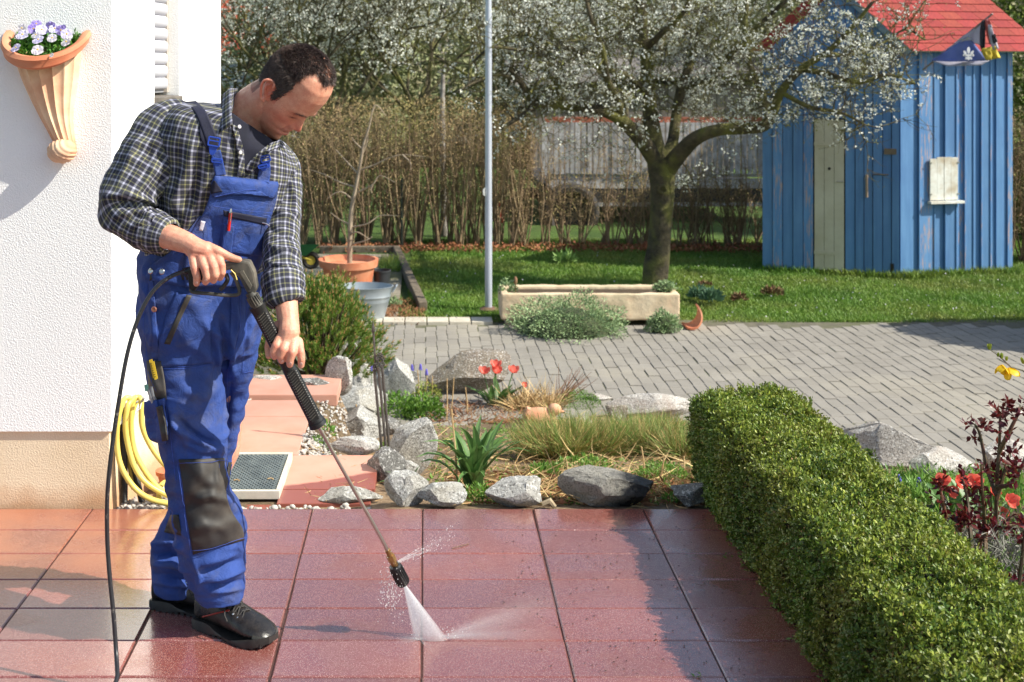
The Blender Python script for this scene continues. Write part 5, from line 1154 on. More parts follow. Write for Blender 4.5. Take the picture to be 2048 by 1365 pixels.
for i, (px, D_, zz, rx, rz_, lab) in enumerate(((640, 27, 1.5, 2.2, 2.6, 'dull green tree behind the blossom left of the flagpole'), (780, 30, 1.7, 2.6, 3.0, 'dull green tree farther behind the blossom left of the flagpole'), (1180, 32, 2.2, 2.8, 3.2, 'large dull tree behind the barn left of the trunk'), (1420, 33, 2.4, 3.0, 3.4, 'large dull tree behind the barn right of the trunk'), (1640, 30, 2.2, 2.6, 3.2, 'dark tree directly behind the blue shed roof'), (1010, 34, 1.8, 1.6, 2.6, 'thin dull tree before the pale house wall'))):
    mass('background_tree', lab, ((px-VX)*D_/F, D_, zz), (rx, 1.6, rz_), 12000, .16, m_fg)
me = gridmesh('far_bank', list(np.arange(-40, 60, 2)), list(np.arange(44, 80, 2)), lambda x, y: -1+min((y-44)*.35, 8)+.8*noise.noise((x*.1, y*.1, 0))*min(1, (y-44)/6))
tag(link('hillside', me, mat('hill', S(112, 118, 78), S(130, 124, 92), .3, .95, .8, 3, .2, coord='World'), smooth=True), kind='structure')
n = 60000; x = NR.uniform(-24, 34, n); y = NR.uniform(45, 66, n); P = np.stack([x, y, -1+np.minimum((y-44)*.35, 8)+NR.uniform(0, 1.6, n)], 1)
tag(link('hillside_woods', leafmesh('hillside_woods', P, rvec(n), NR.uniform(.25, .5, n), .22), m_fg), kind='stuff')

# ---------------------------------------------------------------- blue shed
t = NT('blue_paint'); co = t.coord('World'); rnd = t.n('ObjectInfo').outputs['Random']; sp = t.n('SeparateXYZ', {0: co})
st_ = t.n('CombineXYZ', {0: t.math('MULTIPLY', sp.outputs[0], 6), 1: t.math('MULTIPLY', sp.outputs[1], 6), 2: t.math('MULTIPLY', sp.outputs[2], .5)}).outputs[0]
c = t.mix(t.ramp(t.noise(st_, 3, 5), [(.35, 0.), (.65, 1.)]), S(82, 128, 178), S(98, 144, 192))
c = t.mix(t.ramp(t.noise(co, 1.4, 4), [(.45, 0.), (.7, .5)]), c, S(72, 114, 168))
worn = t.math('MULTIPLY', t.ramp(t.noise(st_, 9, 6, .7), [(.53, 0.), (.6, 1.)]), t.ramp(rnd, [(.66, 0.), (.68, .9)]))
c = t.mix(worn, c, S(176, 150, 142)); hv = t.n('HueSaturation', {'Color': c, 'Value': t.math('MULTIPLY_ADD', rnd, .24, .88)})
t.set(Base_Color=hv.outputs[0], Roughness=.6, Normal=t.bump(t.noise(st_, 14, 6, .7), .4, .006)); m_bp = t.m
m_cr = mat('cream_paint', S(200, 194, 172), S(182, 174, 150), 3, .6, .2, coord='World'); m_wp = mat('white_paint_wood', S(228, 228, 222), S(206, 206, 198), 4, .6, .3, coord='World', c3=S(186, 172, 150), s3=5)
C0 = Vector((5.674, 14.05, 0)); CL = Vector((4.17, 14.54, 0)); CR = Vector((7.156, 14.36, 0)); CB = Vector((5.75, 16.4, 0))
shed = thing('garden_shed', 'blue boarded garden shed with a red shingle roof and a cream door', 'shed', (C0.x, C0.y, YARD))
ze = W(0, 86, 14.05).z; zg = YARD-.05; eL = (CL-C0); lL = eL.length; eL.normalize(); nL = Vector((-eL.y, eL.x, 0)); nL = nL if nL.y < 0 else -nL
eR = (CR-C0); lR = eR.length; eR.normalize(); nR = Vector((eR.y, -eR.x, 0)); nR = nR if nR.y < 0 else -nR
apex = .76
def vboard(o_, e, n_, s0, s1, z0, z1, m, nm='board', th=.02, off=0.0, par=shed, slope=None):
    a, b = o_+e*s0+n_*off, o_+e*s1+n_*off; za = z1 if slope is None else z1+slope(s0); zb2 = z1 if slope is None else z1+slope(s1)
    mb = MB(); v = [(a.x, a.y, z0), (b.x, b.y, z0), (b.x, b.y, zb2), (a.x, a.y, za)]; return mb.prism(v, n_*th).build(nm, m, par)
gs = lambda s: apex*(1-abs(s-lL/2)/(lL/2))
# px -> s along a face
def sof(px, o_, e):
    r = (px-VX)/F; return (o_.x-r*o_.y)/(r*e.y-e.x)
cuts = [1799, 1790, 1768, 1745, 1728, 1705, 1690]; ld0, ld1 = sof(1690, C0, eL), sof(1627, C0, eL); zd = W(0, 240, 14.3).z
sc_ = [0, .09, .19, .30, .40, .50, ld0]
for i in range(len(sc_)-1): vboard(C0, eL, nL, sc_[i]+.004, sc_[i+1]-.004, zg, ze, m_bp, slope=gs, th=.02 if i % 2 else .032)
s_ = ld1
while s_ < lL-.02: s2 = min(s_+.12, lL); vboard(C0, eL, nL, s_+.004, s2-.003, zg, ze, m_bp, slope=gs, th=.02 if int(s_*8) % 2 else .034); s_ = s2
for k_ in range(3): a_ = ld0+(ld1-ld0)*k_/3; vboard(C0, eL, nL, a_+.003, a_+(ld1-ld0)/3-.003, zd+.02, ze, m_bp, slope=gs)
dr = thing('door', None, None, (C0+eL*ld0)[:]); dr.parent = shed; dr.matrix_parent_inverse = wmat(shed).inverted()
zdb = W(0, 541, 14.25).z
for k_ in range(3): a_ = ld0+.01+(ld1-ld0-.02)*k_/3; vboard(C0, eL, nL, a_+.002, a_+(ld1-ld0-.02)/3-.002, zdb, zd, m_cr, 'door_plank', .03, 0, dr)
for py_ in (288, 505): z_ = W(0, py_, 14.3).z; vboard(C0, eL, nL, ld0+.12, ld1-.005, z_-.02, z_+.02, m_cr, 'hinge', .01, .031, dr)
q = C0+eL*(ld0+.05)+nL*.04; q.z = W(0, 364, 14.2).z; mb = MB(); mb.tube([q-eL*.03, q+eL*.05], .009, 6); mb.build('latch', mat('grey_metal', S(150, 150, 140), metal=.5, rough=.5, bump=0), dr)
q = C0+eL*((ld0+ld1)/2)+nL*.032; q.z = W(0, 338, 14.25).z; mb = MB(); mb.lathe(q, [(.018, 0), (.018, .004)], 12, M=Matrix.Rotation(math.pi/2, 3, 'X')); mb.build('knot_hole', mat('black_hole', S(40, 34, 28), bump=0), dr)
# lit face boards with a battened lap
rc = [0, .155, .30, .42, .52, .61, .69, .79, .90, 1.04, 1.14, 1.28, lR*1.0]; rc = [sof(x_, C0, eR) for x_ in (1799, 1834, 1864, 1886, 1908, 1925, 1942, 1958, 1976, 1988, 2000, 2011, 2021)]; rc[0] = 0
for i in range(12): vboard(C0, eR, nR, rc[i]+.002, rc[i+1]-.002, zg, ze, m_bp, th=.020 if i % 2 == 0 else .040)
for i in (1, 2, 3, 4, 5, 6, 7, 8): vboard(C0, eR, nR, rc[i]-.004, rc[i]+.012, zg, ze-.02, m_bp, 'batten', .016, .036)
mb = MB(); mb.prism([C0+Vector((0, .03, zg)), CR+Vector((-.02, .03, zg)), CB+Vector((0, 0, zg)), CL+Vector((.03, .03, zg))], (0, 0, ze-zg-.02)); mb.build('inner_frame', mat('shed_inside', S(60, 60, 60), bump=0), shed)
# window with two shutters and a sill
a_, b_ = sof(1853, C0, eR), sof(1908, C0, eR); z0, z1 = W(0, 402, 14.1).z, W(0, 316, 14.1).z; sw = thing('window_shutters', None, None, (C0+eR*a_)[:]); sw.parent = shed; sw.matrix_parent_inverse = wmat(shed).inverted()
mm = (a_+b_)/2
for s0, s1 in ((a_, (a_+mm)/2-.002), ((a_+mm)/2+.001, mm-.006), (mm+.004, (mm+b_)/2-.002), ((mm+b_)/2+.001, b_)): vboard(C0, eR, nR, s0, s1, z0+.01, z1+R.uniform(-.01, .01), m_wp, 'shutter_board', .02, .055, sw)
vboard(C0, eR, nR, a_-.02, b_+.06, z0-.03, z0, m_wp, 'sill', .07, .05, sw)
for z_ in (z0+.08, z1-.06):
    for s0 in (a_-.012, b_-.01): vboard(C0, eR, nR, s0, s0+.03, z_-.008, z_+.008, MATS['grey_metal'], 'hinge', .006, .076, sw)
# plate, sticks
q = sof(1780, C0, eL); z_ = W(0, 303, 14.1).z; vboard(C0, eL, nL, q-.07, q+.07, z_-.035, z_+.035, mat('brass_plate', S(120, 104, 84), S(96, 84, 70), bump=0), 'name_plate', .01, .033)
q = C0+eL*sof(1733, C0, eL)+nL*.06; a_, b_ = q.copy(), q.copy(); a_.z = W(0, 350, 14.1).z; b_.z = W(0, 395, 14.1).z; mb = MB(); mb.tube([a_, b_], .017, 8); mb.build('handle', mat('grip_wood', S(150, 130, 112)), shed)
a_ = C0+eL*sof(1745, C0, eL)+nL*.06; b_ = C0+eL*sof(1776, C0, eL)+nL*.06; a_.z = b_.z = W(0, 349, 14.1).z; mb = MB(); mb.tube([a_, b_], .01, 6); mb.build('rod', m_wk, shed)
q = sof(1784, C0, eL); vboard(C0, eL, nL, q-.02, q+.02, W(0, 541, 14.1).z, W(0, 526, 14.1).z, MATS['black_hole'], 'vent_slot', .003, .034)
# roof: shingles on the lit slope, deck and verge boards
m_si = mat('red_shingle', S(162, 66, 60), S(142, 56, 54), 30, .9, .4, 90, .004, coord='World', rand=.1); mid = C0+eL*(lL/2); o_ = C0+nR*.16-eR*.09+Vector((0, 0, ze-.02)); o_ -= eL*0
U = (mid-C0)+Vector((0, 0, apex)); U = U+U.normalized()*.0; Ul = U.length+.17; Un = U.normalized(); o_ = C0-Un*.17+nL*.14+Vector((0, 0, ze+.02)); Wd_ = lR+.34
Rn = eR.cross(Un).normalized(); Rn = Rn if Rn.z > 0 else -Rn
mb = MB(); mb.prism([o_, o_+eR*Wd_, o_+eR*Wd_+Un*Ul, o_+Un*Ul], Rn*-.03); mb.build('roof_deck', m_wp, shed)
o2 = C0+eL*lL; U2 = (mid-o2)+Vector((0, 0, apex)); U2n = U2.normalized(); p2 = o2-U2n*.17+nL*.14+Vector((0, 0, ze+.02)); mb = MB(); mb.prism([p2, p2+eR*Wd_, p2+eR*Wd_+U2n*Ul, p2+U2n*Ul], (0, 0, .02)); mb.build('roof_slope', m_si, shed)
rows = int(Ul/.14)+1; sw_ = .235
for r in range(rows):
    x = -.03+(sw_*.5 if r % 2 else 0)-(sw_*.5 if r % 2 else 0)*0
    x = 0 if r % 2 == 0 else -sw_*.5
    while x < Wd_:
        xa, xb = max(x, 0)+.002, min(x+sw_, Wd_+.01)-.002
        if xb-xa > .02:
            a_ = o_+eR*xa+Un*(r*.14-.012); d_ = eR*(xb-xa); mb = MB(); q = [a_+Rn*.016, a_+d_+Rn*.016, a_+d_+Un*.155+Rn*.006, a_+Un*.155+Rn*.006]; mb.prism(q, Rn*-.007); mb.build('shingle', m_si, shed)
        x += sw_
mb = MB(); mb.prism([o_-Rn*.10, o_-Rn*.0, o_+Un*Ul, o_+Un*Ul-Rn*.10], nL*.025); mb.build('verge_board', mat('verge_paint', S(172, 190, 214), S(120, 150, 190), 3, bump=0), shed)
footgrass(CL.x, CL.y-.05, C0.x, C0.y-.05, 1400); footgrass(C0.x, C0.y-.07, CR.x+.1, CR.y-.06, 1400, .12)
# ---------------------------------------------------------------- flag on the shed
fl = thing('flag', 'faded white and blue flag with a white emblem hanging from a pole on the shed', 'flag', W(1850, 135, 13.75)); Df = 13.7
pole = [W(1846, 140, 13.95), W(1985, 28, 13.3)]; mb = MB(); mb.tube(pole, .012, 8); mb.build('flag_pole', mat('pole_wood', S(150, 136, 130)), fl)
def cloth(name, pts, m, par, th=.004, nu=14, nv=10, wav=.03):
    """bilinear patch through 4 pixel/depth corners, rippled"""
    a, b, c_, d = [W(*p) for p in pts]; V = []
    for j in range(nv+1):
        for i in range(nu+1):
            u, v = i/nu, j/nv; q = a.lerp(b, u).lerp(d.lerp(c_, u), v); q.y += wav*math.sin(u*9+v*3)*v+wav*.5*math.sin(u*17+v*5); V.append(q)
    mb = MB(); mb.add(V, [(j*(nu+1)+i, j*(nu+1)+i+1, (j+1)*(nu+1)+i+1, (j+1)*(nu+1)+i) for j in range(nv) for i in range(nu)]); o = mb.build(name, m, par, smooth=True); s_ = o.modifiers.new('t', 'SOLIDIFY'); s_.thickness = th; return o
m_fw = mat('flag_white', S(206, 204, 216), S(186, 186, 200), 6, .8, .1, trans=.3); m_fb = mat('flag_blue', S(112, 130, 196), S(132, 148, 206), 6, .8, .1, trans=.3)
cloth('white_field', [(1880, 108, 13.75), (1975, 36, 13.35), (1962, 96, 13.4), (1936, 72, 13.5)], m_fw, fl); cloth('blue_field', [(1862, 122, 13.8), (1936, 72, 13.5), (1975, 122, 13.42), (1900, 124, 13.6)], m_fb, fl); cloth('white_hem', [(1862, 122, 13.81), (1978, 122, 13.43), (1962, 131, 13.45), (1895, 133, 13.62)], m_fw, fl, nv=3)
e = MB(); m_em = mat('emblem_white', S(236, 236, 240), bump=0); cx_, cy_, De = 1935, 108, 13.40
for dx, dy, w2, h2, rz in ((0, -7, 3.2, 7, 0), (0, 3, 9, 2.2, 0), (-7, -2, 2.5, 5, .6), (7, -2, 2.5, 5, -.6), (0, 9, 3, 4, 0), (-5, 9, 2, 3, -.5), (5, 9, 2, 3, .5), (-9, 3, 2.5, 2.5, 0), (9, 3, 2.5, 2.5, 0)):
    ca, sa = math.cos(rz), math.sin(rz); k_ = De/F; c_ = W(cx_+dx, cy_+dy, De); e.prism([c_+Vector(((math.cos(g)*w2*ca-math.sin(g)*h2*sa)*k_, -.028, (math.cos(g)*w2*sa+math.sin(g)*h2*ca)*k_)) for g in [6.283*j/10 for j in range(10)]], (0, .006, 0))
e.build('emblem', m_em, fl)
sc2 = thing('scarf', 'knotted red, black and yellow scarf tied to the end of the flag pole', 'scarf', W(1972, 40, 13.3))
for nm, pts, m_ in (('black_band', [(1963, 42, 13.28), (1972, 40, 13.28), (1968, 100, 13.3), (1960, 96, 13.3)], mat('black_cloth', S(50, 50, 58), bump=0)), ('red_band', [(1970, 38, 13.26), (1980, 42, 13.26), (1992, 86, 13.28), (1978, 90, 13.28)], mat('pink_cloth', S(214, 110, 106), bump=0, trans=.2)), ('white_band', [(1976, 50, 13.24), (1982, 50, 13.24), (1996, 98, 13.26), (1984, 100, 13.26)], m_fw), ('yellow_band', [(1962, 98, 13.25), (1990, 92, 13.25), (2000, 116, 13.26), (1972, 122, 13.26)], mat('yellow_cloth', S(222, 196, 70), bump=0, trans=.2)), ('black_stripe', [(1984, 70, 13.235), (1990, 68, 13.235), (1994, 84, 13.235), (1987, 88, 13.235)], MATS['black_cloth'])):
    cloth(nm, pts, m_, sc2, .006, 6, 8, .02)

# ---------------------------------------------------------------- left yard: potted sapling, tub, bucket, wheelbarrow
pp = thing('plant_pot', 'big terracotta pot with a thick rim holding the bare sapling', 'plant pot', GP(697, 600, YARD)); c_ = W(697, 600, 12.3); c_.z = W(0, 596, 12.3).z; k = 12.3/F; zt_ = W(0, 518, 12.3).z-c_.z
mb = MB(); mb.lathe(c_, [(42*k, 0), (52*k, zt_-.09), (53*k, zt_-.08), (58*k, zt_-.075), (60*k, zt_), (54*k, zt_), (52*k, zt_-.05), (50*k, zt_-.06)], 40); mb.build('pot_body', m_tc, pp, smooth=True)
mb = MB(); torus(mb, c_+Vector((0, 0, .12)), 47.5*k, .012, 40, 6, 'Z0'); 
mb = MB()
for i in range(40): a_ = 6.283*i/40; r_ = 47*k+.004; mb.ball(c_+Vector((math.cos(a_)*r_, math.sin(a_)*r_, .10+.02*(i % 2))), (.022, .022, .012), 6)
mb.build('relief_band', m_tc, pp, smooth=True)
sap = thing('bare_sapling', 'leafless young tree growing in the big terracotta pot', 'tree', W(700, 522, 12.3)); Ds = 12.3
m_sb = mat('sapling_bark', S(172, 154, 132), S(138, 122, 104), 9, .8, .3, coord='World')
def sline(pts, r0, nm='branch'): c2 = crv([tuple(W(*p)) for p in pts], 5); mb = MB(); n_ = len(c2); mb.tube([Vector(q) for q in c2], [r0*(1-.75*i/n_) for i in range(n_)], 8); return mb.build(nm, m_sb, sap, smooth=True)
sline([(699, 540, 12.3), (700, 480, 12.3), (703, 420, 12.3), (712, 375, 12.3), (722, 320, 12.3), (727, 290, 12.3), (738, 255, 12.3), (744, 225, 12.3)], .028, 'trunk')
for pts in ([(722, 340, 12.3), (750, 330, 12.25), (775, 318, 12.2), (805, 310, 12.15), (850, 314, 12.1)], [(712, 375, 12.3), (680, 365, 12.4), (650, 350, 12.4), (620, 340, 12.5)], [(716, 385, 12.3), (745, 370, 12.2), (760, 352, 12.2), (790, 365, 12.1)], [(703, 455, 12.3), (735, 448, 12.2), (760, 432, 12.2), (795, 432, 12.1)], [(702, 450, 12.3), (680, 440, 12.4), (660, 425, 12.4)], [(726, 300, 12.3), (710, 285, 12.3), (704, 275, 12.3)], [(725, 308, 12.3), (735, 280, 12.3), (733, 262, 12.3)], [(744, 225, 12.3), (750, 212, 12.3), (758, 215, 12.3), (772, 232, 12.3)], [(706, 400, 12.3), (685, 385, 12.3), (668, 388, 12.3), (655, 398, 12.3)], [(745, 370, 12.2), (742, 380, 12.2), (744, 388, 12.2)], [(701, 490, 12.3), (730, 482, 12.2), (745, 474, 12.2)], [(805, 310, 12.15), (820, 325, 12.1), (822, 340, 12.1)], [(718, 350, 12.3), (690, 320, 12.4), (672, 300, 12.5)], [(700, 470, 12.3), (715, 465, 12.2), (738, 478, 12.2)]): sline(pts, .010)
bk = thing('black_bucket', 'black plastic plant bucket standing behind the zinc tub', 'bucket', GP(765, 588, YARD)); c_ = W(764, 584, 12.4); c_.z = YARD; k = 12.4/F; z1 = W(0, 540, 12.4).z-YARD
mb = MB(); mb.lathe(c_, [(14*k, 0), (17*k, z1-.02), (18.5*k, z1-.02), (18.5*k, z1), (16*k, z1), (14*k, z1-.05)], 24); mb.build('bucket_body', mat('black_plastic', S(52, 54, 58), bump=0, rough=.45), bk, smooth=True)
mb = MB(); tb = thing('zinc_tub', 'oval galvanised zinc tub with two side handles by the pine', 'tub', GP(735, 640, YARD)); c_ = W(729, 643, 11.6); c_.z = YARD; k = 11.6/F; z1 = W(0, 573, 11.6).z-YARD
m_zt = mat('zinc_tub_metal', S(176, 184, 190), S(150, 160, 168), 4, .5, .15, 20, metal=.45, coord='World')
mb.lathe(c_, [(38*k, 0), (39*k, .01), (52*k, z1*.72), (53*k, z1*.73), (52.5*k, z1*.75), (57*k, z1), (58.5*k, z1+.006), (56*k, z1+.008), (50*k, z1*.6), (36*k, .02)], 40, sy=.7); mb.build('tub_body', m_zt, tb, smooth=True)
for sx in (-1, 1): mb = MB(); q = c_+Vector((sx*56*k, 0, z1)); mb.tube([q+Vector((0, -.05, -.05)), q+Vector((sx*.035, -.05, .005)), q+Vector((sx*.045, 0, .015)), q+Vector((sx*.035, .05, .005)), q+Vector((0, .05, -.05))], .009, 8); mb.build('handle', m_zt, tb, smooth=True)
wb = thing('wheelbarrow', 'green wheelbarrow with a black wheel half hidden behind the man', 'wheelbarrow', W(622, 535, 13.2)); mb = MB(); a_ = W(575, 490, 13.2); mb.loft([[W(570, 512, 13.1), W(612, 512, 13.1), W(612, 512, 13.5), W(570, 512, 13.5)], [W(560, 489, 13.0), W(640, 489, 13.0), W(640, 489, 13.6), W(560, 489, 13.6)]]); mb.build('tray', mat('green_paint', S(28, 120, 72), rough=.45, bump=0), wb)
mb = MB(); torus(mb, W(622, 521, 13.25), .075, .028, 24, 8); whl = mb.build('wheel', m_tyre, wb, smooth=True); mb = MB(); mb.lathe(W(622, 521, 13.25), [(.05, -.02), (.05, .02)], 16, M=Matrix.Rotation(math.pi/2, 3, 'X')); mb.build('hub', mat('yellow_hub', S(196, 176, 70), bump=0), whl); mb = MB(); mb.tube([W(622, 521, 13.15), W(596, 512, 13.15), W(540, 520, 13.2)], .014, 6); mb.build('frame_bar', MATS['yellow_hub'], wb)
n = 500; P = np.array([GP(R.uniform(760, 800), R.uniform(525, 545), YARD)[:] for _ in range(n)]); D = rvec(n); D[:, 2] = np.abs(D[:, 2])+1; o = blademesh('weeds', P, D, NR.uniform(.05, .2, n), .008, .4); tag(link('yard_weeds', o, m_gb2), kind='stuff')
n = 900; P = np.array([GP(R.uniform(770, 850), R.uniform(600, 650), YARD)[:] for _ in range(n)]); D = rvec(n); D[:, 2] = np.abs(D[:, 2])+.4; tag(link('yard_weeds', blademesh('weeds', P, D, NR.uniform(.02, .06, n), .008, .4), m_strawb), kind='stuff')
yplant('small weed at the corner of the kerb beside the gravel strip', 790, 612, 24, 14, 120, .04, m_cu)
# ================================================================ the man
man = thing('person', 'man in plaid shirt and blue bib overalls bowing his head over a pressure washer', 'person', (-.62, 3.47, 0))
CAMP = Vector((0, 0, H))
def pxof(co):
    co = np.asarray(co); return np.stack([VX+co[:, 0]*F/co[:, 1], VY-(co[:, 2]-H)*F/co[:, 1]], 1)
PHI = math.radians(-57); BF = Vector((math.cos(PHI), math.sin(PHI), 0)); BL = Vector((-BF.y, BF.x, 0))
def ringS(L, Rr, D, th, n=48, phi=None, tilt=0.0, sq=.9):
    f = BF if phi is None else Vector((math.cos(phi), math.sin(phi), 0)); l = Vector((-f.y, f.x, 0)) if f.x >= 0 or True else None
    c = W((L[0]+Rr[0])/2, (L[1]+Rr[1])/2, D); w = abs(Rr[0]-L[0])/2*D/F; a = math.sqrt(max(w*w-(f.x*th)**2, (w*.5)**2))/abs(l.x); dz = -(Rr[1]-L[1])/2*D/F; out = []
    for j in range(n):
        g = 2*math.pi*j/n; cg, sg = math.cos(g), math.sin(g); cg = math.copysign(abs(cg)**sq, cg); sg = math.copysign(abs(sg)**sq, sg)
        out.append(c+l*a*cg+f*th*sg+Vector((0, 0, dz*cg+tilt*sg)))
    return out
def rings_interp(spec, per=6):
    c = crv([(L[0], L[1], R_[0], R_[1], D, th) for L, R_, D, th in spec], per); return c
def remesh(mb, vox, name, smooth=3, fac=.5):
    me = mb.mesh(name+'_src'); o = bpy.data.objects.new('tmp', me); COL.objects.link(o); bm = bmesh.new(); bm.from_mesh(me); bmesh.ops.recalc_face_normals(bm, faces=bm.faces); bm.to_mesh(me); bm.free()
    m = o.modifiers.new('r', 'REMESH'); m.mode = 'VOXEL'; m.voxel_size = vox; m.adaptivity = 0
    if smooth: s = o.modifiers.new('s', 'SMOOTH'); s.iterations = smooth; s.factor = fac
    dg = bpy.context.evaluated_depsgraph_get(); dg.update(); ev = o.evaluated_get(dg); out = bpy.data.meshes.new_from_object(ev); out.name = name
    bpy.data.objects.remove(o); bpy.data.meshes.remove(me); return out
def getco(me): a = np.empty(len(me.vertices)*3, np.float32); me.vertices.foreach_get('co', a); return a.reshape(-1, 3).astype(float)
def setco(me, a): me.vertices.foreach_set('co', np.asarray(a, np.float32).ravel()); me.update()
def getno(me): a = np.empty(len(me.vertices)*3, np.float32); me.vertices.foreach_get('normal', a); return a.reshape(-1, 3).astype(float)
def lapl(me, co, it=1, f=.5):
    e = np.empty(len(me.edges)*2, np.int32); me.edges.foreach_get('vertices', e); e = e.reshape(-1, 2); n = len(co)
    deg = np.bincount(e.ravel(), minlength=n).astype(float)
    for _ in range(it):
        s = np.zeros_like(co); np.add.at(s, e[:, 0], co[e[:, 1]]); np.add.at(s, e[:, 1], co[e[:, 0]]); co = co*(1-f)+f*s/np.maximum(deg, 1)[:, None]
    return co
def creases(co, no, lines, phase=None):
    """raise or sink the cloth along traced fold lines (pixel polyline, width px, height m)"""
    P = pxof(co); view = co-np.array(CAMP[:]); view /= np.linalg.norm(view, axis=1, keepdims=True); fac = np.clip(-(view*no).sum(1)*2.2+.25, 0, 1); d = np.zeros(len(co))
    for pts, w, h in lines:
        pts = np.array(pts, float); seg = np.linalg.norm(np.diff(pts, axis=0), axis=1); tot = seg.sum(); acc = 0; best = np.full(len(co), 1e9); bt = np.zeros(len(co))
        for i in range(len(seg)):
            a, b = pts[i], pts[i+1]; v = b-a; t = np.clip(((P-a)@v)/(v@v), 0, 1); dd = np.linalg.norm(P-(a+t[:, None]*v), axis=1); m = dd < best; best = np.where(m, dd, best); bt = np.where(m, (acc+t*seg[i])/tot, bt); acc += seg[i]
        d += h*np.exp(-(best/w)**2)*np.sin(np.pi*np.clip(bt*.9+.05, 0, 1))**.7
    return co+no*(d*fac)[:, None]
def wrinkle(co, no, sc, amp, off=0, ridged=True):
    sc = np.array(sc); out = np.empty(len(co))
    for i, p in enumerate(co*sc+off):
        v = noise.noise(Vector(p)); out[i] = (1-2*abs(v))-.6 if ridged else v
    return co+no*(out*amp)[:, None]
def ball_limb(mb, pts, rad, n=12):
    for i in range(len(pts)-1): mb.tube([pts[i], pts[i+1]], [rad[i], rad[i+1]], n)
    for p, r in zip(pts, rad): mb.ball(p, r*1.0, n)
def px_limb(mb, spec, n=12): ball_limb(mb, [W(a, b, d) for a, b, d, r in spec], [r*d/F for a, b, d, r in spec], n)

# ---- head frame
HY, HP = math.radians(-26), math.radians(50)
h0 = Vector((math.cos(HY), math.sin(HY), 0)); HF = (h0*math.cos(HP)+Vector((0, 0, -math.sin(HP)))).normalized(); HU = (h0*math.sin(HP)+Vector((0, 0, math.cos(HP)))).normalized(); HR = HF.cross(HU).normalized()
HROLL = math.radians(3); HU = (Matrix.Rotation(HROLL, 3, HF)@HU).normalized(); HR = HF.cross(HU).normalized()
HC = W(592, 172, 3.40); HM = Matrix((HF, HR, HU)).transposed()
def hp(f, l, u): return HC+HM@Vector((f, l, u))
fu = [-.157, -.150, -.138, -.122, -.112, -.106, -.098, -.086, -.070, -.05, -.034, -.02, 0, .03, .06, .085, .105, .118, .125]
ff = [.045, .070, .083, .079, .0845, .0810, .0855, .081, .081, .083, .088, .095, .097, .097, .090, .076, .054, .030, .001]
bu = [-.157, -.13, -.10, -.08, -.05, -.02, .02, .06, .085, .105, .118, .125]; bb = [-.02, -.045, -.068, -.082, -.095, -.103, -.106, -.099, -.084, -.061, -.034, -.001]
wu = [-.157, -.150, -.138, -.12, -.10, -.08, -.05, -.02, .02, .06, .085, .105, .118, .125]; ww = [.012, .026, .042, .056, .063, .068, .0725, .0765, .079, .0755, .066, .048, .027, .001]
def smoothinterp(x, X, Y): return np.interp(x, X, Y)
us = np.linspace(-.157, .125, 150); nth = 160; V = []
Fs = np.interp(us, fu, ff); Bs = np.interp(us, bu, bb); Ws = np.interp(us, wu, ww)
def sm(a, k=2):
    for _ in range(k): a = np.convolve(np.pad(a, 1, 'edge'), [.25, .5, .25], 'valid')
    return a
Fs, Bs, Ws = sm(Fs, 2), sm(Bs, 6), sm(Ws, 6)
g = lambda x, s: np.exp(-(x/s)**2)
th_ = np.linspace(0, 2*np.pi, nth, endpoint=False)
for u, F_, B_, W_ in zip(us, Fs, Bs, Ws):
    c, s = np.cos(th_), np.sin(th_); f = np.where(c > 0, F_*np.abs(c)**.86, B_*np.abs(c)**1.0); l = W_*np.sign(s)*np.abs(s)**.92
    # jaw: narrow the face in front of the jaw angle
    k = np.clip((-.06-u)/.08, 0, 1)*np.clip(f/.08, 0, 1); l = l*(1-.26*k)
    al = np.abs(l); fr = (c > 0).astype(float)
    nu = np.interp(u, [-.092, -.088, -.082, -.074, -.055, -.036, -.024, -.018], [0, .012, .026, .029, .018, .007, .001, 0]); ns = np.interp(u, [-.09, -.08, -.06, -.035], [.0105, .0105, .0085, .0085])
    f = f+fr*nu*g(l, ns)
    f = f+fr*.011*g(al-.0145, .0065)*g(u+.083, .0085)                       # nostril wings
    f = f-fr*.0155*g(al-.031, .017)*g(u+.040, .012)                          # sockets
    f = f+fr*.0085*g(al-.031, .0125)*g(u+.0435, .0085)                      # closed lids over the eyeballs
    f = f-fr*.0028*g(al-.031, .014)*g(u+.0525-.02*(al-.031)**2*40, .0022)   # lash line
    f = f-fr*.002*g(al-.031, .014)*g(u+.034, .002)
    f = f+fr*.0062*g(al-.028, .020)*g(u+.022, .0075)                        # brow
    f = f-fr*.0022*g(al-.0, .004)*g(u+.024, .008)
    l = l+np.sign(l)*fr*.004*g(u+.062, .018)*g(f-.05, .03)                  # cheekbone
    f = f+fr*.003*g(al-.042, .016)*g(u+.068, .014)
    f = f-fr*.0042*g(al-(.020+(-.085-u)*.35), .0045)*g(u+.095, .016)        # fold beside the mouth
    f = f+fr*.0030*g(l, .021)*g(u+.1000, .0042)+fr*.0042*g(l, .018)*g(u+.1125, .0048)
    f = f-fr*.0052*g(l, .023)*g(u+.1062, .0022)                             # mouth line
    f = f-fr*.0025*g(al-.0255, .004)*g(u+.1062, .006)
    f = f+fr*.003*g(l, .014)*g(u+.140, .010)
    f = f-fr*.003*g(l, .02)*g(u+.124, .006)
    l = l-np.sign(l)*.004*g(f-.045, .02)*g(u-.0, .022)                      # temples
    uu = u if u > -.085 else -.085+(u+.085)*1.30
    f = f-np.clip((-.118-u)/.03, 0, 1)*.010*(c > 0)
    V.append(np.stack([f, l, np.full(nth, uu)], 1))
body = MB()
body.loft([[hp(*q) for q in ring] for ring in V])
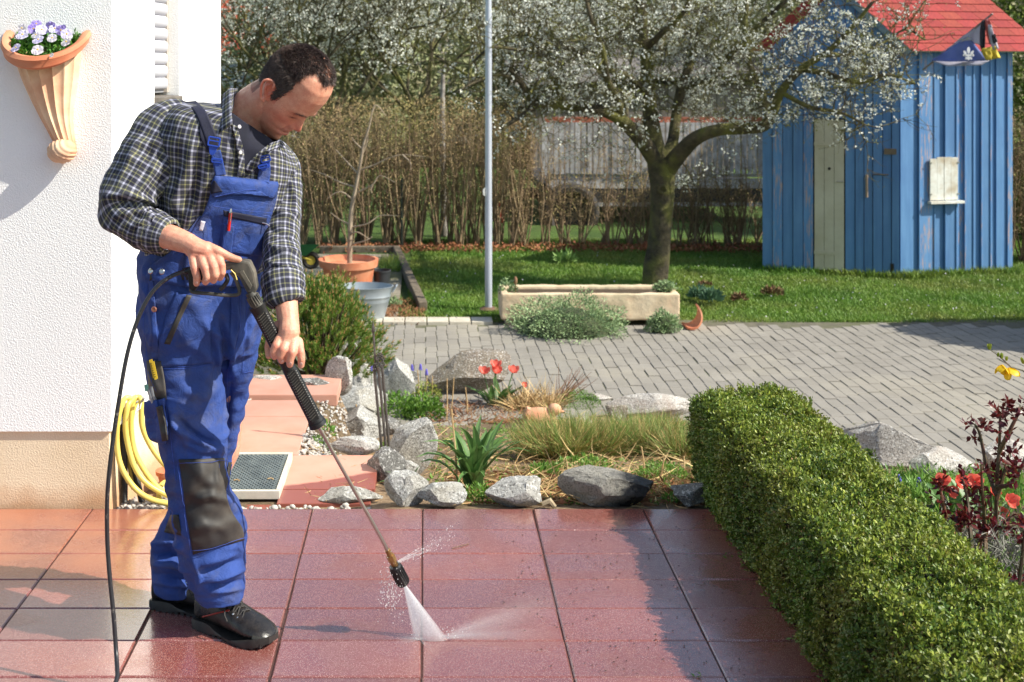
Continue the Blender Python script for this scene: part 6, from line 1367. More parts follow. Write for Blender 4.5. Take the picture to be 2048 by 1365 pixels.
# ears
for s_ in (1, -1):
    def ep(a, b, o): # a up along the ear, b back
        ca, sa = math.cos(.22), math.sin(.22); return hp(-.012-(b*ca-a*sa*-1), s_*(.0765+o), -.036+a*ca-b*sa*1)
    out_ = [(-.033, -.004), (-.030, .008), (-.014, .016), (.004, .023), (.020, .025), (.031, .018), (.034, .006), (.028, -.004), (.016, -.006)]
    pts = [ep(a, b, .009+.014*max(0, b/.025)) for a, b in [tuple(q) for q in crv(out_, 4)]]
    body.tube(pts, [.0050]+[.0042]*(len(pts)-2)+[.0034], 8)
    inn = [(-.012, .006), (.002, .013), (.014, .013), (.021, .006)]; body.tube([ep(a, b, .0125) for a, b in [tuple(q) for q in crv(inn, 4)]], .0028, 8)
    body.ball(ep(-.027, .003, .010), (.0065, .005, .008), 10, HM)
    plate = [ep(a*.94, b*.9, -.004+.013*max(0, b/.025)) for a, b in [tuple(q) for q in crv(out_, 4)]]; body.prism(plate, HR*s_*.0045)
    body.ball(ep(-.008, -.004, .004), (.004, .003, .006), 8, HM)
# neck, shoulders, hidden trunk
px_limb(body, [(548, 186, 3.425, 40), (526, 203, 3.44, 44), (507, 217, 3.455, 45), (488, 238, 3.465, 47), (472, 290, 3.48, 58)], 20)
body.loft([ringS((L[0]+22, L[1]+10), (R_[0]-22, R_[1]+10), D, t_*.72, 24) for L, R_, D, t_ in [((330, 240), (575, 300), 3.47, .11), ((322, 300), (585, 340), 3.47, .12), ((315, 400), (565, 430), 3.49, .13), ((300, 500), (540, 505), 3.50, .13), ((295, 600), (522, 600), 3.49, .13)]])
px_limb(body, [(330, 262, 3.42, 40), (292, 335, 3.38, 36), (252, 408, 3.33, 30), (300, 464, 3.28, 27), (345, 476, 3.235, 24.5), (376, 487, 3.21, 21)], 16)
px_limb(body, [(555, 325, 3.56, 22), (566, 420, 3.50, 22), (566, 520, 3.37, 22), (571, 590, 3.29, 24), (574, 620, 3.26, 22.5), (578, 646, 3.24, 20.5)], 16)
px_limb(body, [(370, 640, 3.45, 40), (385, 850, 3.40, 34), (400, 1010, 3.37, 30), (432, 1180, 3.43, 26)], 12); px_limb(body, [(470, 640, 3.54, 36), (450, 900, 3.60, 30), (360, 1080, 3.60, 28), (350, 1165, 3.60, 26)], 12)
# right hand: palm and five fingers closed round the grip
def rball(px, py, D, r, sq=(1, 1, 1)): body.ball(W(px, py, D), [r*D/F*q for q in sq], 14)
px_limb(body, [(378, 488, 3.208, 20), (394, 498, 3.198, 21), (412, 503, 3.192, 18.5), (428, 504, 3.192, 14)], 14)
px_limb(body, [(380, 494, 3.205, 17), (390, 508, 3.190, 14), (404, 511, 3.186, 13), (418, 512, 3.184, 12), (432, 512, 3.186, 11)], 14)
for fg in ([(434, 510, 3.186, 9.4), (443, 531, 3.166, 8.6), (444, 545, 3.166, 8.0), (440, 556, 3.182, 7.2)], [(418, 512, 3.182, 9.8), (427, 535, 3.158, 9.0), (430, 550, 3.156, 8.3), (427, 561, 3.172, 7.5)],
           [(401, 512, 3.182, 9.8), (410, 538, 3.156, 8.9), (414, 554, 3.154, 8.2), (411, 564, 3.170, 7.4)], [(384, 508, 3.188, 9.2), (389, 537, 3.164, 8.3), (394, 554, 3.162, 7.8), (393, 567, 3.176, 7.0)],
           [(414, 496, 3.195, 13), (436, 503, 3.185, 10.0), (452, 511, 3.183, 8.6), (466, 517, 3.183, 7.8), (478, 520, 3.185, 6.6)]): px_limb(body, fg, 12)
# left hand round the lance sleeve
px_limb(body, [(578, 646, 3.24, 20.5), (578, 664, 3.222, 22), (574, 680, 3.214, 18), (588, 684, 3.214, 14)], 14)
for fg in ([(561, 677, 3.212, 11), (552, 692, 3.192, 9.2), (547, 703, 3.192, 8.4), (549, 713, 3.203, 7.4)], [(574, 682, 3.208, 11), (566, 700, 3.184, 9.4), (561, 712, 3.186, 8.6), (563, 721, 3.197, 7.6)],
           [(587, 684, 3.208, 11), (584, 706, 3.184, 9.4), (580, 719, 3.186, 8.5), (580, 729, 3.196, 7.5)], [(597, 684, 3.216, 9.6), (601, 705, 3.194, 8.6), (603, 719, 3.193, 7.9), (602, 731, 3.20, 7.0)],
           [(556, 655, 3.25, 13), (542, 676, 3.262, 10), (537, 694, 3.262, 8.6), (538, 711, 3.254, 7.6)]): px_limb(body, fg, 12)
bme = remesh(body, .0024, 'body', 2, .5)
co = getco(bme); rel = co-np.array(HC[:]); loc = rel@np.array(HM)
f, l, u = loc[:, 0], loc[:, 1], loc[:, 2]; u = np.where(u < -.085, -.085+(u+.085)/1.30, u); al = np.abs(l); ishead = (np.linalg.norm(loc, axis=1) < .21)
col = np.tile(np.array(S(230, 170, 142)[:3]), (len(co), 1))
def blend(m, c): 
    global col
    m = np.clip(m, 0, 1)[:, None]; col = col*(1-m)+np.array(S(*c)[:3])*m
hd_ = ishead & (f > -.13)
fr = hd_*(f > .02)
blend(hd_*.6*g(al-.045, .03)*g(u+.07, .03)*(f > 0), (206, 112, 92)); blend(fr*.75*g(l, .02)*g(u+.078, .016), (204, 100, 84))
blend(hd_*(al > .072)*(f < .02)*(f > -.05)*g(u+.035, .035)*.8, (212, 112, 90))
st = hd_*np.clip((-.088-u)/.014, 0, 1)*np.clip((f+.03)/.03, 0, 1)*.36; blend(st, (150, 112, 104)); blend(fr*.34*g(l, .024)*g(u+.094, .005), (150, 108, 98))
blend(fr*.8*g(l, .020)*g(u+.1005, .003), (186, 98, 88)); blend(fr*.8*g(l, .018)*g(u+.112, .004), (188, 100, 90)); blend(fr*.9*g(l, .022)*g(u+.1062, .0016), (96, 46, 42))
blend(fr*.95*g(al-.031, .0145)*g(u+.0515, .0032), (36, 24, 22)); blend(fr*.5*g(al-.031, .018)*g(u+.037, .005), (150, 84, 70)); blend(fr*.4*g(al-.031, .014)*g(u+.0335, .0016), (130, 74, 62)); blend(fr*.35*g(al-.031, .014)*g(u+.060, .007), (176, 104, 88))  # dark lash line, and lid creases with their shade painted into the skin
blend(hd_*.5*g(al-(.022+(-.085-u)*.35), .0025)*g(u+.095, .014), (160, 90, 76))
for k_ in (.028, .044, .058): blend(fr*.28*g(u-k_+.5*l*l*12, .0015)*(al < .04), (176, 108, 90))
for k_ in (0, .006, -.006): blend(hd_*.28*g(al-.052-abs(k_)*.5, .008)*g(u+.046-k_*1.2-(al-.05)*k_*80, .0012), (150, 92, 78))
blend(fr*.9*g(al-.0095, .0034)*g(u+.0895, .0028), (70, 34, 30))
PXY = pxof(co)
# redder knuckles, darker dirty thumb
for kx, ky, r_ in ((388, 538, 9), (410, 537, 9), (427, 534, 9), (443, 531, 9), (384, 508, 9), (402, 508, 9), (418, 508, 9), (566, 700, 8), (584, 705, 8), (601, 704, 8), (552, 692, 8)): blend((~ishead)*.55*g(np.hypot(PXY[:, 0]-kx, PXY[:, 1]-ky), r_), (206, 116, 96))
blend((~ishead)*.6*g(np.hypot(PXY[:, 0]-472, (PXY[:, 1]-519)), 16), (150, 116, 84))
for nx_, ny_ in ((393, 569), (412, 564), (428, 562), (439, 557), (563, 722), (580, 730), (602, 731), (549, 713), (538, 712)): blend((~ishead)*.5*g(np.hypot((PXY[:, 0]-nx_), (PXY[:, 1]-ny_)), 5), (226, 176, 160))
# scalp shade under the hair
def hairmask(f, l, u):
    al = np.abs(l); lim = np.interp(u, [-.05, -.03, .02, .06, .08, .10, .13], [.009, .016, .028, .022, .018, .03, .04]); fore = np.clip((.046-al)/.02, 0, 1)*(u > .05); lim = lim+fore*(np.interp(u, [.05, .07, .1, .13], [.0, .052, .04, .02]))
    m = (f < lim)*(u > -.045); m = m | ((f < -.040)*(u > -.090+.0*f)); ear = (f > -.052)*(f < .004)*(u < -.004)*(al > .055); return np.where(ear & ~((f > -.002) & (f < .017) & (u > -.048)), 0, m).astype(float)
blend(hairmask(f, l, u)*ishead*(u > -.1)*np.where((u > .082) | (f > .04), .30, .85), (96, 68, 58))
at = bme.attributes.new('skin', 'FLOAT_COLOR', 'POINT'); at.data.foreach_set('color', np.concatenate([col, np.ones((len(co), 1))], 1).astype(np.float32).ravel())
t = NT('skin'); a_ = t.n('Attribute', attribute_name='skin').outputs['Color']; cw = t.coord('World')
c = t.mix(t.ramp(t.noise(cw, 60, 5), [(.38, 0.), (.65, .42)]), a_, S(204, 116, 96)); c = t.mix(t.ramp(t.noise(cw, 420, 3), [(.45, 0.), (.75, .4)]), c, S(168, 100, 82))
t.set(Base_Color=c, Roughness=.46, Normal=t.bump(t.noise(cw, 300, 5, .7), .5, .002)); t.b.inputs['Subsurface Weight'].default_value = .12; t.b.inputs['Subsurface Radius'].default_value = (.012, .005, .003); t.b.inputs['Subsurface Scale'].default_value = .6
bodyo = link('body', bme, MATS['skin'], man, smooth=True)
# fingernails
m_nail = mat('nail', S(232, 190, 176), rough=.3, bump=0)
BT = BVHTree.FromPolygons([tuple(v) for v in co], [tuple(p.vertices) for p in bme.polygons])
def raypx(bvh, px, py, off=0.0):
    d = (W(px, py, 3)-CAMP).normalized(); h = bvh.ray_cast(CAMP, d, 12)
    if h[0] is None: return None
    n_ = h[1] if h[1].dot(d) < 0 else -h[1]
    return h[0]+n_*off, n_
for nx_, ny_, rz_ in ((393.5, 566, 0), (412, 561, .1), (565, 723, .5), (581, 727, .3), (602.5, 728, 0)):
    r_ = raypx(BT, nx_, ny_, .0004)
    if r_: q = r_[1].to_track_quat('Z', 'Y').to_matrix(); mb = MB(); mb.ball(r_[0], (.0042, .0055, .0011), 10, q); mb.build('fingernail', m_nail, bodyo, smooth=True)
# ---- hair
hn = 46000; u_ = NR.uniform(-.1, .126, hn*3); t0 = NR.uniform(0, 2*np.pi, hn*3); Fi, Bi, Wi = np.interp(u_, us, Fs), np.interp(u_, us, Bs), np.interp(u_, us, Ws); c, s = np.cos(t0), np.sin(t0)
f_ = np.where(c > 0, Fi*np.abs(c)**.86, Bi*np.abs(c)); l_ = Wi*np.sign(s)*np.abs(s)**.92
pr = hairmask(f_+NR.normal(size=hn*3)*.003, l_, u_+NR.normal(size=hn*3)*.003)
thin = .95-.55*g(np.hypot(f_-.012, l_), .042)*(u_ > .08)-.30*(f_ > .03); keep = (pr > 0) & (NR.uniform(0, 1, hn*3) < thin*np.where(u_ > .1, .75, 1)); f_, l_, u_ = f_[keep][:hn], l_[keep][:hn], u_[keep][:hn]
Pl = np.stack([f_, l_, u_], 1); Nl = unit(Pl*np.array([1, 1.5, 1])); comb = np.stack([np.where(u_ > .05, .8, -.35), np.sign(l_)*.25*(u_ > .05), np.where(u_ > .05, -.1, -1.0)], 1)+NR.normal(size=(len(f_), 3))*.28
comb -= Nl*(comb*Nl).sum(1)[:, None]; Dl = unit(unit(comb)+Nl*.38); HMn = np.array(HM); Pw = (Pl*1.0+Nl*.0008)@HMn.T+np.array(HC[:]); Dw = Dl@HMn.T
m_hair = mat('hair', S(92, 76, 70), S(62, 50, 48), 40, .5, 0, island=.5, spec=.4)
m_brow = mat('brow_hair', S(120, 88, 70), S(90, 66, 54), 40, .6, 0, island=.4)
Lh = np.where(u_ < -.06, .007, np.where((f_ > -.01) & (u_ < .0), .008, .014))*NR.uniform(.7, 1.2, len(f_))
hair = link('hair', blademesh('hair', Pw, Dw, Lh, .0011, .25), m_hair, man)
eb = 300; s_ = NR.choice([-1, 1], eb); t_ = NR.uniform(0, 1, eb); lb = s_*(.012+.038*t_); ubr = -.0235+.006*np.sin(t_*2.2)-.004*t_+NR.normal(size=eb)*.0016
fb = np.interp(ubr, us, Fs)*np.sqrt(np.clip(1-(np.abs(lb)/.078)**2, 0, 1))**.86+.0048; Pb = np.stack([fb, lb, ubr], 1)@HMn.T+np.array(HC[:]); Db = np.stack([.35+0*t_, s_*1.0, .25-.5*t_], 1)+NR.normal(size=(eb, 3))*.2
link('eyebrows', blademesh('eyebrows', Pb, Db@HMn.T, .0075, .0008, .2), m_brow, man)

# ---- cloth materials
t = NT('plaid'); uv = t.n('Attribute', attribute_name='pl').outputs['Vector']; sp = t.n('SeparateXYZ', {0: uv})
st_ = [(0.0, S(38, 40, 66)), (.13, S(38, 40, 66)), (.145, S(146, 146, 108)), (.185, S(146, 146, 108)), (.20, S(38, 40, 66)), (.33, S(40, 42, 68)), (.36, S(204, 204, 220)), (.42, S(204, 204, 220)), (.45, S(74, 76, 84)), (.58, S(80, 82, 88)), (.60, S(178, 176, 128)), (.64, S(178, 176, 128)), (.66, S(74, 76, 84)), (.80, S(70, 72, 84)), (.83, S(196, 196, 214)), (.90, S(196, 196, 214)), (.94, S(40, 42, 70)), (1.0, S(38, 40, 66))]
per = 1/.052
c1 = t.ramp(t.math('FRACT', t.math('MULTIPLY', sp.outputs[0], per)), st_); c2 = t.ramp(t.math('FRACT', t.math('MULTIPLY', sp.outputs[1], per)), st_)
w1 = t.math('GREATER_THAN', t.math('SINE', t.math('MULTIPLY', t.math('ADD', sp.outputs[0], sp.outputs[1]), 2600)), 0)
c = t.mix(t.math('MULTIPLY_ADD', w1, .2, .4), c1, c2); c = t.mix(.5, c, t.mix(1.0, c1, c2, 'MULTIPLY')); c = t.mix(t.ramp(t.noise(uv, 40, 4), [(.4, 0.), (.8, .15)]), c, S(120, 118, 120))
t.set(Base_Color=c, Roughness=.9, Normal=t.bump(t.noise(uv, 900, 2), .25, .001))
t = NT('overall_blue'); co_ = t.coord('World')
c = t.mix(t.ramp(t.noise(co_, 7, 4), [(.35, 0.), (.7, 1.)]), S(40, 70, 142), S(32, 57, 118)); c = t.mix(t.ramp(t.noise(co_, 10, 6, .65, .8), [(.48, 0.), (.72, .6)]), c, S(86, 86, 98)); c = t.mix(t.ramp(t.noise(co_, 34, 5, .65), [(.5, 0.), (.8, .3)]), c, S(58, 90, 176))
t.set(Base_Color=c, Roughness=.8, Normal=t.bump(t.noise(co_, 900, 2), .2, .001, t.bump(t.noise(co_, 24, 6, .62, 1.6), .55, .010))); m_blue = t.m
m_navy = mat('navy_webbing', S(26, 28, 54), S(18, 20, 42), 300, .75, .3, 600, .0008, coord='World'); m_blk2 = mat('black_cordura', S(44, 42, 42), S(26, 25, 26), 14, .62, .3, 420, .0012, coord='World', c3=S(78, 72, 66), s3=7)
m_seam = mat('seam_thread', S(52, 80, 168), bump=0, rough=.8); m_buck = mat('buckle_plastic', S(44, 78, 184), rough=.35, bump=0); m_but = mat('steel_button', S(200, 200, 204), rough=.25, metal=.9, bump=0); m_tee = mat('navy_tee', S(24, 26, 46), S(16, 18, 36), 30, .85, .2, 300, .001, coord='World')

def loftcloth(name, spec, m, par, per=8, n=96, axis_scale=None, attr=True, ang0=0, post=None, round_=False, flat=None):
    """sheet tube from rings; stores plaid coordinates (around, along) in metres"""
    if round_:
        c_ = crv([tuple(W(a, b, d))+(r*d/F,) for a, b, d, r in spec], per); mb = MB(); mb.tube([Vector(q[:3]) for q in c_], [q[3] for q in c_], n, cap=False, flat=flat); rings = [mb.v[i*n:(i+1)*n] for i in range(len(c_))]
    else:
        rings = [ringS((q[0], q[1]), (q[2], q[3]), q[4], q[5], n) for q in crv([(L[0], L[1], R_[0], R_[1], D, th) for L, R_, D, th in spec], per)]
    Rg = np.array([[tuple(p) for p in r] for r in rings]); nr = len(Rg); cen = Rg.mean(1); al_ = np.concatenate([[0], np.cumsum(np.linalg.norm(np.diff(cen, axis=0), axis=1))])
    mr = np.linalg.norm(Rg-cen[:, None], axis=2).mean(); V = Rg.reshape(-1, 3); j = np.tile(np.arange(n), nr); i = np.repeat(np.arange(nr), n)
    pl = np.stack([j/n*2*np.pi*mr+1, al_[i]+1, 0*i], 1)
    Fc = np.array([(a*n+b, a*n+(b+1) % n, (a+1)*n+(b+1) % n, (a+1)*n+b) for a in range(nr-1) for b in range(n)])
    me = npmesh(name, V, Fc, {'pl': ('FLOAT_VECTOR', pl)}); return me
SHIRT = [((450, 205), (520, 262), 3.46, .085), ((400, 205), (552, 276), 3.455, .11), ((345, 218), (578, 300), 3.455, .125), ((322, 268), (588, 338), 3.46, .14), ((314, 340), (578, 392), 3.475, .15), ((306, 420), (560, 448), 3.485, .15), ((294, 490), (540, 500), 3.49, .142), ((290, 545), (530, 545), 3.49, .135)]
sme = loftcloth('shirt', SHIRT, None, None, 9, 150); co = getco(sme); no = getno(sme)
if (no*(co-co.mean(0))).sum() < 0: sme.flip_normals(); no = getno(sme)
co = wrinkle(co, no, (9, 9, 6), .011, 3); co = wrinkle(co, no, (20, 20, 12), .0055, 8)
co = creases(co, no, [(a, b*.9, c*1.8) for a, b, c in [([(388, 280), (372, 340), (350, 400), (330, 440)], 8, .010), ([(402, 300), (392, 370), (370, 430)], 6, -.008), ([(420, 330), (400, 390), (372, 450), (340, 490)], 7, .009), ([(330, 380), (360, 420), (395, 440)], 6, .008), ([(320, 410), (350, 445), (385, 470)], 6, -.007), ([(310, 430), (345, 470), (380, 492)], 6, .007), ([(460, 290), (462, 340)], 5, .005), ([(520, 300), (500, 340)], 5, .006), ([(300, 490), (330, 505), (370, 505)], 5, .007), ([(300, 515), (340, 520)], 4, -.006)]])
co = lapl(sme, co, 2, .4); setco(sme, co)
shirt = link('shirt', sme, MATS['plaid'], man, smooth=True)
def sleeve(spec, lines, am=.0095, n=110, ang=0):
    me = loftcloth('sleeve', spec, None, None, 10, n, round_=True); co = getco(me); no = getno(me)
    cen = co.reshape(-1, n, 3).mean(1).repeat(n, 0)
    if (no*(co-cen)).sum() < 0: me.flip_normals(); no = getno(me)
    co = wrinkle(co, no, (8, 8, 15), am, 5); co = wrinkle(co, no, (26, 26, 30), am*.35, 1); co = creases(co, no, [(a, b*.85, c*1.9) for a, b, c in lines]); co = lapl(me, co, 1, .4); setco(me, co); o = link('sleeve', me, MATS['plaid'], shirt, smooth=True); return o
slR = sleeve([(398, 232, 3.46, 22), (360, 240, 3.435, 44), (330, 266, 3.41, 60), (304, 312, 3.385, 63), (276, 358, 3.355, 60), (254, 392, 3.33, 55), (246, 420, 3.315, 50), (262, 440, 3.30, 47), (290, 458, 3.285, 42), (318, 466, 3.27, 37)],
    [([(208, 395), (250, 390), (300, 400), (325, 415)], 7, .012), ([(215, 415), (260, 408), (310, 420)], 5, -.008), ([(225, 435), (270, 425), (325, 440)], 6, .009), ([(330, 300), (335, 350), (320, 390)], 7, .009), ([(352, 300), (350, 350), (335, 385)], 6, -.009), ([(280, 270), (260, 320), (240, 360)], 8, .006), ([(310, 340), (280, 380), (240, 385)], 6, .009), ([(300, 280), (296, 330), (280, 370)], 6, -.005), ([(262, 455), (300, 440), (330, 446)], 5, .007)])
slL = sleeve([(530, 300, 3.55, 20), (552, 312, 3.56, 34), (566, 345, 3.55, 37), (569, 400, 3.52, 35), (564, 450, 3.47, 37), (563, 490, 3.42, 38), (565, 530, 3.36, 39), (567, 562, 3.32, 40), (568, 588, 3.295, 37)],
    [([(545, 420), (575, 432), (600, 430)], 7, .008), ([(538, 460), (570, 470), (600, 480)], 6, -.007), ([(535, 490), (565, 505), (600, 505)], 7, .009), ([(532, 525), (565, 535), (602, 540)], 6, .008), ([(560, 330), (585, 380), (592, 430)], 6, .006)], .005)
def cuff(spec, thick=.003):
    me = loftcloth('cuff', spec, None, None, 6, 72, round_=True); co = getco(me); cen = co.reshape(-1, 72, 3).mean(1).repeat(72, 0); no = getno(me)
    if (no*(co-cen)).sum() < 0: me.flip_normals(); no = getno(me)
    co = wrinkle(co, no, (30, 30, 30), .004, 9); setco(me, co); o = link('cuff', me, MATS['plaid'], shirt, smooth=True); s = o.modifiers.new('t', 'SOLIDIFY'); s.thickness = .003; s.offset = 0; return o
cuff([(296, 459, 3.284, 38), (298, 460, 3.283, 43), (310, 464, 3.276, 42), (326, 469, 3.267, 38), (338, 473, 3.26, 34), (341, 474, 3.258, 27)]); cuff([(566, 555, 3.325, 37), (566, 558, 3.322, 43), (567, 575, 3.305, 43), (569, 592, 3.29, 41), (571, 604, 3.282, 38), (572, 608, 3.28, 26)])
# bodies to press patches on
def bvh_of(objs):
    V, P = [], []
    for o in objs:
        b = len(V); me = o.data; V += [tuple(v.co) for v in me.vertices]; P += [tuple(i+b for i in p.vertices) for p in me.polygons]
    return BVHTree.FromPolygons(V, P)
def rail(name, Lr, Rr, m, par, bvh, off=.006, th=.002, nu=16, nv=24, D0=3.4, smooth=2, puff=0, attr=False, wr=0, wrs=30):
    """cloth panel laid over the figure between two traced edges"""
    def res(pts, n):
        pts = [np.array(p, float) for p in crv([tuple(p) for p in pts], 8)] if len(pts) > 2 else [np.array(p, float) for p in pts]
        d = np.concatenate([[0], np.cumsum([np.linalg.norm(pts[i+1]-pts[i]) for i in range(len(pts)-1)])]); tt = np.linspace(0, d[-1], n); P = np.array(pts); return np.stack([np.interp(tt, d, P[:, 0]), np.interp(tt, d, P[:, 1])], 1)
    A, B = res(Lr, nv+1), res(Rr, nv+1); D = np.full((nv+1, nu+1), np.nan); 
    for j in range(nv+1):
        for i in range(nu+1):
            p = A[j]*(1-i/nu)+B[j]*i/nu; h = raypx(bvh, p[0], p[1])
            if h and abs(h[0].y-D0) < .45: D[j, i] = h[0].y
    ok = ~np.isnan(D)
    if not ok.any(): D[:] = D0
    else:
        for _ in range(60):
            if ok.all(): break
            Dn = D.copy(); okn = ok.copy()
            for j, i in zip(*np.where(~ok)):
                s = [D[a, b] for a, b in ((j-1, i), (j+1, i), (j, i-1), (j, i+1)) if 0 <= a <= nv and 0 <= b <= nu and ok[a, b]]
                if s: Dn[j, i] = sum(s)/len(s)+.004; okn[j, i] = True
            D, ok = Dn, okn
    for _ in range(smooth):
        Dp = np.pad(D, 1, 'edge'); D = np.minimum((Dp[:-2, 1:-1]+Dp[2:, 1:-1]+Dp[1:-1, :-2]+Dp[1:-1, 2:])/4*.5+D*.5, D+.003)
    V = []; pl = []
    for j in range(nv+1):
        for i in range(nu+1):
            p = A[j]*(1-i/nu)+B[j]*i/nu; e = math.sin(math.pi*i/nu)*math.sin(math.pi*j/nv); q = W(p[0], p[1], D[j, i]-off-puff*e**.5)
            if wr: q.y -= wr*noise.noise(Vector((p[0]/wrs, p[1]/wrs, off*900)))
            V.append(q); pl.append((p[0]/680+.3*p[1]/680, p[1]/680-.3*p[0]/680, 0))
    Fc = np.array([(j*(nu+1)+i, (j+1)*(nu+1)+i, (j+1)*(nu+1)+i+1, j*(nu+1)+i+1) for j in range(nv) for i in range(nu)])
    me = npmesh(name, np.array([v[:] for v in V]), Fc, {'pl': ('FLOAT_VECTOR', np.array(pl))}); o = link(name, me, m, par, smooth=True); s = o.modifiers.new('t', 'SOLIDIFY'); s.thickness = th; s.offset = -1
    o['grid'] = 1; return o
def seam(pts, bvh, par, m=None, r=.0007, off=.0005, name='seam', D0=3.4, dash=0):
    c_ = crv([tuple(p) for p in pts], 8); q = []; 
    for p in c_:
        h = raypx(bvh, p[0], p[1], off)
        if h and abs(h[0].y-D0) < .45: q.append(h[0])
    if len(q) > 1: mb = MB(); mb.tube(q, r, 5); return mb.build(name, m or m_seam, par)

# ---- overalls
PEL = [((300, 470), (520, 500), 3.49, .125), ((289, 505), (530, 515), 3.49, .138), ((284, 545), (529, 545), 3.49, .145), ((283, 600), (522, 598), 3.485, .148), ((285, 650), (517, 650), 3.48, .145), ((292, 690), (514, 690), 3.475, .13), ((305, 715), (505, 715), 3.475, .10)]
tr_ = MB(); tr_.loft([ringS((q[0], q[1]), (q[2], q[3]), q[4], q[5], 40) for q in rings_interp(PEL)])
def leg(spec, phi=None, n=36):
    tr_.loft([ringS((q[0], q[1]), (q[2], q[3]), q[4], q[5], n, phi) for q in rings_interp(spec, 5)])
leg([((286, 640), (415, 650), 3.44, .10), ((291, 700), (432, 705), 3.43, .105), ((297, 760), (441, 765), 3.42, .108), ((308, 830), (452, 830), 3.405, .106), ((322, 890), (457, 885), 3.39, .100), ((333, 940), (457, 930), 3.375, .093), ((338, 985), (455, 975), 3.37, .085), ((346, 1030), (478, 1022), 3.375, .084), ((356, 1080), (489, 1068), 3.39, .080), ((366, 1125), (491, 1112), 3.41, .076), ((384, 1165), (494, 1152), 3.425, .074), ((398, 1201), (491, 1190), 3.43, .072)])
leg([((400, 640), (517, 650), 3.53, .09), ((414, 700), (514, 705), 3.55, .09), ((420, 760), (500, 765), 3.575, .085), ((408, 830), (488, 835), 3.60, .082), ((396, 890), (472, 895), 3.61, .08), ((376, 940), (462, 945), 3.61, .078), ((356, 990), (442, 990), 3.61, .074), ((334, 1035), (425, 1035), 3.605, .072), ((312, 1080), (402, 1082), 3.60, .072), ((301, 1120), (392, 1122), 3.595, .072), ((306, 1160), (390, 1160), 3.59, .07), ((310, 1184), (392, 1184), 3.59, .07)])
tme = remesh(tr_, .0052, 'overalls', 6, .5); co = getco(tme); no = getno(tme)
co = wrinkle(co, no, (6, 6, 9), .012, 3); co = wrinkle(co, no, (14, 14, 22), .0065, 7)
CR_ = [([(350, 850), (390, 880), (425, 897), (455, 893)], 7, .012), ([(345, 828), (375, 858), (410, 882), (440, 886)], 6, -.010), ([(335, 800), (350, 850), (380, 890)], 8, .010), ([(365, 885), (400, 902), (450, 905)], 6, .008), ([(425, 665), (435, 700), (440, 740)], 7, .010), ([(440, 640), (452, 690), (450, 745)], 6, -.010), ([(455, 655), (462, 700), (468, 750)], 7, .010), ([(400, 640), (420, 660), (450, 680)], 6, .009), ([(375, 690), (400, 700), (428, 730)], 8, .006), ([(462, 760), (455, 810), (450, 870)], 6, -.008),
       ([(395, 1130), (430, 1118), (470, 1108)], 6, .011), ([(400, 1145), (440, 1138), (480, 1120)], 5, -.010), ([(398, 1160), (440, 1155), (488, 1140)], 6, .012), ([(405, 1172), (450, 1172), (488, 1160)], 5, -.008), ([(420, 1185), (460, 1180), (490, 1175)], 5, .008), ([(385, 1115), (400, 1150), (395, 1185)], 6, .009),
       ([(310, 1090), (345, 1085), (365, 1095)], 6, .011), ([(305, 1110), (340, 1105), (370, 1120)], 5, -.010), ([(305, 1130), (340, 1130), (375, 1145)], 6, .012), ([(308, 1150), (345, 1152), (380, 1165)], 5, -.009), ([(325, 1045), (315, 1080), (306, 1110)], 6, .008), ([(310, 1165), (350, 1170), (385, 1176)], 5, .009), ([(330, 930), (335, 980), (350, 1040), (362, 1100)], 7, .008),
       ([(380, 930), (410, 960), (440, 985)], 12, .006), ([(385, 1000), (420, 990), (450, 1000), (470, 1020)], 9, .012), ([(375, 1010), (400, 985), (430, 975)], 7, -.009), ([(380, 1060), (410, 1050), (450, 1060)], 8, .007), ([(440, 905), (430, 950), (445, 990)], 6, .006), ([(300, 600), (310, 660), (300, 700)], 7, .006), ([(295, 720), (310, 760), (325, 800)], 7, .007), ([(470, 610), (475, 650), (462, 690)], 6, .007), ([(495, 600), (498, 660), (488, 720)], 6, -.006), ([(340, 760), (390, 790), (440, 790)], 14, .005)]
co = creases(co, no, [(a, b*.85, c*1.7) for a, b, c in CR_]); co = lapl(tme, co, 1, .4); setco(tme, co)
ov = link('overalls', tme, m_blue, man, smooth=True); BO = bvh_of([ov]); BS = bvh_of([shirt]); BB = bvh_of([shirt, ov])
# bib, wide side panel
bib = rail('bib', [(430, 352), (421, 390), (404, 432), (384, 462), (372, 500), (368, 545), (372, 575)], [(556, 368), (553, 400), (541, 440), (531, 480), (526, 520), (512, 548), (500, 575)], m_blue, ov, BB, .015, .004, 30, 40, wr=.006, wrs=26, puff=.004)
side = rail('side_panel', [(400, 432), (372, 468), (340, 505), (300, 532), (289, 560)], [(412, 436), (402, 480), (392, 520), (380, 548), (376, 575)], m_blue, ov, BB, .008, .003, 14, 20, wr=.003)
BBB = bvh_of([shirt, ov, bib]); BX = bvh_of([bib, ov])
rail('flap', [(430, 350), (423, 366), (420, 386), (430, 396)], [(556, 364), (557, 374), (548, 398), (520, 382)], m_blue, ov, BBB, .006, .004, 26, 10, puff=.004)
rail('flap_facing', [(426, 362), (420, 378), (422, 388)], [(430, 362), (440, 376), (446, 384)], m_navy, ov, BBB, .012, .003, 6, 8)
rail('chest_pocket', [(447, 428), (441, 470), (437, 505)], [(540, 432), (532, 480), (526, 515)], m_blue, ov, BBB, .004, .003, 18, 20, puff=.005)
rail('zip_placket', [(446, 421), (448, 433)], [(534, 437), (532, 451)], m_navy, ov, BBB, .009, .003, 20, 4)
rail('pen_pocket', [(448, 449), (441, 504)], [(469, 452), (463, 508)], m_blue, ov, BBB, .011, .003, 8, 14)
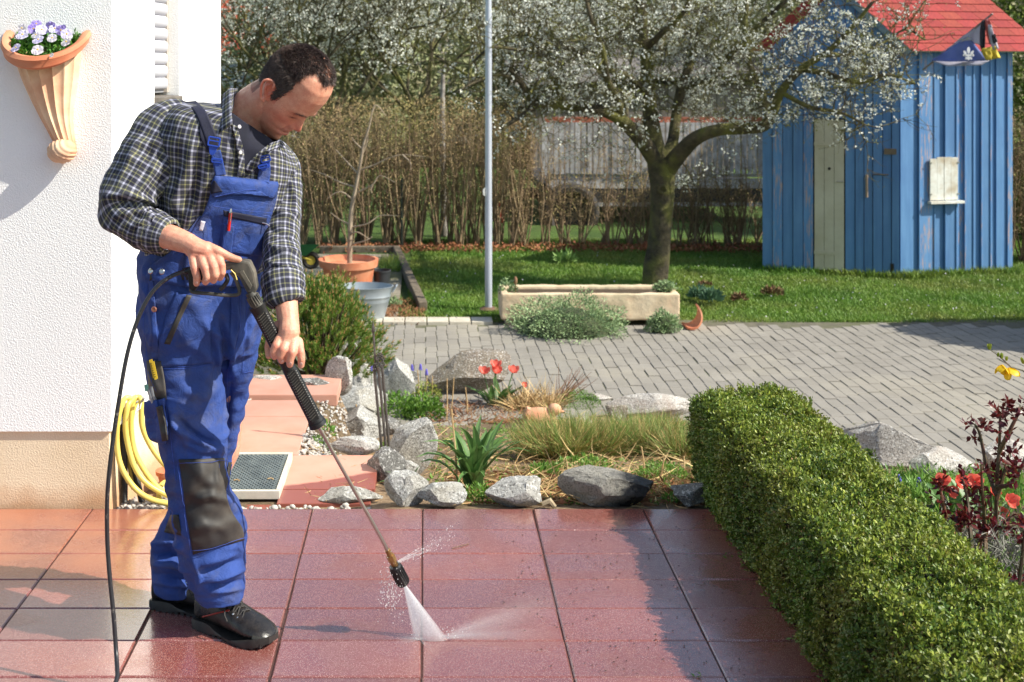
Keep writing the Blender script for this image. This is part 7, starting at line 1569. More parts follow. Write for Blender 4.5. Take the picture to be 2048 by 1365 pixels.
for pts in ([(425, 354), (424, 372)], [(444, 446), (468, 449)], [(449, 452), (442, 503)], [(468, 454), (462, 507)], [(424, 410), (470, 418), (540, 424)], [(416, 432), (428, 405), (432, 398)], [(409, 440), (414, 470), (409, 500)], [(427, 392), (470, 383), (512, 378)]): seam(pts, BBB, ov, off=.010)
mb = MB(); h = raypx(BBB, 526, 444, .014); mb.tube([h[0]+Vector((-.012, 0, .003)), h[0], h[0]+Vector((.010, 0, -.006))], .0022, 6); mb.build('zip_pull', m_but, ov)
rail('care_tag', [(402, 442), (398, 461)], [(411, 444), (405, 463)], m_wh, ov, BBB, .020, .001, 4, 6)
# straps with buckles
def strap_p(L, R_, m, nm='strap', off=.006): return rail(nm, L, R_, m, ov, bvh_of([shirt, slR, slL, bib]), off, .003, 6, 26, smooth=8)
strap_p([(370, 204), (388, 222), (400, 250), (412, 285), (418, 300)], [(392, 202), (411, 222), (424, 250), (436, 280), (438, 296)], m_navy); strap_p([(399, 245), (401, 275), (412, 298), (420, 306)], [(408, 250), (412, 280), (424, 300), (430, 304)], m_navy, 'strap', .004)
strap_p([(420, 305), (426, 330), (431, 352)], [(441, 300), (446, 322), (452, 350)], m_blue, 'strap', .012)
strap_p([(505, 326), (510, 345), (520, 352)], [(520, 318), (524, 335), (530, 345)], m_navy, 'strap', .008); strap_p([(521, 325), (517, 345), (514, 362)], [(541, 330), (541, 348), (538, 366)], m_blue, 'strap', .012); 
def buckle(px, py, w, h_, rz=0):
    r_ = raypx(BBB, px, py) or (W(px, py, 3.33), Vector((0, -1, 0))); D = r_[0].y-.022; M = Matrix.Rotation(-rz, 3, 'Y')
    mb = MB(); k_ = D/F; c_ = W(px, py, D)
    for cx, cz, sx, sz in ((0, h_/2, w, 3), (0, -h_/2, w, 3), (-w/2, 0, 3, h_), (w/2, 0, 3, h_), (0, 1.5, w, 2.5)): mb.box(c_+M@Vector((cx*k_, 0, cz*k_)), (sx*k_, .006, sz*k_), M)
    mb.build('buckle', m_buck, ov, bevel=.0012)
    mb = MB(); mb.prism([c_+M@Vector(((a)*k_, 0, (b-h_*.5)*k_)) for a, b in ((-w*.42, 0), (w*.42, 0), (w*.25, -h_*.9), (w*.12, -h_*1.1), (-w*.12, -h_*1.1), (-w*.25, -h_*.9))], (0, .006, 0)); mb.build('buckle', m_buck, ov, bevel=.0012)
buckle(428, 284, 22, 17, -.18); buckle(434, 322, 20, 7, -.12); buckle(531, 318, 18, 12, .25); buckle(526, 333, 18, 6, .2)
# belt gap, buttons
rail('side_opening', [(301, 532), (299, 562)], [(385, 538), (384, 560)], m_blk2, ov, BX, .006, .002, 16, 6)
rail('fly_side', [(296, 560), (300, 620), (304, 690), (300, 720)], [(306, 562), (311, 620), (316, 690), (318, 720)], m_blue, ov, BO, .005, .003, 4, 24)
for px, py, m in ((305, 543, m_but), (326, 544, m_but), (311, 618, mat('copper_button', S(190, 130, 110), rough=.35, metal=.7, bump=0))):
    r_ = raypx(BB, px, py, .008); q = r_[1].to_track_quat('Z', 'Y').to_matrix(); mb = MB(); mb.lathe(r_[0], [(.0075, 0), (.0085, .0015), (.006, .0035), (.002, .003)], 16, M=q); mb.build('button', m, ov, smooth=True)
# thigh pocket with dark binding, fly, seams
rail('thigh_pocket', [(352, 585), (330, 640), (316, 700), (318, 736)], [(424, 600), (421, 640), (422, 690), (424, 727)], m_blue, ov, BO, .004, .003, 22, 26, puff=.006, wr=.003)
rail('pocket_binding', [(373, 590), (350, 640), (328, 688)], [(384, 592), (360, 642), (340, 690)], m_blk2, ov, BO, .010, .003, 4, 20)
rail('fly', [(462, 585), (461, 640), (459, 690)], [(478, 585), (478, 650), (470, 700)], m_blue, ov, BO, .004, .003, 6, 20)
for pts in ([(318, 737), (370, 738), (424, 729)], [(320, 733), (370, 734), (423, 725)], [(420, 640), (420, 690), (422, 727)], [(479, 585), (479, 650), (470, 702), (462, 716)], [(493, 590), (492, 640), (486, 700), (485, 745)], [(486, 746), (506, 742)], [(462, 720), (455, 760), (458, 820), (459, 880)], [(307, 565), (312, 640), (320, 740), (336, 830), (345, 900), (352, 960)], [(297, 565), (288, 640), (296, 720)]): seam(pts, BO, ov, off=.002)
KPm = m_blk2
rail('knee_patch', [(357, 920), (366, 980), (374, 1040), (381, 1080), (386, 1110)], [(455, 916), (452, 975), (462, 1020), (485, 1056), (489, 1081)], KPm, ov, BO, .004, .003, 28, 34, puff=.004, wr=.004, wrs=22)
rail('knee_patch', [(458, 925), (452, 960), (449, 985)], [(464, 925), (459, 955), (450, 988)], KPm, ov, BO, .004, .003, 5, 10, D0=3.6); rail('knee_patch', [(341, 1030), (333, 1050), (328, 1065)], [(356, 1030), (360, 1055), (362, 1072)], KPm, ov, BO, .005, .003, 6, 8, D0=3.55)
for pts in ([(358, 923), (405, 926), (455, 919)], [(383, 1098), (430, 1092), (487, 1073)], [(357, 925), (366, 980), (374, 1040), (384, 1108)], [(460, 928), (454, 955), (449, 980)]): seam(pts, bvh_of([ov]), ov, off=.008)
# side tool pocket and pouch
rail('tool_pocket', [(293, 722), (296, 770), (298, 800)], [(322, 722), (330, 770), (333, 800)], m_blk2, ov, BO, .006, .003, 8, 16)
rail('pouch', [(290, 806), (290, 850), (298, 878), (312, 886)], [(326, 798), (334, 840), (336, 870), (330, 890)], m_blue, ov, BO, .024, .014, 12, 20, puff=.012, D0=3.4)
rail('pouch_flap', [(288, 804), (288, 830), (298, 844)], [(314, 800), (318, 826), (308, 840)], m_blue, ov, BO, .034, .004, 10, 12, puff=.012, D0=3.4); rail('phone_pocket', [(312, 815), (318, 850), (324, 884)], [(322, 812), (330, 850), (334, 882)], m_blk2, ov, BO, .042, .006, 6, 14, D0=3.4)
# shirt details: collar, placket, buttons, tee
def cflap(pts4, nm='collar', off=.004, nu=14, nv=10, bow=.006, D=None):
    V = []; pl = []; a, b, c_, d = [W(*p) for p in pts4]
    for j in range(nv+1):
        for i in range(nu+1):
            x, y = i/nu, j/nv; q = a.lerp(b, x).lerp(d.lerp(c_, x), y); q = q+Vector((0, -bow*math.sin(math.pi*y)*1.2-bow*.6*math.sin(math.pi*x), 0)); V.append(q[:]); pl.append((x*(b-a).length+.01, y*(d-a).length+.02, 0))
    me = npmesh(nm, np.array(V), np.array([(j*(nu+1)+i, (j+1)*(nu+1)+i, (j+1)*(nu+1)+i+1, j*(nu+1)+i+1) for j in range(nv) for i in range(nu)]), {'pl': ('FLOAT_VECTOR', np.array(pl))})
    o = link(nm, me, MATS['plaid'], shirt, smooth=True); s = o.modifiers.new('t', 'SOLIDIFY'); s.thickness = .003; return o
cflap([(445, 190, 3.40), (461, 177, 3.38), (465, 248, 3.285), (438, 266, 3.30)], bow=.010); cflap([(461, 177, 3.385), (476, 178, 3.47), (470, 205, 3.44), (463, 232, 3.32)], 'collar_stand', bow=.002)
BSk = bvh_of([shirt, bodyo])
bm = bmesh.new(); bm.from_mesh(sme); poly_ = [(446, 188), (458, 215), (464, 245), (486, 338), (546, 292), (566, 278), (545, 240), (500, 190)]
def inpoly(x, y, P):
    c = False
    for i in range(len(P)):
        (a, b), (c_, d) = P[i], P[i-1]
        if (b > y) != (d > y) and x < (c_-a)*(y-b)/(d-b)+a: c = not c
    return c
kill = []
for fc in bm.faces:
    m_ = fc.calc_center_median(); q_ = pxof([m_[:]])[0]
    if m_.y < 3.47 and inpoly(q_[0], q_[1], poly_): kill.append(fc)
bmesh.ops.delete(bm, geom=kill, context='FACES'); bm.to_mesh(sme); bm.free()
rail('tee_front', [(459, 222), (466, 255), (476, 300), (486, 344)], [(497, 250), (548, 286), (522, 314), (492, 346)], m_tee, shirt, BSk, .007, .002, 14, 20)
rail('placket', [(463, 246), (472, 285), (477, 330), (476, 352)], [(474, 254), (487, 300), (489, 335), (490, 352)], MATS['plaid'], shirt, BSk, .014, .003, 5, 24); rail('placket', [(536, 290), (512, 310), (488, 338)], [(556, 292), (534, 314), (502, 346)], MATS['plaid'], shirt, BSk, .014, .003, 6, 14)
cflap([(540, 287, 3.335), (561, 280, 3.37), (558, 296, 3.34), (532, 306, 3.315)], bow=.006)
for px, py in ((475, 304), (473, 257)):
    r_ = raypx(BS, px, py, .020); q = r_[1].to_track_quat('Z', 'Y').to_matrix(); mb = MB(); mb.lathe(r_[0], [(.0052, 0), (.0056, .001), (.0045, .002), (.001, .0016)], 14, M=q); mb.build('button', m_wh, shirt, smooth=True)
# ---- shoes
t = NT('shoe_leather'); cs = t.coord('World'); t.set(Base_Color=t.mix(t.ramp(t.noise(cs, 40, 5), [(.45, 0.), (.7, 1.)]), S(34, 31, 30), S(54, 49, 45)), Roughness=t.ramp(t.noise(cs, 18, 3), [(.4, .16), (.65, .5)]), Normal=t.bump(t.noise(cs, 160, 4), .3, .002)); m_sh2 = t.m
m_sole = mat('sole_rubber', S(36, 34, 33), S(52, 49, 46), 40, .4, .3, 160, .002, coord='World'); m_toe = mat('toe_cap', S(62, 60, 52), S(44, 42, 38), 30, .25, .1, coord='World'); m_redp = mat('red_piping', S(150, 44, 36), bump=0, rough=.5); m_lace = mat('lace', S(40, 38, 38), S(66, 62, 60), 200, .8, .2)
def shoe(heel, az, L=.305, name='shoe', ank=.12):
    a_ = math.radians(az); X = Vector((math.cos(a_), math.sin(a_), 0)); Y = Vector((-X.y, X.x, 0)); heel = Vector(heel)
    o = thing(name, None, None, heel[:]); o.parent = man; o.matrix_parent_inverse = wmat(man).inverted()
    def P(s, y, z): return heel+X*s*L+Y*y+Vector((0, 0, z))
    W_ = [(0, .030), (.06, .037), (.2, .040), (.4, .043), (.6, .050), (.75, .053), (.88, .046), (.96, .032), (1, .016)]; Tp = [(0, ank-.01), (.08, ank), (.2, ank), (.34, ank-.005), (.45, .096), (.6, .080), (.75, .066), (.88, .055), (.96, .042), (1, .028)]
    def sec(s, zb, shrink=0, top=None, n=28, bot=.0):
        w = np.interp(s, *zip(*W_))-shrink; tp = np.interp(s, *zip(*Tp)) if top is None else top; ring = []
        for j in range(n):
            g_ = 2*math.pi*j/n; cy, cz = math.cos(g_), math.sin(g_); yy = w*math.copysign(abs(cy)**.75, cy); hh = (tp-zb)
            zz = zb+hh*(.5+.5*math.copysign(abs(cz)**.85, cz)); k_ = max(0, (zz-.03)/max(tp-.03, .01)); yy *= (1-.28*k_*k_-(.1*k_ if s < .4 else 0)); ring.append(P(s, yy+.004*math.sin(s*3), zz))
        return ring
    ss = [0, .015, .04, .08, .14, .2, .27, .34, .4, .45, .52, .6, .68, .75, .82, .88, .93, .965, .985, 1]
    mb = MB(); mb.loft([sec(s, .018) for s in ss]); up_ = mb.build('upper', m_sh2, o, smooth=True)
    sol = []
    for s in ss:
        w = np.interp(s, *zip(*W_))+.005; th0 = .024 if s < .3 else .019; lift = .014*max(0, (s-.72)/.28)**2+.004*max(0, (.1-s)/.1); arch = .006*math.exp(-((s-.4)/.08)**2)
        sol.append([P(s+(.012 if s == 1 else (-.012 if s == 0 else 0)), w*y_, z_) for y_, z_ in ((-1, lift+arch+.003), (-1.02, th0*.6+lift), (-.98, th0+lift+.008*math.sin(s*9)), (0, th0+lift), (.98, th0+lift+.008*math.sin(s*9)), (1.02, th0*.6+lift), (1, lift+arch+.003), (0, lift+arch+.003))])
    mb = MB(); mb.loft(sol); so_ = mb.build('sole', m_sole, o, smooth=True)
    mb = MB()
    for i in range(13):
        s = .03+i*.075; w = np.interp(s, *zip(*W_)); lift = .014*max(0, (s-.72)/.28)**2
        for sg in (-1, 1): mb.box(P(s, sg*w*.93, .005+lift), (.011, .014, .010), rz=a_)
    mb.build('lugs', m_sole, so_)
    mb = MB(); mb.loft([sec(s, .016, -.004, np.interp(s, *zip(*Tp))*.78+.006) for s in (.86, .88, .93, .965, .985, 1, 1.006)]); mb.build('toe_cap', m_toe, o, smooth=True)
    for off in (0, .014):
        mb = MB(); mb.tube([P(s, -np.interp(s, *zip(*W_))*y_-.001, z_) for s, y_, z_ in ((.16+off, 1.01, .046), (.26+off, .99, .058), (.36+off, .93, .070), (.44+off, .80, .078), (.50+off, .6, .083))], .0022, 5)
        if off == 0: mb.build('piping', m_redp, o)
    mb = MB(); eye = MB()
    for i in range(5):
        s = .36+i*.062; z = np.interp(s, *zip(*Tp))+.001; y_ = .020; s2 = s+.05; z2 = np.interp(s2, *zip(*Tp))+.001
        mb.tube([P(s, -y_-.006, z-.012), P(s+.012, -y_*.5, z+.001), P(s2-.015, y_*.5, z2+.003), P(s2, y_+.005, z2-.010)], .0024, 5); mb.tube([P(s, y_+.006, z-.012), P(s+.012, y_*.5, z+.002), P(s2-.015, -y_*.5, z2+.005), P(s2, -y_-.005, z2-.010)], .0024, 5)
        for sg in (-1, 1): eye.ball(P(s, sg*(y_+.008), z-.013), .0042, 6)
    mb.tube([P(.38, -.01, .104), P(.36, -.035, .100), P(.42, -.045, .085), P(.47, -.02, .092), P(.40, -.004, .103)], .0022, 5); mb.tube([P(.38, .005, .104), P(.44, -.03, .098), P(.50, -.05, .076), P(.54, -.052, .062)], .0022, 5)
    mb.build('laces', m_lace, up_); eye.build('eyelets', m_but, up_)
    mb = MB(); mb.loft([[P(.30+.02*math.cos(g_)*0+(.10)*math.cos(g_)*1.0, .036*math.sin(g_), ank-.012+k_) for g_ in [6.283*j/20 for j in range(20)]] for k_ in (0, .012)]); mb.build('padded_collar', m_blk2, up_, smooth=True)
    return o
g_ = GP(401, 1247); shoe((g_.x, g_.y, 0), -31, .272, ank=.125); g_ = GP(306, 1212); shoe((g_.x+.005, g_.y+.01, 0), -14, .275, ank=.125)
# things he carries in his pockets (each lifts out, so each stands alone)
h = raypx(BBB, 460, 440, .016)[0]; a_, b_ = W(461, 426, h.y), W(457, 462, h.y); mb = MB(); pen = thing('ballpoint_pen', 'red ballpoint pen clipped in the chest pocket of the blue bib', 'pen', a_[:])
mb.tube([a_, b_], .0045, 10); mb.build('pen_barrel', mat('red_pen', S(206, 40, 32), rough=.3, bump=0), pen, smooth=True); mb = MB(); mb.tube([a_+(a_-b_).normalized()*.012, a_], [.0025, .0045], 8); mb.tube([a_+Vector((.003, -.006, .004)), a_.lerp(b_, .45)+Vector((.003, -.006, 0))], .0013, 5); mb.build('clip', m_but, pen)
h = raypx(BO, 309, 740, .014) or (W(309, 740, 3.38), 0); D = h[0].y-.004; mb = MB(); rl = thing('folding_ruler', 'yellow folding rule sticking out of the thigh tool pocket', 'ruler', W(306, 742, D))
for i, dx in enumerate((0, 4)): mb = MB(); mb.prism([W(298+dx, 721+dx, D-.003*i), W(304+dx, 719+dx, D-.003*i), W(313+dx*.6, 758, D-.003*i), W(307+dx*.6, 761, D-.003*i)], (0, .003, 0)); mb.build('rule_leaf', mat('ruler_yellow', S(222, 186, 50), bump=0), rl)
mb = MB()
for i in range(7): q0 = W(302+i*1.3, 728+i*4.3, D-.0035); mb.box(q0, (.005, .001, .0012))
mb.build('scale_marks', m_blk, rl)
mb = MB(); pl_ = thing('pliers', 'small steel pliers with a green grip in the leg pouch', 'pliers', W(300, 790, D))
D -= .012; mb.tube([W(296, 778, D), W(300, 790, D), W(306, 806, D)], .005, 6); mb.tube([W(302, 774, D), W(306, 790, D), W(312, 804, D)], .0045, 6); mb.build('handles', mat('steel_grey', S(176, 182, 190), metal=.7, rough=.35, bump=0), pl_); mb = MB(); mb.tube([W(292, 770, D), W(294, 782, D)], .006, 6); mb.build('grip', mat('green_grip', S(120, 176, 160), bump=0), pl_)
# ================================================================ pressure washer gun, lance, hose and spray
gun = thing('pressure_washer_lance', 'dusty black pressure washer gun with slotted lance sleeve, steel tube and brass fitted nozzle', 'pressure washer', W(480, 560, 3.2))
m_gp = mat('gun_plastic', S(74, 72, 66), S(58, 56, 52), 30, .55, .25, 200, .001, coord='World', c3=S(112, 104, 92), s3=16); m_gk = mat('gun_black', S(34, 34, 36), S(24, 24, 26), 30, .4, .1, coord='World'); m_gd2 = mat('gun_dust', S(104, 98, 86), S(80, 76, 68), 40, .7, .3, coord='World')
def slab_px(name, pts, D, th, m, par=gun, bev=.003):
    mb = MB(); mb.prism([W(x, y, D) for x, y in pts], (0, th, 0)); return mb.build(name, m, par, bevel=bev)
slab_px('gun_body', [(440, 527), (482, 522), (498, 524), (508, 545), (514, 578), (508, 590), (494, 588), (478, 556), (462, 540), (440, 545)], 3.180, .045, m_gp, bev=.006)
slab_px('body_inset', [(478, 545), (486, 541), (504, 572), (500, 580)], 3.1765, .01, m_gd2, bev=.001)
slab_px('handle', [(374, 536), (392, 532), (442, 528), (448, 545), (442, 560), (400, 566), (388, 586), (377, 580)], 3.198, .034, m_gk, bev=.008)
mb = MB(); g0 = [(381, 578, 3.205), (388, 585, 3.2), (420, 588, 3.195), (452, 591, 3.195), (474, 590, 3.195), (479, 582, 3.195), (472, 560, 3.195), (462, 545, 3.195)]; mb.tube([W(*p) for p in crv(g0, 5)], .0052, 8); mb.build('trigger_guard', m_gp, gun, smooth=True)
mb = MB(); mb.tube([W(*p) for p in crv([(452, 548, 3.195), (455, 560, 3.19), (448, 572, 3.19), (440, 580, 3.19)], 5)], .006, 8); mb.build('trigger', m_gk, gun, smooth=True)
mb = MB(); mb.tube([W(462, 540, 3.178), W(470, 548, 3.178), W(474, 560, 3.178)], .0018, 5); mb.build('yellow_mark', m_yh, gun)
LA, LB = W(505, 590, 3.185), W(520, 622, 3.19)
ax = lambda x, y, D: W(x, y, D)
mb = MB(); mb.tube([W(500, 585, 3.19), W(516, 612, 3.195)], [.014, .0165], 20); mb.build('swivel_collar', m_gp, gun, smooth=True)
mb = MB()
for i in range(16):
    a_ = 6.283*i/16; d = (W(516, 612, 3.195)-W(500, 585, 3.19)).normalized(); s1 = d.orthogonal().normalized(); s2 = d.cross(s1); q = (s1*math.cos(a_)+s2*math.sin(a_))*.0165; mb.tube([W(504, 592, 3.19)+q, W(514, 609, 3.195)+q], .0018, 4)
mb.build('collar_ribs', m_gp, gun)
mb = MB(); mb.tube([W(514, 608, 3.195), W(522, 624, 3.197)], .0075, 12); mb.build('neck_pipe', mat('dull_steel', S(170, 160, 148), rough=.4, metal=.8, bump=0), gun, smooth=True)
# slotted sleeve
P0, P1 = W(513, 610, 3.20), W(634, 846, 3.285); d = (P1-P0).normalized(); camd = (P0-CAMP).normalized(); sd1 = d.cross(camd).normalized(); sd2 = d.cross(sd1).normalized()
mb = MB(); Ls = (P1-P0).length; nz = 60; rings = []
for i in range(nz+1):
    t_ = i/nz; r = .0205+.003*math.exp(-(t_/.04)**2)+.004*math.exp(-((t_-1)/.03)**2)-.0025*math.exp(-((t_-.5)/.05)**2); rings.append([P0+d*Ls*t_+(sd1*math.cos(a_)+sd2*math.sin(a_)*.8)*r for a_ in [6.283*j/28 for j in range(28)]])
mb.loft(rings); sl = mb.build('lance_sleeve', m_gk, gun, smooth=True)
if (sd2.dot(camd) > 0): sd2 = -sd2
# slots: raised ribs and dark windows along the side turned to the camera
for seg in ((.07, .40), (.55, .95)):
    n_ = int((seg[1]-seg[0])*52)
    for i in range(n_):
        t_ = seg[0]+(seg[1]-seg[0])*i/n_; c_ = P0+d*Ls*t_-sd1*.004*0+sd2*.0160
        mb = MB(); a_ = c_-sd1*.010+d*.003; b_ = c_+sd1*.008-d*.003; mb.tube([a_, b_], .0021, 4); mb.build('rib', m_gp, sl)
    for s_ in (-.013, .0135):
        for k_ in range(n_): t_ = seg[0]+(seg[1]-seg[0])*(k_+.5)/n_; q = P0+d*Ls*t_+sd1*s_+sd2*.0128; mb = MB() if k_ == 0 else mb; mb.ball(q, .0013, 6)
        mb.build('dotted_edge', mat('pale_speck', S(200, 196, 188), bump=0), sl)
mb = MB()
for seg in ((.06, .41), (.54, .96)):
    a_, b_ = P0+d*Ls*seg[0], P0+d*Ls*seg[1]; q = sd2*.0158; mb.prism([a_-sd1*.0115+q, a_+sd1*.0105+q, b_+sd1*.0105+q, b_-sd1*.0115+q], sd2*.0012)
mb.build('slot_shadow_strip', mat('slot_black', S(22, 21, 21), rough=.9, bump=0), sl)
mb = MB(); mb.tube([P1-d*.006, P1+d*.006], [.024, .026], 24); mb.build('sleeve_flange', m_gk, gun, smooth=True)
# steel tube, brass coupling, nozzle
m_stl = mat('lance_steel', S(196, 188, 180), S(176, 166, 158), 8, .28, .05, metal=.9, coord='World')
mb = MB(); mb.tube([W(*p) for p in crv([(630, 840, 3.283), (680, 930, 3.315), (735, 1028, 3.348), (764, 1080, 3.366), (776, 1104, 3.374)], 5)], .0052, 16); mb.build('steel_tube', m_stl, gun, smooth=True)
m_br = mat('brass', S(178, 140, 92), S(130, 98, 62), 60, .4, .2, metal=.8, coord='World'); q0, q1 = W(775, 1100, 3.373), W(792, 1136, 3.384); dd = (q1-q0).normalized()
for nm, a_, b_, r_, n_ in (('brass_collar', 0, .30, .0085, 16), ('brass_nut', .30, .62, .0125, 6), ('brass_thread', .62, 1.0, .010, 16)):
    mb = MB(); mb.tube([q0.lerp(q1, a_), q0.lerp(q1, b_)], r_, n_); mb.build(nm, m_br, gun, bevel=.0006)
n0, n1 = W(789, 1131, 3.383), W(808, 1168, 3.394); nd = (n1-n0).normalized(); mb = MB(); mb.tube([n0, n0+nd*.006, n0+nd*.007, n1-nd*.004, n1], [.017, .0185, .0175, .019, .0165], 24); nz_ = mb.build('nozzle', m_gk, gun, smooth=True)
mb = MB(); s1 = nd.orthogonal().normalized(); s2 = nd.cross(s1)
for i in range(18): a_ = 6.283*i/18; q = (s1*math.cos(a_)+s2*math.sin(a_))*.0185; mb.tube([n0+nd*.010+q, n1-nd*.008+q*1.02], .0014, 4)
mb.build('grip_ribs', m_gk, nz_)
# black pressure hose
hs_ = thing('pressure_hose', 'black high pressure hose hanging from the gun down onto the wet tiles', 'hose', W(230, 1000, 3.25))
hp_ = [(392, 541, 3.215), (372, 543, 3.215), (345, 552, 3.20), (315, 573, 3.19), (290, 608, 3.18), (268, 660, 3.17), (252, 720, 3.16), (238, 800, 3.15), (226, 880, 3.14), (217, 960, 3.13), (214, 1020, 3.13), (215, 1090, 3.13), (220, 1160, 3.12), (227, 1230, 3.11), (232, 1300, 3.10), (235, 1350, 3.05)]
pts = [W(*p) for p in crv(hp_, 8)]; pts += [Vector((pts[-1].x+.01, 2.9, .012)), Vector((pts[-1].x+.1, 2.5, .012))]; mb = MB(); mb.tube(pts, .0058, 12); t = NT('hose_rubber'); cw = t.coord('World')
t.set(Base_Color=t.mix(t.ramp(t.noise(cw, 60, 4, .7), [(.6, 0.), (.66, 1.)]), S(40, 40, 44), S(104, 98, 92)), Roughness=.35); mb.build('hose_line', t.m, hs_, smooth=True)
mb = MB(); mb.tube([W(402, 540, 3.21), W(372, 543, 3.213)], .011, 12); mb.build('hose_coupling', m_gk, hs_, smooth=True)
# water fan: a thin wedge of droplets and mist
t = NT('spray_mist'); cw = t.coord('World'); t.t.nodes.remove(t.b)
df = t.n('BsdfDiffuse', {'Color': (.93, .94, .96, 1)}); tl = t.n('BsdfTranslucent', {'Color': (.93, .94, .96, 1)}); mx = t.n('MixShader', {0: .5, 1: df.outputs[0], 2: tl.outputs[0]}); tp = t.n('BsdfTransparent')
al_ = t.n('Attribute', attribute_name='dens').outputs['Fac']; nz = t.noise(cw, 260, 3, .6); a_ = t.math('MULTIPLY', al_, t.math('MULTIPLY_ADD', nz, .9, .55)); m2 = t.n('MixShader', {0: a_, 1: tp.outputs[0], 2: mx.outputs[0]})
t.t.links.new(m2.outputs[0], t.t.nodes['Material Output'].inputs['Surface']); m_sp = t.m
spray = thing('water_spray', 'white fan of pressurised water spraying from the nozzle onto the tiles', 'water spray', GP(860, 1280))
tipP = n1+nd*.002; gl, gr_ = GP(826, 1276), GP(897, 1279)
def sheet(name, top, bl, br, thick, da, db, nu=24, nv=24):
    for s_ in (-1, 1):
        V, Dn = [], []
        for j in range(nv+1):
            for i in range(nu+1):
                u, v = i/nu, j/nv; p = top[0].lerp(top[1], u).lerp(bl.lerp(br, u), v); p = p+Vector((0, s_*thick*math.sin(math.pi*u)**.5*(.15+v)*.5, 0)); V.append(p[:]); e = min(1, 6*u)*min(1, 6*(1-u)); e = e*e*(3-2*e)*.75+.25*(0 if u in (0, 1) else 1)
                Dn.append((da+(db-da)*v)*e)
        me = npmesh(name, np.array(V), np.array([(j*(nu+1)+i, (j+1)*(nu+1)+i, (j+1)*(nu+1)+i+1, j*(nu+1)+i+1) for j in range(nv) for i in range(nu)]), {'dens': ('FLOAT', np.array(Dn))}); link(name, me, m_sp, spray, kind='stuff', smooth=True)
sheet('water_fan', (tipP-Vector((.004, 0, 0)), tipP+Vector((.004, 0, 0))), gl, gr_, .03, .85, .36)
# mist bouncing off the tiles: soft flat puffs
def puff(c, ax_, L, hgt, dens, layers=5, seed=1):
    rr = random.Random(seed); ax_ = Vector(ax_).normalized()
    for k_ in range(layers):
        V, Dn = [], []; nu, nv = 22, 10; off = Vector((0, (k_/(layers-1)-.5)*hgt*1.2, 0))
        for j in range(nv+1):
            for i in range(nu+1):
                u, v = i/nu, j/nv; p = Vector(c)+ax_*L*u+off*(.2+u)+Vector((0, 0, hgt*(v-.15)*(.15+u*1.0)+.004)); p.z = max(p.z, .004); V.append(p[:]); Dn.append(dens*(1-u)**1.3*min(1, 8*u+.2)*max(0, 1-v)**1.5*(min(1, v*8+.5)))
        me = npmesh('mist', np.array(V), np.array([(j*(nu+1)+i, (j+1)*(nu+1)+i, (j+1)*(nu+1)+i+1, j*(nu+1)+i+1) for j in range(nv) for i in range(nu)]), {'dens': ('FLOAT', np.array(Dn))}); link('mist', me, m_sp, spray, kind='stuff', smooth=True)
puff(GP(872, 1279), (1, .03, .0), .36, .045, .42); puff(GP(885, 1280), (1, .35, .12), .42, .10, .16, 6, 2); puff(GP(850, 1280), (-1, -.25, .0), .09, .03, .36, 5, 3); puff(GP(840, 1284), (.6, -1, 0), .09, .03, .20, 4, 4)
def sheet1(a, b, c, d, da, db):
    V, Dn = [], []; nu = nv = 16
    for j in range(nv+1):
        for i in range(nu+1):
            u, v = i/nu, j/nv; V.append(a.lerp(b, u).lerp(d.lerp(c, u), v)[:]); Dn.append((da+(db-da)*u)*math.sin(math.pi*v)**2)
    me = npmesh('jet', np.array(V), np.array([(j*(nu+1)+i, (j+1)*(nu+1)+i, (j+1)*(nu+1)+i+1, j*(nu+1)+i+1) for j in range(nv) for i in range(nu)]), {'dens': ('FLOAT', np.array(Dn))}); link('jet', me, m_sp, spray, kind='stuff', smooth=True)
a0 = W(795, 1122, 3.37)
sheet1(a0, W(905, 1062, 3.42), W(906, 1074, 3.42), W(796, 1126, 3.37), .5, .0); sheet1(a0, W(880, 1086, 3.42), W(882, 1096, 3.42), W(797, 1128, 3.37), .45, .0); sheet1(a0, W(868, 1078, 3.42), W(868, 1080, 3.42), W(796, 1124, 3.37), .6, .1)
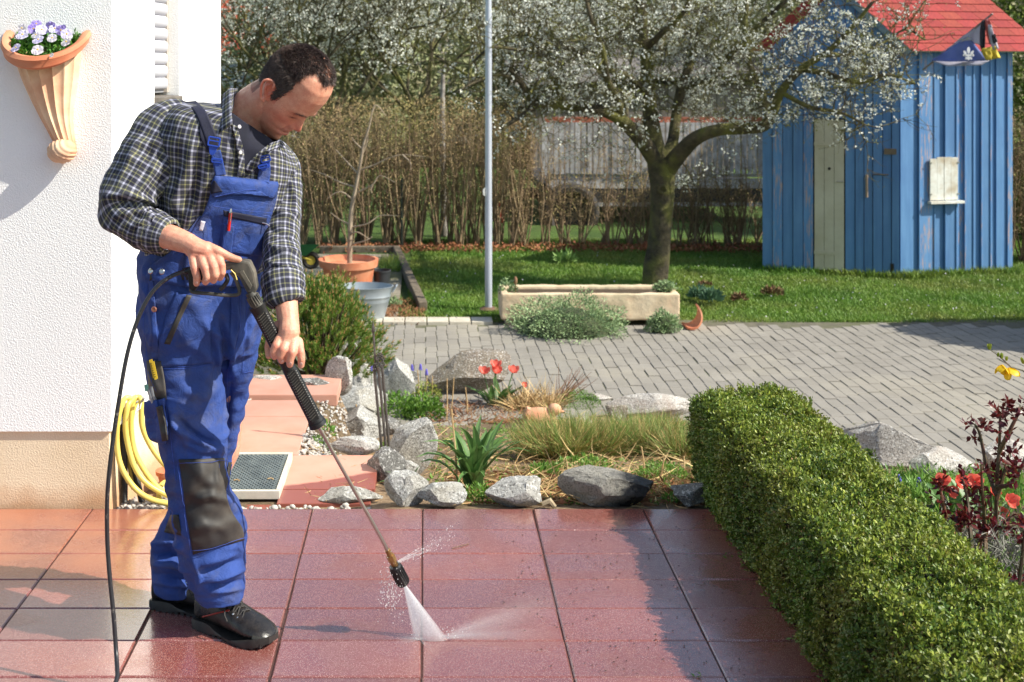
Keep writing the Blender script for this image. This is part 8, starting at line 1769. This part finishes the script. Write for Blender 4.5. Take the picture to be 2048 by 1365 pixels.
m_wt = NT('water_drop'); m_wt.set(Base_Color=(1, 1, 1, 1), Roughness=.05); m_wt.b.inputs['Transmission Weight'].default_value = .6; m_wt.b.inputs['IOR'].default_value = 1.33
mb = MB(); rd = random.Random(9)
for i in range(420):
    if i < 260: px, py = rd.gauss(782, 14), rd.gauss(1180, 26); D = rd.gauss(3.385, .03)
    elif i < 360: t_ = rd.random(); px, py = 800+110*t_+rd.gauss(0, 3), 1126-60*t_+rd.gauss(0, 4+8*t_); D = 3.39
    else: px, py = rd.gauss(870, 30), 1278-abs(rd.gauss(0, 16)); D = 3.38
    p = W(px, py, D)
    if p.z > .003: mb.ball(p, (rd.uniform(.0006, .0016), rd.uniform(.0006, .0014), rd.uniform(.0008, .0026)), 4)
mb.build('droplets', m_wt.m, spray, kind='stuff')
# small things lying on the wet tiles
m_twg = mat('twig_dry', S(120, 86, 62), bump=0)
mb = MB(); mb.tube([GP(904, 1097, .003), GP(922, 1092, .004), GP(938, 1088, .003)], .0016, 5); tag(mb.build('straw_bit', m_twg), 'thin brown straw lying on the wet tiles right of the brass fitting', 'straw')
for i, (px, py, lab) in enumerate(((1452, 1114, 'wet green sprig on the tiles near the hedge, the far one'), (1592, 1274, 'small pale leaf on the tiles near the hedge, the close one'), (1397, 1348, 'tiny white feather like leaf at the lower tile joint'))):
    n = 9 if i < 2 else 5; c_ = GP(px, py, .006); P = np.array([[c_.x+R.gauss(0, .012), c_.y+R.gauss(0, .006), .004+R.random()*.004] for _ in range(n)]); D = rvec(n); D[:, 2] *= .3
    tag(link('fallen_sprig', leafmesh('fallen_sprig', P, D, NR.uniform(.012, .022, n), .006), MATS['box_leaf'] if i == 0 else MATS['pale_leaf'] if 'pale_leaf' in MATS else m_wh), lab, 'leaf')
rd = random.Random(5); mb = MB()
for i in range(230): p = GP(rd.uniform(1000, 1500), rd.uniform(1035, 1350), .0025); mb.ball(p, (rd.uniform(.001, .004), rd.uniform(.001, .003), .0012), 5)
tag(mb.build('grit', mat('grit_dark', S(74, 50, 44), bump=0)), kind='stuff')
